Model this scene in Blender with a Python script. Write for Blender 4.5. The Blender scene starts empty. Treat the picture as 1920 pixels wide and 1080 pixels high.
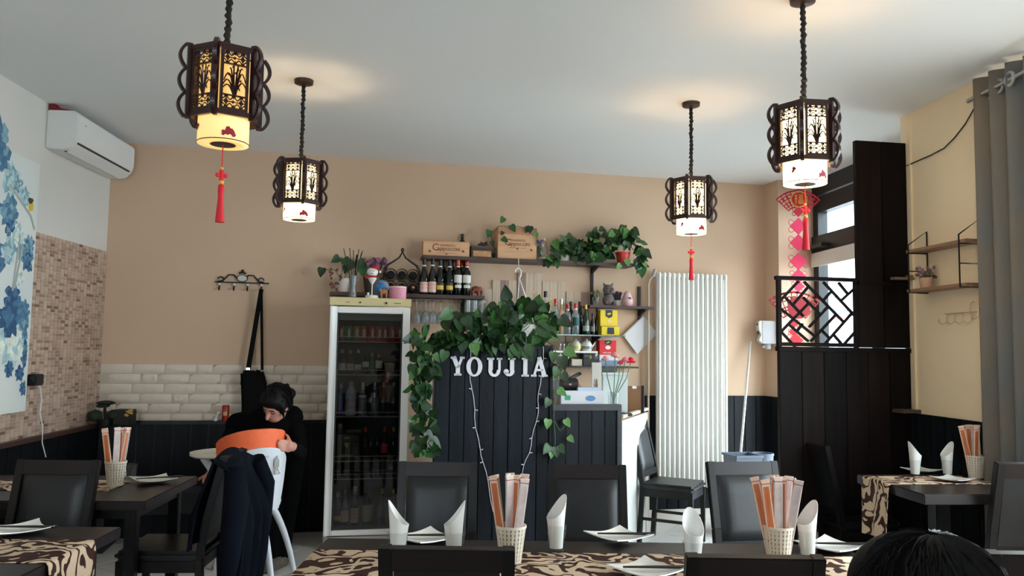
import bpy, bmesh, math, random
from mathutils import Vector, Matrix
random.seed(7)
SC = bpy.context.scene
COL = SC.collection
PI = math.pi
F = 1500.0                       # focal length in pixels of the 1920 px wide frame
EYE = Vector((0, 0, 1.5))
PITCH = math.atan(115 / F)
ROLL = 0.015
TH = math.radians(12.7)          # the end wall is skewed against the room axis
RY = 0.06                        # tables and side walls
CEIL = 3.10
# ---------------------------------------------------------------- camera
_r = Vector((1, 0, 0)); _f = Vector((0, math.cos(PITCH), math.sin(PITCH))); _u = Vector((0, -math.sin(PITCH), math.cos(PITCH)))
CR = _r * math.cos(ROLL) + _u * math.sin(ROLL)
CU = _u * math.cos(ROLL) - _r * math.sin(ROLL)
cd = bpy.data.cameras.new('camera'); cam = bpy.data.objects.new('camera', cd); COL.objects.link(cam)
cd.sensor_width = 36.0; cd.lens = 36.0 * F / 1920.0; cd.clip_start = 0.05; cd.clip_end = 200
m = Matrix((CR, CU, -_f)).transposed().to_4x4(); m.translation = EYE
cam.matrix_world = m
SC.camera = cam
# ---------------------------------------------------------------- world and exposure
w = bpy.data.worlds.new('overcast_sky'); SC.world = w; w.use_nodes = True
bg = w.node_tree.nodes['Background']; bg.inputs[0].default_value = (0.80, 0.93, 1.0, 1); bg.inputs[1].default_value = 34.0
SC.view_settings.view_transform = 'Standard'; SC.view_settings.look = 'None'
SC.view_settings.gamma = 1.0; SC.view_settings.use_curve_mapping = False
SC.view_settings.exposure = -1.33
SC.cycles.max_bounces = 8; SC.cycles.diffuse_bounces = 5; SC.cycles.transparent_max_bounces = 24
SC.cycles.caustics_reflective = False; SC.cycles.caustics_refractive = False
def portal(name, c, sx, sy, rot):
    l = bpy.data.lights.new(name, 'AREA'); l.shape = 'RECTANGLE'; l.size = sx; l.size_y = sy
    l.cycles.is_portal = True
    o = bpy.data.objects.new(name, l); COL.objects.link(o); o.location = c; o.rotation_euler = rot
    return o
# ---------------------------------------------------------------- geometry helpers
def ray(px, py):
    return _f + CR * ((px - 960) / F) + CU * ((540 - py) / F)
def atY(px, py, Y):
    d = ray(px, py); return EYE + d * (Y / d.y)
def atZ(px, py, z):
    d = ray(px, py); return EYE + d * ((z - EYE.z) / d.z)
EW = Vector((math.cos(TH), math.sin(TH), 0)); NW = Vector((math.sin(TH), -math.cos(TH), 0))
W0 = Vector((0, 7.0, 0))
def onP(px, py, p0, n):
    d = ray(px, py); return EYE + d * ((p0 - EYE).dot(n) / d.dot(n))
def onW(px, py, off=0.0):
    return onP(px, py, W0 + NW * off, NW)
def wsz(px, py, off=0.0):        # wall coordinates (s, z) of a pixel
    p = onW(px, py, off); return (p - W0).dot(EW), p.z
def W(s, off, z):
    p = W0 + EW * s + NW * off; return Vector((p.x, p.y, z))
def kk(p):
    return (p - EYE).dot(_f) / F
def project(p):
    d = p - EYE; z = d.dot(_f); return 960 + F * d.dot(CR) / z, 540 - F * d.dot(CU) / z
class B:
    """collects shapes for ONE mesh object"""
    def __init__(s): s.v = []; s.f = []; s.mi = []; s.cur = 0
    def add(s, vs, fs):
        n = len(s.v); s.v += [tuple(x) for x in vs]; s.f += [tuple(i + n for i in f) for f in fs]; s.mi += [s.cur] * len(fs); return s
    def box(s, c, d, R=None, top=None):
        x, y, z = d[0] / 2, d[1] / 2, d[2] / 2; tx, ty = top if top else (1, 1)
        vs = [Vector(p) for p in ((-x, -y, -z), (x, -y, -z), (x, y, -z), (-x, y, -z), (-x * tx, -y * ty, z), (x * tx, -y * ty, z), (x * tx, y * ty, z), (-x * tx, y * ty, z))]
        if R is not None: vs = [R @ p for p in vs]
        c = Vector(c)
        return s.add([p + c for p in vs], [(0, 3, 2, 1), (4, 5, 6, 7), (0, 1, 5, 4), (1, 2, 6, 5), (2, 3, 7, 6), (3, 0, 4, 7)])
    def bar(s, a, b, wd, ht, up=(0, 0, 1), wd2=None, ht2=None):
        a = Vector(a); b = Vector(b); d = (b - a).normalized(); up = Vector(up)
        x = d.cross(up)
        if x.length < 1e-4: x = d.cross(Vector((0, 1, 0)))
        x.normalize(); u = x.cross(d)
        w2 = wd if wd2 is None else wd2; h2 = ht if ht2 is None else ht2
        vs = []
        for p, ww, hh in ((a, wd, ht), (b, w2, h2)):
            vs += [p - x * ww / 2 - u * hh / 2, p + x * ww / 2 - u * hh / 2, p + x * ww / 2 + u * hh / 2, p - x * ww / 2 + u * hh / 2]
        return s.add(vs, [(0, 1, 2, 3), (7, 6, 5, 4), (0, 4, 5, 1), (1, 5, 6, 2), (2, 6, 7, 3), (3, 7, 4, 0)])
    def tube(s, pts, r, n=6, closed=False):
        pts = [Vector(p) for p in pts]; N = len(pts); rs = r if isinstance(r, (list, tuple)) else [r] * N
        vs = []; fs = []; prev = None
        for i, p in enumerate(pts):
            if closed: d = pts[(i + 1) % N] - pts[i - 1]
            else: d = pts[min(i + 1, N - 1)] - pts[max(i - 1, 0)]
            if d.length < 1e-9: d = Vector((0, 0, 1))
            d.normalize()
            if prev is None:
                a = d.cross(Vector((0, 0, 1)))
                if a.length < 1e-3: a = d.cross(Vector((0, 1, 0)))
            else: a = prev - d * prev.dot(d)
            a.normalize(); prev = a; b = d.cross(a)
            vs += [p + (a * math.cos(2 * PI * k / n) + b * math.sin(2 * PI * k / n)) * rs[i] for k in range(n)]
        for i in range(N if closed else N - 1):
            j = (i + 1) % N
            fs += [(i * n + k, i * n + (k + 1) % n, j * n + (k + 1) % n, j * n + k) for k in range(n)]
        if not closed: fs += [tuple(range(n - 1, -1, -1)), tuple((N - 1) * n + k for k in range(n))]
        return s.add(vs, fs)
    def cyl(s, a, b, r, r2=None, n=16):
        return s.tube([a, b], [r, r if r2 is None else r2], n)
    def lathe(s, prof, n=16, c=(0, 0, 0), cap=True, a0=0.0, a1=2 * PI, sx=1.0, sy=1.0):
        full = abs(a1 - a0 - 2 * PI) < 1e-6; m = n if full else n + 1; vs = []; fs = []
        for r, z in prof:
            for k in range(m):
                a = a0 + (a1 - a0) * k / n; vs.append((c[0] + r * math.cos(a) * sx, c[1] + r * math.sin(a) * sy, c[2] + z))
        for i in range(len(prof) - 1):
            for k in range(n):
                k2 = (k + 1) % m; fs.append((i * m + k, i * m + k2, (i + 1) * m + k2, (i + 1) * m + k))
        if cap and full:
            if prof[0][0] > 1e-5: fs.append(tuple(range(m - 1, -1, -1)))
            if prof[-1][0] > 1e-5: fs.append(tuple((len(prof) - 1) * m + k for k in range(m)))
        return s.add(vs, fs)
    def ball(s, c, r, n=12, R=None):
        rx, ry, rz = r if isinstance(r, (tuple, list)) else (r, r, r); c = Vector(c); vs = []; fs = []; h = max(4, n // 2)
        for i in range(h + 1):
            t = PI * i / h
            for k in range(n):
                a = 2 * PI * k / n
                p = Vector((rx * math.sin(t) * math.cos(a), ry * math.sin(t) * math.sin(a), -rz * math.cos(t)))
                if R is not None: p = R @ p
                vs.append(p + c)
        for i in range(h):
            for k in range(n): fs.append((i * n + k, i * n + (k + 1) % n, (i + 1) * n + (k + 1) % n, (i + 1) * n + k))
        return s.add(vs, fs)
    def prism(s, poly, d0, d1, plane='xz', c=(0, 0, 0)):
        def m3(p, d):
            q = {'xz': (p[0], d, p[1]), 'xy': (p[0], p[1], d), 'yz': (d, p[0], p[1])}[plane]
            return (q[0] + c[0], q[1] + c[1], q[2] + c[2])
        n = len(poly); vs = [m3(p, d0) for p in poly] + [m3(p, d1) for p in poly]
        fs = [tuple(range(n)), tuple(range(2 * n - 1, n - 1, -1))] + [(i, i + n, (i + 1) % n + n, (i + 1) % n) for i in range(n)]
        return s.add(vs, fs)
    def grid(s, fn, nu, nv):
        vs = [fn(i / nu, j / nv) for j in range(nv + 1) for i in range(nu + 1)]
        fs = [(j * (nu + 1) + i, j * (nu + 1) + i + 1, (j + 1) * (nu + 1) + i + 1, (j + 1) * (nu + 1) + i) for j in range(nv) for i in range(nu)]
        return s.add(vs, fs)
    def mesh(s, name, mat=None, bev=0.0, smooth=True, solid=0.0):
        me = bpy.data.meshes.new(name); me.from_pydata(s.v, [], s.f)
        for x in (mat if isinstance(mat, (list, tuple)) else [mat]): me.materials.append(x)
        if any(s.mi): me.polygons.foreach_set('material_index', s.mi)
        bm = bmesh.new(); bm.from_mesh(me); bmesh.ops.remove_doubles(bm, verts=bm.verts, dist=1e-6)
        bmesh.ops.recalc_face_normals(bm, faces=bm.faces)
        if solid: bmesh.ops.solidify(bm, geom=bm.faces[:], thickness=solid)
        if bev: bmesh.ops.bevel(bm, geom=bm.edges[:], offset=bev, segments=2, affect='EDGES', clamp_overlap=True)
        bm.to_mesh(me); bm.free()
        if smooth:
            me.polygons.foreach_set('use_smooth', [True] * len(me.polygons)); me.set_sharp_from_angle(angle=math.radians(38))
        me.update(); return me
    def obj(s, name, mat, parent=None, loc=(0, 0, 0), rot=(0, 0, 0), bev=0.0, smooth=True, solid=0.0):
        return place(name, s.mesh(name, mat, bev, smooth, solid), parent, loc, rot)
def place(name, me, parent=None, loc=(0, 0, 0), rot=(0, 0, 0), scale=(1, 1, 1)):
    o = bpy.data.objects.new(name, me); COL.objects.link(o); o.parent = parent
    o.location = loc; o.rotation_euler = rot; o.scale = scale; return o
def tag(o, label=None, cat=None, group=None, kind=None):
    if label: o['label'] = label
    if cat: o['category'] = cat
    if group: o['group'] = group
    if kind: o['kind'] = kind
    return o
def T(name, label, cat, loc, rz=0.0, group=None):
    o = bpy.data.objects.new(name, None); COL.objects.link(o); o.empty_display_size = 0.05
    o.location = loc; o.rotation_euler = (0, 0, rz); return tag(o, label, cat, group)
def dup(o, parent=None):
    c = o.copy(); COL.objects.link(c); c.parent = parent
    for ch in o.children: dup(ch, c)
    return c
def dupT(o, loc, rz, label, group=None, sc=None):
    c = dup(o); c.location = loc; c.rotation_euler = (0, 0, rz); c['label'] = label
    if group: c['group'] = group
    if sc: c.scale = (sc, sc, sc)
    return c
def struct(o, label=None, cat=None): return tag(o, label, cat, None, 'structure')
def mx(a, b, t): return tuple(x + (y - x) * t for x, y in zip(a, b))
# ---------------------------------------------------------------- materials
MATS = {}
def srgb(r, g, b):
    f = lambda c: (c / 255 / 12.92) if c / 255 <= 0.04045 else ((c / 255 + 0.055) / 1.055) ** 2.4
    return (f(r), f(g), f(b))
def M(name, col, rough=0.5, metal=0.0, var=0.0, vscale=8.0, vstretch=(1, 1, 1), bump=0.0, bscale=60.0, spec=0.5, emit=None, estr=0.0, col2=None, coat=0.0, trans=0.0, rnd=0.0):
    if name in MATS: return MATS[name]
    mt = bpy.data.materials.new(name); MATS[name] = mt; mt.use_nodes = True; nt = mt.node_tree; p = nt.nodes['Principled BSDF']
    p.inputs['Base Color'].default_value = (*col, 1); p.inputs['Roughness'].default_value = rough; p.inputs['Metallic'].default_value = metal
    p.inputs['Specular IOR Level'].default_value = spec; p.inputs['Coat Weight'].default_value = coat
    if trans: p.inputs['Subsurface Weight'].default_value = trans
    if emit: p.inputs['Emission Color'].default_value = (*emit, 1); p.inputs['Emission Strength'].default_value = estr
    tc = nt.nodes.new('ShaderNodeTexCoord'); mp = nt.nodes.new('ShaderNodeMapping'); nt.links.new(tc.outputs['Object'], mp.inputs[0]); mp.inputs['Scale'].default_value = vstretch
    if var or col2:
        nz = nt.nodes.new('ShaderNodeTexNoise'); nz.inputs['Scale'].default_value = vscale; nz.inputs['Detail'].default_value = 5; nt.links.new(mp.outputs[0], nz.inputs['Vector'])
        rp = nt.nodes.new('ShaderNodeValToRGB'); nt.links.new(nz.outputs['Fac'], rp.inputs[0])
        c2 = col2 if col2 else tuple(min(1, c * (1 + var)) for c in col); c1 = col if col2 else tuple(c * (1 - var) for c in col)
        rp.color_ramp.elements[0].position = 0.3; rp.color_ramp.elements[1].position = 0.7
        rp.color_ramp.elements[0].color = (*c1, 1); rp.color_ramp.elements[1].color = (*c2, 1)
        out = rp.outputs[0]
        if rnd:
            oi = nt.nodes.new('ShaderNodeObjectInfo'); mr = nt.nodes.new('ShaderNodeMapRange'); nt.links.new(oi.outputs['Random'], mr.inputs[0])
            mr.inputs[3].default_value = 1 - rnd; mr.inputs[4].default_value = 1 + rnd
            hs = nt.nodes.new('ShaderNodeHueSaturation'); nt.links.new(out, hs.inputs['Color']); nt.links.new(mr.outputs[0], hs.inputs['Value']); out = hs.outputs[0]
        nt.links.new(out, p.inputs['Base Color'])
    if bump:
        nb = nt.nodes.new('ShaderNodeTexNoise'); nb.inputs['Scale'].default_value = bscale; nb.inputs['Detail'].default_value = 4; nt.links.new(mp.outputs[0], nb.inputs['Vector'])
        bp = nt.nodes.new('ShaderNodeBump'); bp.inputs['Strength'].default_value = bump; bp.inputs['Distance'].default_value = 0.01
        nt.links.new(nb.outputs['Fac'], bp.inputs['Height']); nt.links.new(bp.outputs[0], p.inputs['Normal'])
    return mt
def glassy(name, tint, gloss=0.08, rough=0.02, dens=0.0):
    """clear thin glass: see-through with a mirror sheen; dens adds a body colour"""
    mt = bpy.data.materials.new(name); MATS[name] = mt; mt.use_nodes = True; nt = mt.node_tree; nt.nodes.clear()
    out = nt.nodes.new('ShaderNodeOutputMaterial'); tr = nt.nodes.new('ShaderNodeBsdfTransparent'); gl = nt.nodes.new('ShaderNodeBsdfGlossy')
    tr.inputs[0].default_value = (*tint, 1); gl.inputs['Roughness'].default_value = rough
    fr = nt.nodes.new('ShaderNodeLayerWeight'); fr.inputs[0].default_value = 0.5
    pw = nt.nodes.new('ShaderNodeMath'); pw.operation = 'POWER'; pw.inputs[1].default_value = 5.0; nt.links.new(fr.outputs['Facing'], pw.inputs[0])
    ma = nt.nodes.new('ShaderNodeMath'); ma.operation = 'MULTIPLY_ADD'; ma.inputs[1].default_value = 0.6; ma.inputs[2].default_value = gloss; ma.use_clamp = True; nt.links.new(pw.outputs[0], ma.inputs[0])
    mi = nt.nodes.new('ShaderNodeMixShader'); nt.links.new(ma.outputs[0], mi.inputs[0]); nt.links.new(tr.outputs[0], mi.inputs[1]); nt.links.new(gl.outputs[0], mi.inputs[2])
    last = mi
    if dens:
        df = nt.nodes.new('ShaderNodeBsdfDiffuse'); df.inputs[0].default_value = (*tint, 1)
        m2 = nt.nodes.new('ShaderNodeMixShader'); m2.inputs[0].default_value = dens; nt.links.new(mi.outputs[0], m2.inputs[1]); nt.links.new(df.outputs[0], m2.inputs[2]); last = m2
    nt.links.new(last.outputs[0], out.inputs[0]); return mt
# ================================================================ MATERIAL LIBRARY
wall_m = M('beige_plaster', srgb(203, 173, 147), 0.9, var=0.03, vscale=1.2, bump=0.05, bscale=90)
white_m = M('white_plaster', srgb(212, 208, 202), 0.9, var=0.02, vscale=2, bump=0.05, bscale=90)
cream_m = M('cream_plaster', srgb(253, 226, 188), 0.9, var=0.03, vscale=1.5, bump=0.05, bscale=90)
ceil_m = M('ceiling_paint', srgb(234, 235, 235), 0.95, var=0.015, vscale=0.8)
foam_m = M('white_foam_brick', srgb(214, 200, 184), 0.75, var=0.04, vscale=9, bump=0.35, bscale=22)
groutw_m = M('foam_joint', srgb(186, 172, 156), 0.85)
dplank_m = M('black_stained_wood', srgb(20, 22, 25), 0.45, var=0.35, vscale=5, vstretch=(6, 6, 0.6), bump=0.12, bscale=30, spec=0.15)
dark_m = M('espresso_wood', srgb(14, 11, 11), 0.4, var=0.25, vscale=4, vstretch=(8, 1, 1), spec=0.3)
wenge_m = M('wenge_veneer', srgb(27, 19, 19), 0.36, var=0.2, vscale=4, vstretch=(1, 8, 1), spec=0.3)
leather_m = M('black_leather', srgb(15, 16, 19), 0.4, var=0.1, vscale=30, bump=0.06, bscale=160, spec=0.45)
floor_m = M('pale_floor_tile', srgb(226, 222, 216), 0.22, var=0.05, vscale=4, spec=0.5, rnd=0.03)
grout_m = M('floor_grout', srgb(128, 122, 115), 0.9)
white_pl = M('white_plastic', srgb(226, 226, 224), 0.35)
enamel_m = M('white_enamel', srgb(232, 230, 222), 0.3, spec=0.5)
shelf_m = M('dark_shelf_board', srgb(66, 42, 36), 0.45, var=0.2, vscale=4, vstretch=(1, 8, 8))
black_m = M('black_iron', srgb(18, 17, 18), 0.5, metal=0.3)
black_pl = M('black_plastic', srgb(16, 16, 18), 0.4)
steel_m = M('steel', srgb(200, 200, 200), 0.25, metal=1.0)
glass_m = glassy('clear_glass', (0.97, 0.98, 0.98), 0.05, rough=0.1)
pane_m = glassy('window_pane', (0.95, 0.97, 0.98), 0.02)
leaf_a = M('pothos_leaf', srgb(30, 66, 30), 0.4, col2=srgb(50, 92, 42), vscale=3, rnd=0.35, spec=0.5)
leaf_b = M('pothos_leaf_dark', srgb(16, 40, 20), 0.4, col2=srgb(30, 62, 30), vscale=3, rnd=0.3, spec=0.5)
leaf_c = M('pothos_leaf_pale', srgb(70, 120, 54), 0.4, col2=srgb(100, 145, 76), vscale=6, rnd=0.2)
vine_m = M('vine_stem', srgb(60, 84, 40), 0.6)
red_m = M('red_silk', srgb(206, 20, 34), 0.55, var=0.15, vscale=40)
gold_m = M('gold_print', srgb(224, 170, 60), 0.45)
# ================================================================ SETTING
BLs, _ = wsz(198, 500); BL = W(BLs, 0, 0)
BRs, _ = wsz(1432, 342); BR = W(BRs, 0, 0)
LD = Vector((0.073, -1, 0)).normalized()
LF = BL + LD * 9.2                                    # left wall runs past the camera
LN = Vector((-LD.y, LD.x, 0))                         # into the room (+x)
if LN.x < 0: LN = -LN
def onL(px, py, off=0.0): return onP(px, py, BL + LN * off, LN)
def lw(px, py, off=0.0):                              # (distance from the corner towards the camera, z)
    p = onL(px, py, off); return (p - BL).dot(LD), p.z
def Lp(t, off, z): p = BL + LD * t + LN * off; return Vector((p.x, p.y, z))
LRZ = math.atan2(-LD.y, -LD.x) - PI / 2               # local +y runs away from the camera, +x into the room
def poly_wall(name, pts, z0, z1, mat, thick=0.12, out=1):
    """vertical wall along a polyline, thickness outwards"""
    b = B()
    for a, c in zip(pts[:-1], pts[1:]):
        a = Vector(a); c = Vector(c); d = (c - a).normalized(); n = Vector((d.y, -d.x, 0)) * out * thick
        vs = [(*p.xy, z) for z in (z0, z1) for p in (a, c, c + n, a + n)]
        b.add(vs, [(0, 1, 2, 3), (4, 5, 6, 7), (0, 1, 5, 4), (1, 2, 6, 5), (2, 3, 7, 6), (3, 0, 4, 7)])
    return struct(b.obj(name, mat))
# back wall
wb = poly_wall('wall_back', [BL - EW * 0.12, BR + EW * 0.06], 0, CEIL, wall_m, 0.14, -1)
wl = poly_wall('wall_left', [BL - LD * 0.1, LF], 0, CEIL, white_m, 0.14, 1)
PA = BR + Vector((0.055, -0.24, 0)); PB = PA + EW * 0.40
poly_wall('wall_pier', [BR, PA, PB], 0, CEIL, wall_m, 0.1, -1)
WD = Vector((0.10, -1, 0)).normalized()              # window wall towards the camera
def Wn(t): return PB + WD * t
tj = (PB.y - 5.31) / -WD.y; JX = Wn(tj)
C0 = Vector((2.61, 5.31, 0)); CDIR = Vector((0.105, -1, 0)).normalized(); C1 = C0 + CDIR * 0.80
poly_wall('wall_right', [JX + Vector((0.15, 0, 0)), C0, C1, C1 + Vector((0.45, 0, 0))], 0, CEIL, cream_m, 0.12, -1)
# window wall: header and dwarf wall around the shop window
WN = Vector((WD.y, -WD.x, 0));  WN = -WN if WN.x > 0 else WN   # into the room
def Wp(t, off, z): p = PB + WD * t + WN * off; return Vector((p.x, p.y, z))
WRZ = math.atan2(-WD.y, -WD.x) - PI / 2
frame_m = M('black_window_frame', srgb(22, 22, 25), 0.4, spec=0.4)
L_ = tj
win = tag(T('window_1', 'black framed shop window with transom beside the red fan ornament', None, Wp(0, 0, 0), WRZ), kind='structure')
# local: y = -t (towards the camera negative), x = into the room negative?  build with world-aligned helper below
def wbar(b, t0, t1, z0, z1, o0, o1):
    vs = [win.matrix_basis.inverted() @ Wp(t, o, z) for z in (z0, z1) for (t, o) in ((t0, o0), (t1, o0), (t1, o1), (t0, o1))]
    b.add(vs, [(0, 1, 2, 3), (4, 5, 6, 7), (0, 1, 5, 4), (1, 2, 6, 5), (2, 3, 7, 6), (3, 0, 4, 7)])
bpy.context.view_layer.update()
def wz(py, t, off=0.0):      # height of a picture row on the window plane at distance t
    return None
def onN(px, py, off=0.0):
    p = onP(px, py, PB + WN * off, WN); return (p - PB).dot(WD), p.z
_, zh = onN(1560, 360); _, zt1 = onN(1560, 393); _, zt0 = onN(1560, 438); _, zb1 = onN(1560, 470)
for nm, a in (('header_panel', (0, L_, zh, CEIL, -0.02, 0.05)), ('top_rail', (0, L_, zt1, zh - 0.012, -0.05, 0.04)), ('middle_rail', (0, L_, zb1, zt0, -0.05, 0.06)), ('bottom_rail', (0, L_, 0.0, 0.12, -0.05, 0.04)),
              ('side_frame', (0, 0.10, 0.12, zh, -0.05, 0.04)), ('side_frame', (L_ - 0.1, L_, 0.12, zh, -0.05, 0.04)), ('mullion', (0.95, 1.02, 0.12, zt1, -0.04, 0.03))):
    b = B(); wbar(b, *a); b.obj(nm, frame_m, win)
b = B(); wbar(b, 0.08, L_ - 0.08, zt0, zt1, -0.015, -0.008); b.obj('pane', pane_m, win)
b = B(); wbar(b, 0.08, L_ - 0.08, 0.10, zb1, -0.015, -0.008); b.obj('pane', pane_m, win)
_, zr0 = onN(1560, 497); 
b = B(); wbar(b, 0.02, L_ - 0.05, zr0, zb1 - 0.002, 0.062, 0.075); tag(b.obj('roller_blind', M('blind_fabric', srgb(214, 210, 200), 0.8), win), 'off white roller blind rolled up')
b = B(); wbar(b, 0.02, 0.35, zb1 + 0.03, zb1 + 0.06, 0.06, 0.14); b.obj('latch_box', black_pl, win)
# ceiling and floor
b = B(); b.box((-0.45, 2.6, CEIL + 0.06), (7.3, 11.4, 0.12)); struct(b.obj('ceiling', ceil_m))
b = B(); b.box((0, 2.6, -0.054), (9, 11.4, 0.1)); flo = struct(b.obj('floor', grout_m))
TS = 0.40
tb = B(); tb.box((0, 0, -0.002), (TS - 0.007, TS - 0.007, 0.006)); tile_me = tb.mesh('floor_tile', floor_m, smooth=False)
ca = math.cos(PI / 4 + TH); sa = math.sin(PI / 4 + TH)
for i in range(-16, 17):
    for j in range(-6, 30):
        x = (i * ca - j * sa) * TS + 2.2; y = (i * sa + j * ca) * TS + 2.6
        if not (2.2 < y < 7.9 and -3.6 < x < 3.3): continue
        q = Vector((x, y, 0))
        if (q - W0).dot(NW) < -0.2 or (q - BL).dot(LN) < -0.2: continue
        place('tile', tile_me, flo, (x, y, 0), (0, 0, PI / 4 + TH))
# room behind the camera
fr = B()
for (x0, x1, z0, z1) in ((LF.x - 0.1, -2.0, 0, CEIL), (-0.6, 3.4, 0, CEIL), (-2.0, -0.6, 0, 0.9), (-2.0, -0.6, 2.4, CEIL)): fr.box(((x0 + x1) / 2, LF.y - 0.06, (z0 + z1) / 2), (x1 - x0, 0.12, z1 - z0))
struct(fr.obj('wall_front', white_m))
portal('portal_added_opening', (-1.3, LF.y - 0.13, 1.65), 1.4, 1.5, (PI / 2, 0, 0))  # unseen opening added in the front wall to bring frontal daylight in
RX = 3.05
fw = B()
for (y0, y1, z0, z1) in ((1.4, 4.5, 0, 0.8), (1.4, 4.5, 2.5, CEIL), (LF.y, 1.4, 0, CEIL)):
    fw.box((RX + 0.06, (y0 + y1) / 2, (z0 + z1) / 2), (0.12, y1 - y0, z1 - z0))
struct(fw.obj('wall_side', cream_m))
portal('portal_side_window', (RX + 0.13, 2.95, 1.65), 1.75, 3.1, (0, PI / 2, 0))
pc = Wp(L_ / 2, -0.06, 1.6)
portal('portal_window', pc, 2.0, 2.4, (0, 0, 0)).matrix_world = Matrix.Translation(pc) @ Vector((0, 0, -1)).rotation_difference(WN).to_matrix().to_4x4()
# mosaic wainscot on the left wall
t_l, z_t = lw(57, 431); t_r, z_t2 = lw(190, 470); zt = (z_t + z_t2) / 2
z_cap = lw(120, 812)[1]
tones = [M('mosaic_%d' % i, c, 0.35, spec=0.5) for i, c in enumerate((srgb(186, 160, 142), srgb(170, 142, 124), srgb(196, 172, 154), srgb(150, 122, 104), srgb(120, 94, 78), srgb(180, 150, 140)))]
mj = B(); mj.cur = 6
mj.box((0.002, -2.1, (z_cap + zt) / 2), (0.004, 4.2, zt - z_cap))
tw, th_ = 0.052, 0.0235; r = 0; z = z_cap
while z < zt - th_ * 0.6:
    n = 0; y = -0.005 - (r % 2) * 0.0
    while y > -2.3:
        mj.cur = random.choices(range(6), (6, 5, 5, 3, 1, 3))[0]
        ww = tw - 0.005; mj.add([(0.0075, y, z + 0.002), (0.0075, y - ww, z + 0.002), (0.0075, y - ww, z + th_ - 0.003), (0.0075, y, z + th_ - 0.003), (0.003, y, z), (0.003, y - ww, z), (0.003, y - ww, z + th_ - 0.001), (0.003, y, z + th_ - 0.001)], [(0, 1, 2, 3), (0, 4, 5, 1), (1, 5, 6, 2), (2, 6, 7, 3), (3, 7, 4, 0)])
        y -= tw
    z += th_; r += 1
tag(mj.obj('mosaic_tile', tones + [M('mosaic_grout', srgb(205, 190, 175), 0.8)], wl, Lp(0, 0, 0), (0, 0, LRZ), smooth=False), 'small beige and brown mosaic tiles', kind='stuff')
# white brick relief on the back wall
s0 = BLs + 0.005; s1 = wsz(612, 700)[0] + 0.05
zb_t = wsz(400, 683)[1]; zb_b = wsz(400, 793)[1]; RB = 6; bh = (zb_t - zb_b) / RB
g = B(); g.box(((s0 + s1) / 2, -0.004, (zb_t + zb_b) / 2), (s1 - s0, 0.008, zb_t - zb_b)); g.obj('brick_backing', groutw_m, wb, W(0, 0, 0), (0, 0, TH))
def brick_me(L, seed):
    rr = random.Random(seed); b = B()
    def fn(u, v):
        e = min(u * L, (1 - u) * L, v * bh, (1 - v) * bh); d = 0.008 + min(1, e / 0.014) * (0.012 + rr.uniform(-0.003, 0.004))
        return ((u - 0.5) * (L - 0.008), -d, (v - 0.5) * (bh - 0.008))
    b.grid(fn, 7, 4); return b.mesh('white_brick', foam_m)
LB = {n: [brick_me(l, i + 10 * l) for i in range(3)] for n, l in (('a', 0.235), ('b', 0.125))}
for r in range(RB):
    s = s0 + (0.0 if r % 2 else 0.06); z = zb_b + (r + 0.5) * bh; q = r * 3
    while s < s1 - 0.05:
        n = 'b' if (q % 5 == 3) else 'a'; L = 0.235 if n == 'a' else 0.125
        if s + L > s1 + 0.03: n = 'b'; L = 0.125
        place('brick', random.choice(LB[n]), wb, W(s + L / 2, 0, z), (0, 0, TH)); s += L; q += 1
# dark wainscot on the back wall (left of the fridge) and beside the radiator
def planks(parent, P0, D, N, L, z0, z1, wd, mat, thick=0.018, name='plank'):
    rz = math.atan2(D.y, D.x); n = max(1, round(L / wd)); w_ = L / n
    sgn = 1 if Vector((math.sin(rz), -math.cos(rz), 0)).dot(N) > 0 else -1
    b = B(); b.box((0, -sgn * thick / 2, (z1 - z0) / 2), (w_ - 0.006, thick, z1 - z0)); me = b.mesh('plank', mat, bev=0.003)
    bb = B(); bb.box((L / 2, -sgn * 0.003, (z1 - z0) / 2), (L, 0.006, z1 - z0)); bb.obj('backing', black_pl, parent, (P0.x, P0.y, z0), (0, 0, rz))
    for i in range(n):
        p = P0 + D * (i + 0.5) * w_; place(name, me, parent, (p.x, p.y, z0), (0, 0, rz))
planks(wb, W(BLs + 0.02, 0.006, 0), EW, NW, s1 - s0 + 0.5, 0.0, zb_b, 0.13, dplank_m)
planks(wl, Lp(0.02, 0.006, 0), LD, LN, 4.0, 0.0, z_cap, 0.16, dplank_m)
b = B(); b.box(((s0 + s1) / 2 + 0.2, -0.02, zb_b + 0.008), (s1 - s0 + 0.4, 0.04, 0.03)); struct(b.obj('trim_1', dark_m, None, W(0, 0, 0), (0, 0, TH)), 'dark wooden ledge under the white bricks', None)
b = B(); b.box((0.02, -2.1, z_cap + 0.012), (0.06, 4.2, 0.03)); struct(b.obj('trim_2', M('brown_ledge', srgb(70, 48, 42), 0.4), None, Lp(0, 0, 0), (0, 0, LRZ)), 'brown wooden ledge under the mosaic tiles', None)
sr0 = wsz(1205, 800)[0]; zw_t = wsz(1400, 742)[1]
planks(wb, W(sr0, 0.0, 0), EW, NW, BRs - sr0, 0.09, zw_t, 0.11, dplank_m)
pd = (PA - BR).normalized(); planks(wb, BR + pd * 0.0, pd, Vector((-1, -0.2, 0)), (PA - BR).length, 0.09, zw_t, 0.12, dplank_m)
planks(wb, PA, EW, NW, 0.4, 0.09, zw_t, 0.13, dplank_m)
b = B(); b.box(((sr0 + BRs) / 2 - 0.6, -0.012, 0.045), (BRs - sr0 + 1.2, 0.024, 0.09)); struct(b.obj('baseboard_back', M('baseboard_tile', srgb(215, 205, 192), 0.3), None, W(0, 0, 0), (0, 0, TH)))
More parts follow.
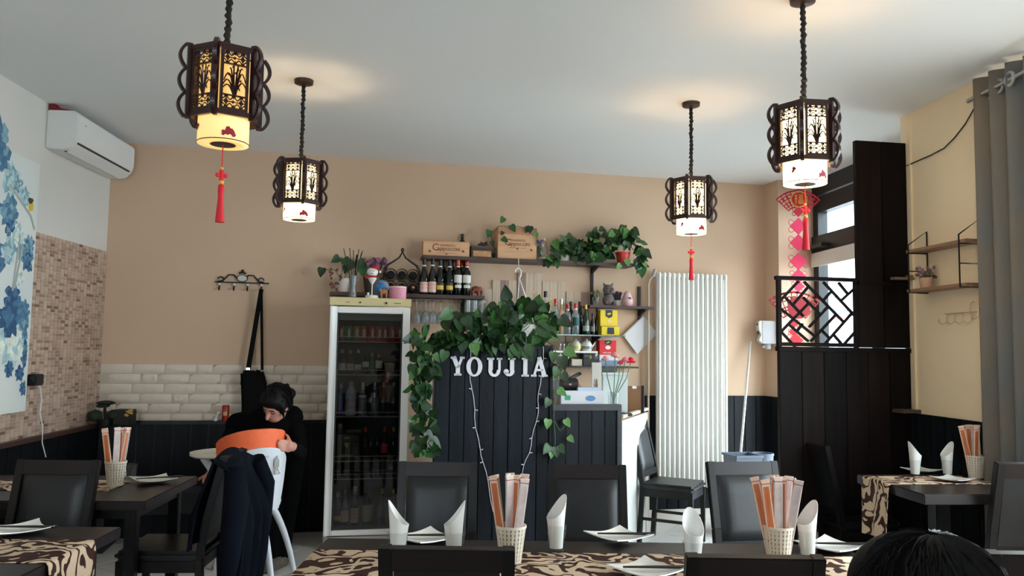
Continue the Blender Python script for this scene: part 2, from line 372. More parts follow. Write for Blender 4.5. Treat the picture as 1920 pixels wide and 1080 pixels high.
# right wall wainscot
zr_t = onP(1780, 783, C0, Vector((-1, -0.105, 0)).normalized()).z
wr = bpy.data.objects['wall_right']
planks(wr, C0, CDIR, Vector((-1, -0.105, 0)), 0.84, 0, zr_t, 0.14, dplank_m)
b = B(); b.box((0, 0, 0), (0.16, 0.16, 0.022)); p = atY(1697, 770, 5.22); struct(b.obj('trim_3', M('brown_ledge2', srgb(80, 62, 52), 0.5), None, p, (0, 0, TH)), 'short brown ledge between the tall dark panel and cream wall')
# ---------------------------------------------------------------- street outside the window
fac_m = M('facade_plaster', srgb(236, 236, 234), 0.9, var=0.03, vscale=2)
fac2_m = M('rough_grey_render', srgb(168, 186, 200), 0.9, var=0.12, vscale=40)
ext = T('street_building', 'pale building across the street seen through the window', 'building', (7.2, 18, 0))
b = B(); b.box((0, 0.2, 2.5), (7.2, 0.4, 6)); b.obj('wall', fac_m, ext)
b = B(); b.box((-0.55, -0.3, 2.5), (0.75, 0.5, 6)); b.obj('pilaster', fac2_m, ext)
for (px0, py0, px1, py1) in ((1574, 618, 1603, 652), (1535, 383, 1552, 412), (1565, 556, 1571, 562)):
    a = atY(px0, py1, 17.95) - Vector((7.2, 18, 0)); c = atY(px1, py0, 17.95) - Vector((7.2, 18, 0))
    b = B(); b.box(((a.x + c.x) / 2, 0, (a.z + c.z) / 2), (c.x - a.x, 0.08, c.z - a.z)); wn_ = b.obj('window', M('grey_shutter', srgb(150, 160, 168), 0.6), ext)
    b = B(); b.box(((a.x + c.x) / 2, -0.05, (a.z + c.z) / 2), ((c.x - a.x) * 0.7, 0.03, (c.z - a.z) * 0.8)); b.obj('pane', M('far_pane', srgb(176, 190, 200), 0.2), wn_)
for i in range(4):
    a = atY(1578, 508 + i * 5, 17.95) - Vector((7.2, 18, 0)); b = B(); b.box((a.x, 0, a.z), (0.22, 0.06, 0.02)); b.obj('vent_slat', M('far_vent', srgb(140, 146, 150), 0.6), ext)
def text_mesh(s, size, name, mat, ext_=0.002, bold=0.0, align='CENTER'):
    cu = bpy.data.curves.new(name, 'FONT'); cu.body = s; cu.size = size; cu.align_x = align; cu.align_y = 'CENTER'; cu.extrude = ext_; cu.offset = bold; cu.resolution_u = 2
    o = bpy.data.objects.new(name, cu); COL.objects.link(o); bpy.context.view_layer.update()
    me = bpy.data.meshes.new_from_object(o.evaluated_get(bpy.context.evaluated_depsgraph_get())); bpy.data.objects.remove(o); bpy.data.curves.remove(cu)
    me.materials.clear(); me.materials.append(mat); return me
a = atY(1578, 583, 17.95) - Vector((7.2, 18, 0))
place('sign_lettering', text_mesh('Kebap', 0.34, 'sign_lettering', M('far_sign', srgb(120, 140, 150), 0.6), 0.02), ext, (a.x, -0.03, a.z), (PI / 2, 0, 0))
a = atY(1572, 596, 17.95) - Vector((7.2, 18, 0)); b = B(); b.box((a.x, -0.02, a.z), (0.25, 0.05, 0.06)); b.obj('sign_strip', M('far_red', srgb(225, 90, 90), 0.6), ext)
b = B(); b.box((9.5, 8, -0.2), (12.6, 26, 0.2)); struct(b.obj('pavement', M('street_paving', srgb(180, 180, 180), 0.9, var=0.05)))
# ================================================================ LANTERNS
lant_m = M('lantern_rosewood', srgb(44, 16, 14), 0.35, var=0.3, vscale=20, spec=0.5)
tassel_m = M('tassel_red', srgb(214, 16, 36), 0.6)
def shade_mat(name, col, st):
    mt = M(name, srgb(250, 226, 180), 0.8); p = mt.node_tree.nodes['Principled BSDF']
    p.inputs['Emission Color'].default_value = (*col, 1); p.inputs['Emission Strength'].default_value = st; return mt
HR, HZ = 0.128, 0.262           # hexagon circumradius, frame height
def hexp(a, r=HR): return Vector((r * math.cos(a), r * math.sin(a), 0))
SIDE = HR; PW = SIDE - 0.026; PH = HZ - 0.03
def panel_meshes():
    f = B(); t = 0.012
    for sx in (-1, 1): f.box((sx * (PW / 2 - 0.005), 0, 0), (0.010, t, PH))
    for z in (-PH / 2 + 0.006, PH / 2 - 0.006): f.box((0, 0, z), (PW - 0.02, t, 0.012))
    for z in (-PH / 2 + 0.058, PH / 2 - 0.058): f.box((0, 0, z), (PW - 0.02, t * 0.8, 0.005))
    fr = f.mesh('panel_frame', lant_m)
    q = B(); iw = PW - 0.02
    for zc in (0.0,):
        h = 0.046; n = 3; cw = iw / n
        for i in range(n):
            xc = -iw / 2 + (i + 0.5) * cw
            dia = [(xc + dx * cw * 0.24, 0, zc + dz * h * 0.24) for dx, dz in ((-1, 0), (0, 1), (1, 0), (0, -1))]
            q.tube(dia, 0.0026, 4, closed=True)
            q.box((xc, 0, zc), (0.008, 0.003, 0.008), Matrix.Rotation(PI / 4, 3, 'Y'))
            for sx, sz in ((1, 1), (1, -1), (-1, 1), (-1, -1)):
                q.tube([(xc + sx * cw * 0.5, 0, zc + sz * h * 0.14), (xc + sx * cw * 0.2, 0, zc + sz * h * 0.3), (xc + sx * cw * 0.14, 0, zc + sz * h * 0.5)], 0.0025, 4)
            for dx, dz in ((-1, 0), (0, 1), (1, 0), (0, -1)):
                q.tube([(xc + dx * cw * 0.24, 0, zc + dz * h * 0.24), (xc + dx * cw * 0.5, 0, zc + dz * h * 0.5)], 0.0024, 4)
    fret = q.mesh('fretwork', lant_m, smooth=False)
    o = B(); zb = -PH / 2 + 0.06; H = PH - 0.12
    for (x0, x1, x2, hh, bend) in ((0.0, -0.022, -0.040, 0.55, 1), (0.0, -0.016, -0.038, 0.80, 1), (0.0, -0.006, -0.002, 0.98, 0), (0.003, 0.010, 0.016, 1.0, 0), (0.004, 0.022, 0.040, 0.84, 1), (0.002, 0.026, 0.041, 0.5, 1), (-0.002, -0.02, -0.040, 0.36, 1), (0.006, 0.016, 0.030, 0.88, 0), (0.0, -0.012, -0.018, 0.85, 0), (0.004, 0.014, 0.02, 0.3, 1)):
        pts = []
        for i in range(7):
            u = i / 6; x = (1 - u) ** 2 * x0 + 2 * u * (1 - u) * x1 + u * u * x2
            zz = zb + H * hh * (math.sin(u * 1.9) / math.sin(1.9) if not bend else math.sin(u * 2.3) / 1.0 * (1 - 0.25 * u * u))
            pts.append((x, 0, zz))
        o.tube(pts, [0.0034, 0.0034, 0.0032, 0.003, 0.0028, 0.0026, 0.002], 4)
    for (x, u) in ((-0.006, 0.93), (0.012, 0.86), (-0.02, 0.66), (0.022, 0.5), (0.004, 0.74)):
        for a in range(5):
            o.tube([(x, 0, zb + H * u), (x + 0.006 * math.cos(a * 1.257), 0, zb + H * u + 0.006 * math.sin(a * 1.257))], [0.0022, 0.001], 4)
    orch = o.mesh('orchid_motif', lant_m, smooth=False)
    return fr, fret, orch
FRM, FRET, ORCH = panel_meshes()
def bracket_mesh():
    b = B(); b.box((0, 0, 0), (0.017, 0.014, HZ + 0.02))
    pts = []; N = 42; Hh = HZ + 0.012
    for i in range(N + 1):
        u = i / N; ph = u * 3.0
        x = 0.010 + 0.024 * abs(math.sin(PI * ph)) ** 0.8
        pts.append((x, 0, -Hh / 2 + Hh * u))
    for p, q in zip(pts[:-1], pts[1:]): b.bar(p, q, 0.015, 0.0105, up=(1, 0, 0.01))
    return b.mesh('scroll_bracket', lant_m)
BRK = bracket_mesh()
def make_lantern(px_c, zt, Y, rz, col, st, light, label, tassel=True, lightcol=(1, 0.82, 0.55)):
    p = atY(px_c[0], px_c[1], Y); X = p.x
    t = T('palace_lantern', label, 'lantern', (X, Y, 2.25), rz, 'hexagonal lanterns hanging from the ceiling')
    zc = 0.085 + HZ / 2
    c = B(); c.lathe([(0.03, CEIL - 2.25 - 0.03), (0.055, CEIL - 2.25 - 0.022), (0.058, CEIL - 2.25)], 20); c.obj('canopy', M('canopy_bronze', srgb(60, 40, 32), 0.4, metal=0.4), t)
    pts = []; rr = []; z = zc + HZ / 2 - 0.02; top = CEIL - 2.25 - 0.02; i = 0; rnd = random.Random(3)
    while z < top:
        pts.append((rnd.uniform(-0.003, 0.003), rnd.uniform(-0.003, 0.003), z)); rr.append(0.0095 + (0.0045 if i % 2 else -0.001) + rnd.uniform(-0.001, 0.001)); z += 0.013; i += 1
    pts.append((0, 0, top)); rr.append(0.01)
    s = B(); s.tube(pts, rr, 8); s.obj('cord_sleeve', M('black_cord_fabric', srgb(16, 14, 15), 0.8), t)
    for nm, z0 in (('top_ring', zc + HZ / 2 - 0.008), ('bottom_ring', zc - HZ / 2 + 0.008)):
        b = B(); hp = [hexp(k * PI / 3) for k in range(6)]
        for k in range(6):
            b.bar(hp[k] + Vector((0, 0, z0)), hp[(k + 1) % 6] + Vector((0, 0, z0)), 0.013, 0.018)
        if nm == 'top_ring':
            for k in range(3): b.bar(hexp(k * PI / 3, HR - 0.004) + Vector((0, 0, z0)), hexp(k * PI / 3 + PI, HR - 0.004) + Vector((0, 0, z0)), 0.010, 0.008)
        b.obj(nm, lant_m, t)
    for k in range(6):
        a = (k + 0.5) * PI / 3; q = hexp(a, HR * math.cos(PI / 6))
        pn = place('lattice_panel', FRM, t, (q.x, q.y, zc), (0, 0, a + PI / 2))
        place('fretwork', FRET, pn, (0, 0, -PH / 2 + 0.034)); place('fretwork', FRET, pn, (0, 0, PH / 2 - 0.034)); place('orchid_motif', ORCH, pn)
        place('scroll_bracket', BRK, t, hexp(k * PI / 3, HR + 0.004) + Vector((0, 0, zc)), (0, 0, k * PI / 3))
    sm = shade_mat('shade_' + label[:14].replace(' ', '_') + str(int(Y * 100)), col, st)
    b = B(); R = 0.092
    b.lathe([(R, 0.0), (R, zc + HZ / 2 - 0.03)], 32, cap=False); b.lathe([(0.045, 0.001), (R, 0.001)], 32, cap=False)
    sh = b.obj('inner_shade', sm, t); sh.modifiers.new('s', 'SOLIDIFY').thickness = 0.002
    b = B(); b.tube([(R * math.cos(i * PI / 16), R * math.sin(i * PI / 16), 0.0015) for i in range(32)], 0.0022, 6, closed=True); b.obj('rim', M('rim_brown', srgb(96, 52, 36), 0.5), sh)
    b = B(); b.lathe([(0.002, -0.004), (0.046, -0.003), (0.046, 0.003)], 20); b.obj('bottom_plate', lant_m, t)
    fl = M('painted_flower', srgb(150, 30, 50), 0.7, emit=srgb(150, 30, 50), estr=0.35)
    for (a0, z0, sc_) in ((-0.95, 0.028, 1.0), (-1.15, 0.02, 0.7), (2.2, 0.03, 0.9), (3.9, 0.05, 0.7)):
        b = B(); rnd = random.Random(int(a0 * 10))
        for i in range(7):
            aa = a0 - rz + rnd.uniform(-0.14, 0.14) * sc_; zz = z0 + rnd.uniform(-0.012, 0.014) * sc_; w_ = 0.10 * sc_; h_ = 0.009 * sc_
            b.add([((R + 0.0025 + i * 0.0002) * math.cos(aa + dx * w_), (R + 0.0025 + i * 0.0002) * math.sin(aa + dx * w_), zz + dz * h_) for dx, dz in ((-1, 0), (-0.5, -0.9), (0.5, -0.9), (1, 0), (0.5, 0.9), (-0.5, 0.9))], [(0, 1, 2, 3, 4, 5)])
        b.obj('painted_flower', fl, sh, smooth=False)
    if tassel:
        b = B(); b.tube([(0, 0, 0), (0, 0, -0.085)], 0.0022, 5)
        ts = b.obj('tassel', tassel_m, t)
        b = B(); b.ball((0, 0, -0.092), 0.006, 8); b.ball((0, 0, -0.145), (0.010, 0.010, 0.009), 10); b.obj('bead', gold_m, ts)
        b = B()
        for dx, dz in ((0, 0), (-0.014, 0), (0.014, 0), (0, 0.014), (0, -0.014)): b.ball((dx, 0, -0.118 + dz), (0.0095, 0.006, 0.0095), 8)
        b.obj('knot', tassel_m, ts)
        b = B(); b.lathe([(0.004, -0.15), (0.011, -0.158), (0.012, -0.175), (0.010, -0.2), (0.017, -0.295), (0.0, -0.296)], 14); b.obj('fringe', tassel_m, ts)
    l = bpy.data.lights.new('lantern_bulb', 'POINT'); l.energy = light; l.color = lightcol; l.shadow_soft_size = 0.03
    lo = bpy.data.objects.new('lantern_bulb', l); COL.objects.link(lo); lo.parent = t; lo.location = (0, 0, 0.17)
    return t
warm = srgb(255, 196, 104); hot = srgb(255, 224, 160)
make_lantern((422, 180), 0, 2.95, math.radians(36), warm, 2.3, 10, 'large dim amber lantern with red tassel near the air conditioner')
make_lantern((563, 345), 0, 4.72, math.radians(-8), hot, 10.0, 17, 'lit lantern without a tassel hanging above the coat hooks', tassel=False)
make_lantern((1508, 230), 0, 3.50, math.radians(6), hot, 28.0, 5, 'brightest lantern with red tassel in front of the shop window')
make_lantern((1296, 372), 0, 5.05, math.radians(7), hot, 18.0, 6, 'small bright lantern with red tassel in front of the radiator')
# ================================================================ AIR CONDITIONER
def lpt(px, py, off): t, z = lw(px, py, off); return t, z
ta, za = lw(86, 208, 0.0); tb_, zb_ = lw(203, 300, 0.0)
t0 = lw(86, 250)[0]; t1 = lw(203, 300)[0]; zz0 = lw(86, 278)[1]; zz1 = lw(88, 205)[1]
ac = T('air_conditioner', 'white wall mounted split air conditioner under the ceiling', 'air conditioner', Lp(t0, 0, zz0), LRZ)
LA = t0 - t1; HA = zz1 - zz0; DA = 0.20
prof = [(0, 0.0), (0.11, -0.005), (0.15, 0.01), (DA - 0.012, 0.055), (DA, 0.10), (DA, HA - 0.02), (DA - 0.02, HA), (0, HA)]
b = B(); b.prism(prof, 0, LA, 'xz'); b.v = [(x, y, z) for x, y, z in b.v]; ac_body = b.obj('casing', white_pl, ac, bev=0.006)
b = B(); b.bar((DA - 0.018, 0.05, 0.05), (DA - 0.018, LA - 0.05, 0.05), 0.012, 0.012); b.bar((0.105, 0.05, 0.0), (0.105, LA - 0.05, 0.0), 0.014, 0.012); b.obj('vent_gap', black_pl, ac)
b = B(); b.bar((0.12, 0.06, 0.004), (DA - 0.03, 0.06, 0.04), 0.001, 0.001); b.v = []; b.f = []; b.mi = []
b.add([(0.112, 0.06, -0.009), (0.112, LA - 0.06, -0.009), (DA - 0.024, LA - 0.06, 0.036), (DA - 0.024, 0.06, 0.036)], [(0, 1, 2, 3)]); b.obj('louver_flap', white_pl, ac, solid=0.004)
b = B(); b.box((DA + 0.001, 0.12, HA * 0.72), (0.002, 0.02, 0.006)); b.obj('badge', M('grey_badge', srgb(150, 150, 150), 0.4), ac)
b = B(); b.prism([(0.0, 0), (0.17, 0), (0.10, 0.012), (0.05, 0.022), (0.03, 0.06), (0.0, 0.065)], 0, 0.05, 'xz'); rp = b.obj('red_paper_ornament', M('dark_red_card', srgb(120, 22, 26), 0.7), None, Lp(t0 - 0.01, 0.005, zz0 + HA), (0, 0, LRZ)); tag(rp, 'dark red curved ornament lying on top of the air conditioner', 'ornament')
# ================================================================ PEONY PAINTING
pr_t, pt_z = lw(64, 308); pb_z = lw(40, 770)[1]
PTL = 1.0; pth = pt_z - pb_z
pa = T('flower_painting', 'tall canvas print of blue and white peonies with a small yellow bird', 'painting', Lp(pr_t, 0.008, pb_z), LRZ)
canvas_m = M('canvas_sky', srgb(206, 214, 214), 0.8, col2=srgb(220, 222, 214), vscale=2)
b = B(); b.box((0.016, -PTL / 2, pth / 2), (0.032, PTL, pth)); b.obj('canvas', canvas_m, pa, bev=0.003)
pet = [M('petal_%d' % i, c, 0.8, var=0.2, vscale=25) for i, c in enumerate((srgb(72, 112, 146), srgb(46, 82, 118), srgb(124, 160, 174), srgb(172, 200, 202), srgb(222, 228, 216), srgb(92, 134, 152)))]
def blot(bld, y, z, r, a, layer, squash=0.62):
    n = 9; pts = []
    for i in range(n):
        t = 2 * PI * i / n; rr = r * (1 + 0.18 * math.sin(3 * t + a * 5)); u, v = rr * math.cos(t), rr * squash * math.sin(t)
        pts.append((0.0322 + layer * 0.00012, y + u * math.cos(a) - v * math.sin(a), z + u * math.sin(a) + v * math.cos(a)))
    bld.add(pts, [tuple(range(n))])
def flower(y, z, R, mats, seed, name):
    rnd = random.Random(seed); ly = 0
    b = B()
    for ring, (n, rr) in enumerate(((9, 1.0), (8, 0.7), (6, 0.4), (3, 0.12))):
        for i in range(n):
            a = 2 * PI * i / n + rnd.uniform(-0.3, 0.3); b.cur = rnd.choice(range(len(mats)))
            yy = y + rr * R * 0.65 * math.cos(a); z2 = z + rr * R * 0.65 * math.sin(a)
            if -PTL + 0.01 < yy - R * 0.5 and yy + R * 0.48 < -0.008: blot(b, yy, z2, R * (0.46 - 0.05 * ring), a, seed % 7 + ly); ly += 0.3
    if b.f: b.obj(name, mats, pa, smooth=False)
def py2(px, py): t, z = lw(px, py); return -(t - pr_t), z - pb_z
rows = [(8, 335, 0.10, (2, 3)), (18, 345, 0.07, (5, 2, 3)), (34, 368, 0.06, (2, 3)), (4, 395, 0.10, (0, 5, 2)), (8, 425, 0.07, (1, 0, 2)), (18, 440, 0.08, (3, 4)), (42, 462, 0.07, (0, 5, 2)), (40, 485, 0.08, (1, 0, 5)), (28, 470, 0.06, (2, 5)), (10, 560, 0.09, (1, 0)), (30, 585, 0.08, (0, 5)), (6, 595, 0.12, (1, 0)), (36, 612, 0.08, (0, 5, 2)), (12, 640, 0.15, (4, 3)), (40, 650, 0.07, (0, 5, 1)), (36, 672, 0.06, (1, 0)), (4, 692, 0.05, (1, 0)), (24, 700, 0.05, (0, 1)), (31, 728, 0.045, (1, 0)), (3, 470, 0.08, (2, 3)), (24, 520, 0.05, (3, 4))]
for i, (px, py, R, ms) in enumerate(rows):
    y, z = py2(px, py); flower(y, z, R, [pet[k] for k in ms], i + 1, 'painted_peony')
for i, (y, z, R, ms) in enumerate(((-0.55, 0.9, 0.2, (0, 1)), (-0.7, 0.5, 0.22, (4, 3)), (-0.75, 1.3, 0.2, (2, 3)), (-0.5, 1.6, 0.15, (0, 2)))): flower(y, z, R, [pet[k] for k in ms], 40 + i, 'painted_peony')
b = B(); y, z = py2(46, 385); blot(b, y, z, 0.045, 1.4, 9); b.obj('painted_bird', M('bird_yellow', srgb(214, 176, 50), 0.8), pa, smooth=False)
b = B(); y, z = py2(45, 376); blot(b, y, z, 0.032, 0.2, 12); b.obj('painted_bird_head', M('bird_dark', srgb(70, 62, 50), 0.8), pa, smooth=False)
b = B()
for (a, c) in (((5, 345), (45, 405)), ((45, 405), (52, 430)), ((25, 440), (10, 545)), ((30, 460), (14, 540))):
    p = py2(*a); q = py2(*c); b.bar((0.0335, p[0], p[1]), (0.0335, q[0], q[1]), 0.002, 0.018, up=(0, 1, 1))
b.obj('painted_branch', M('branch_grey', srgb(166, 170, 164), 0.8), pa)
# ================================================================ WALL CHARGER and cable
tc_, zc_ = lw(55, 712); ch = T('wall_charger', 'black power adapter plugged in beside the painting', 'charger', Lp(tc_, 0.008, zc_), LRZ)
b = B(); b.box((0.03, 0, 0), (0.06, 0.10, 0.075)); b.box((0.05, -0.055, 0.012), (0.05, 0.05, 0.035)); b.obj('body', black_pl, ch, bev=0.006)
b = B(); pts = []
for px, py in ((64, 716), (76, 728), (78, 750), (75, 775), (80, 800), (79, 830), (86, 857)): t, z = lw(px, py, 0.05); pts.append(Lp(t, 0.05, z) - Lp(tc_, 0.008, zc_))
R_ = Matrix.Rotation(-LRZ, 3, 'Z'); b.tube([R_ @ p for p in pts], 0.004, 6); b.obj('cable', white_pl, ch)
# ================================================================ COAT HOOK RACK and BAG
ps = onW(452, 530, 0.012); k = kk(ps)
hr = T('coat_hook_rack', 'black scrolled iron hook rack with an oval plaque', 'coat rack', ps, TH)
b = B(); b.bar((-46 * k, 0, 0), (50 * k, 0, 0), 0.010, 0.010)
for sg in (-1, 1):
    b.tube([(sg * 42 * k, -0.004, 0.004), (sg * 32 * k, -0.004, 3 * k), (sg * 22 * k, -0.004, 14 * k), (sg * 13 * k, -0.004, 14 * k), (sg * 8 * k, -0.004, 8 * k)], 0.006, 6)
    b.tube([(sg * 36 * k + sg * 5 * k * math.cos(t), -0.004, 5 * k + 5 * k * math.sin(t)) for t in [i * 0.7 for i in range(7)]], 0.005, 5)
b.obj('scroll_bar', black_m, hr)
b = B(); b.lathe([(10 * k, -0.006), (10 * k, 0.006)], 20, sx=1.0, sy=0.7); o = b.obj('plaque_rim', black_m, hr, (2 * k, -0.006, 8 * k), (PI / 2, 0, 0))
b = B(); b.lathe([(8.3 * k, -0.008), (8.3 * k, 0.008)], 20, sx=1.0, sy=0.68); b.obj('plaque', M('plaque_white', srgb(190, 190, 184), 0.5), hr, (2 * k, -0.008, 8 * k), (PI / 2, 0, 0))
b = B(); b.ball((2 * k, -0.004, 21 * k), (3 * k, 0.006, 4 * k), 8); b.ball((-2 * k, -0.004, 18 * k), (3 * k, 0.006, 2 * k), 8); b.ball((6 * k, -0.004, 18 * k), (3 * k, 0.006, 2 * k), 8); b.obj('finial', black_m, hr)
for i, dx in enumerate((-38, -12, 12, 37)):
    b = B(); b.tube([(dx * k, -0.004, -0.004), (dx * k, -0.008, -10 * k), (dx * k, -0.03, -15 * k), (dx * k, -0.05, -11 * k)], 0.006, 6); hk = b.obj('hook', black_m, hr)
    b = B(); b.ball((dx * k, -0.012, -4 * k), 0.011, 8); b.obj('knob', M('porcelain', srgb(225, 222, 215), 0.2), hk)
pb = onW(489, 545, 0.09); k = kk(pb)
bag = T('shoulder_bag', 'black shoulder bag hanging by its strap from the hook rack', 'bag', pb, TH)
bagm = M('black_bag_cloth', srgb(13, 12, 13), 0.8, var=0.2, vscale=30, spec=0.1)
b = B(); b.bar((1 * k, 0, 3 * k), (-17 * k, 0, -148 * k), 0.006, 8 * k, up=(1, 0, 0), ht2=9 * k); b.bar((1 * k, 0, 3 * k), (8 * k, 0, -148 * k), 0.006, 5 * k, up=(1, 0, 0), ht2=5 * k); b.obj('strap', bagm, bag)
b = B(); b.prism([(-30 * k, -150 * k), (-12 * k, -147 * k), (0, -152 * k), (8 * k, -145 * k), (16 * k, -165 * k), (24 * k, -215 * k), (26 * k, -250 * k), (-24 * k, -252 * k), (-26 * k, -200 * k)], -0.05, 0.03); b.obj('pouch', bagm, bag, bev=0.02)
b = B(); b.bar((-27 * k, -0.05, -155 * k), (-28 * k, -0.05, -175 * k), 0.006, 0.006); b.obj('zip_pull', bagm, bag)
b = B(); b.box((-17 * k, -0.005, -146 * k), (7 * k, 0.012, 4 * k)); b.obj('buckle', steel_m, bag)
# ================================================================ things on the ledge in the corner
p = onW(195, 790, 0.20); p.z = zb_b + 0.023; p = Lp(0.25, 0.16, 0); p = onP(196, 793, BL + NW * 0.2, NW); k = kk(p)
bz = M('bonsai_green', srgb(34, 44, 26), 0.8, var=0.4, vscale=30)
bo = T('bonsai_tree', 'small dark bonsai tree with flat crown in the corner', 'plant', (p.x, p.y, zb_b + 0.02), TH)
b = B(); b.tube([(0, 0, -0.02), (0.005, 0, 10 * k), (-0.004, 0, 26 * k), (0.002, 0, 36 * k)], [0.016, 0.014, 0.011, 0.007], 7); b.obj('trunk', M('bonsai_bark', srgb(28, 22, 20), 0.8), bo)
for (x, z, rx, rz_) in ((0, 38, 18, 4), (-17, 14, 14, 11), (16, 16, 14, 9), (-4, 33, 12, 4)):
    b = B(); b.ball((x * k, 0, z * k), (rx * k, 0.05, rz_ * k), 12)
    rnd = random.Random(int(x)); b.v = [(v[0] + rnd.uniform(-1, 1) * k, v[1] + rnd.uniform(-1, 1) * k, v[2] + rnd.uniform(-1, 1) * k) for v in b.v]; b.obj('foliage_pad', bz, bo)
b = B(); b.lathe([(0.05, -0.02), (0.06, 0.03)], 10); b.obj('pot', black_pl, bo)
p2 = Vector((p.x, p.y, 0)) + EW * 0.14
bx = T('dark_gift_box', 'small dark box with a yellow bow beside the bonsai', 'box', (p2.x, p2.y, zb_b + 0.02), TH - 0.3)
b = B(); b.box((0, 0, 12 * k), (32 * k, 0.1, 28 * k)); b.obj('box_body', M('dark_grey_card', srgb(40, 38, 36), 0.6), bx, bev=0.004)
b = B()
for i in range(7): b.ball((14 * k + 5 * k * math.cos(i), -0.05, 20 * k + 5 * k * math.sin(i * 1.3)), (4 * k, 0.008, 2.5 * k), 6)
b.obj('yellow_bow', M('bow_yellow', srgb(190, 160, 70), 0.7), bx)
p = onP(421, 793, BL + NW * 0.1 + EW * 0, NW); p = onW(422, 794, 0.10); k = kk(p)
c = T('red_drink_can', 'red soft drink can on the ledge below the coat hooks', 'can', (p.x, p.y, zb_b + 0.023), TH)
b = B(); b.lathe([(0.024, 0), (0.028, 0.006), (0.028, 0.118), (0.022, 0.126)], 18); b.obj('can_body', M('can_red_print', srgb(150, 38, 26), 0.35, var=0.4, vscale=25), c)
b = B(); b.lathe([(0.0285, 0.045), (0.0285, 0.075)], 18, cap=False, a0=-2.2, a1=-1.0); b.obj('can_label', M('can_label_cream', srgb(200, 150, 110), 0.5), c)
p = onW(404, 796, 0.13)
c = T('glass_bird_ornament', 'tiny white glossy bird ornament next to the red can', 'ornament', (p.x, p.y, zb_b + 0.023), TH)
b = B(); b.ball((0, 0, 0.012), (0.018, 0.012, 0.012), 8); b.tube([(-0.004, 0, 0.015), (0.010, 0, 0.045), (0.016, 0, 0.065)], [0.008, 0.006, 0.004], 7); b.ball((0.018, 0, 0.068), (0.012, 0.008, 0.009), 8); b.obj('bird_body', M('white_glaze', srgb(225, 225, 225), 0.15), c)
# ================================================================ TABLES
TZ = 0.75
def make_table(label, x0, x1, y0, y1, z, rz, group='dark restaurant tables'):
    cx, cy = (x0 + x1) / 2, (y0 + y1) / 2; L = x1 - x0; D = y1 - y0
    t = T('restaurant_table', label, 'table', (cx, cy, 0), rz, group)
    b = B(); b.box((0, 0, z - 0.022), (L, D, 0.044)); b.obj('tabletop', wenge_m, t, bev=0.004)
    b = B()
    for sy in (-1, 1): b.box((0, sy * (D / 2 - 0.08), z - 0.07), (L - 0.16, 0.022, 0.055))
    for sx in (-1, 1): b.box((sx * (L / 2 - 0.08), 0, z - 0.07), (0.022, D - 0.16, 0.055))
    b.obj('apron', dark_m, t)
    for sx in (-1, 1):
        for sy in (-1, 1):
            b = B(); b.box((sx * (L / 2 - 0.09), sy * (D / 2 - 0.09), (z - 0.044) / 2), (0.055, 0.055, z - 0.046)); b.obj('leg', dark_m, t, bev=0.004)
    return t
def damask():
    mt = bpy.data.materials.new('damask_runner'); MATS['damask'] = mt; mt.use_nodes = True; nt = mt.node_tree; p = nt.nodes['Principled BSDF']
    tc = nt.nodes.new('ShaderNodeTexCoord'); n1 = nt.nodes.new('ShaderNodeTexNoise'); n1.inputs['Scale'].default_value = 5.5; n1.inputs['Detail'].default_value = 1.5; nt.links.new(tc.outputs['UV'], n1.inputs['Vector'])
    mp = nt.nodes.new('ShaderNodeMix'); mp.data_type = 'VECTOR'; mp.inputs[0].default_value = 0.34
    nt.links.new(tc.outputs['UV'], mp.inputs[4]); nt.links.new(n1.outputs['Color'], mp.inputs[5])
    w1 = nt.nodes.new('ShaderNodeTexWave'); w1.wave_type = 'RINGS'; w1.inputs['Scale'].default_value = 5.5; w1.inputs['Distortion'].default_value = 9; w1.inputs['Detail'].default_value = 1.6; w1.inputs['Detail Scale'].default_value = 2.2; nt.links.new(mp.outputs[1], w1.inputs['Vector'])
    v = nt.nodes.new('ShaderNodeTexVoronoi'); v.feature = 'SMOOTH_F1'; v.inputs['Scale'].default_value = 22; nt.links.new(mp.outputs[1], v.inputs['Vector'])
    ad = nt.nodes.new('ShaderNodeMath'); ad.operation = 'MULTIPLY_ADD'; ad.inputs[1].default_value = 0.9; nt.links.new(v.outputs['Distance'], ad.inputs[0]); nt.links.new(w1.outputs['Fac'], ad.inputs[2])
    rp = nt.nodes.new('ShaderNodeValToRGB'); nt.links.new(ad.outputs[0], rp.inputs[0]); e = rp.color_ramp.elements
    e[0].position = 0.84; e[0].color = (*srgb(56, 31, 26), 1); e[1].position = 0.90; e[1].color = (*srgb(206, 180, 152), 1)
    nt.links.new(rp.outputs[0], p.inputs['Base Color']); p.inputs['Roughness'].default_value = 0.6
    p.inputs['Specular IOR Level'].default_value = 0.15
    return mt
dam_m = damask()
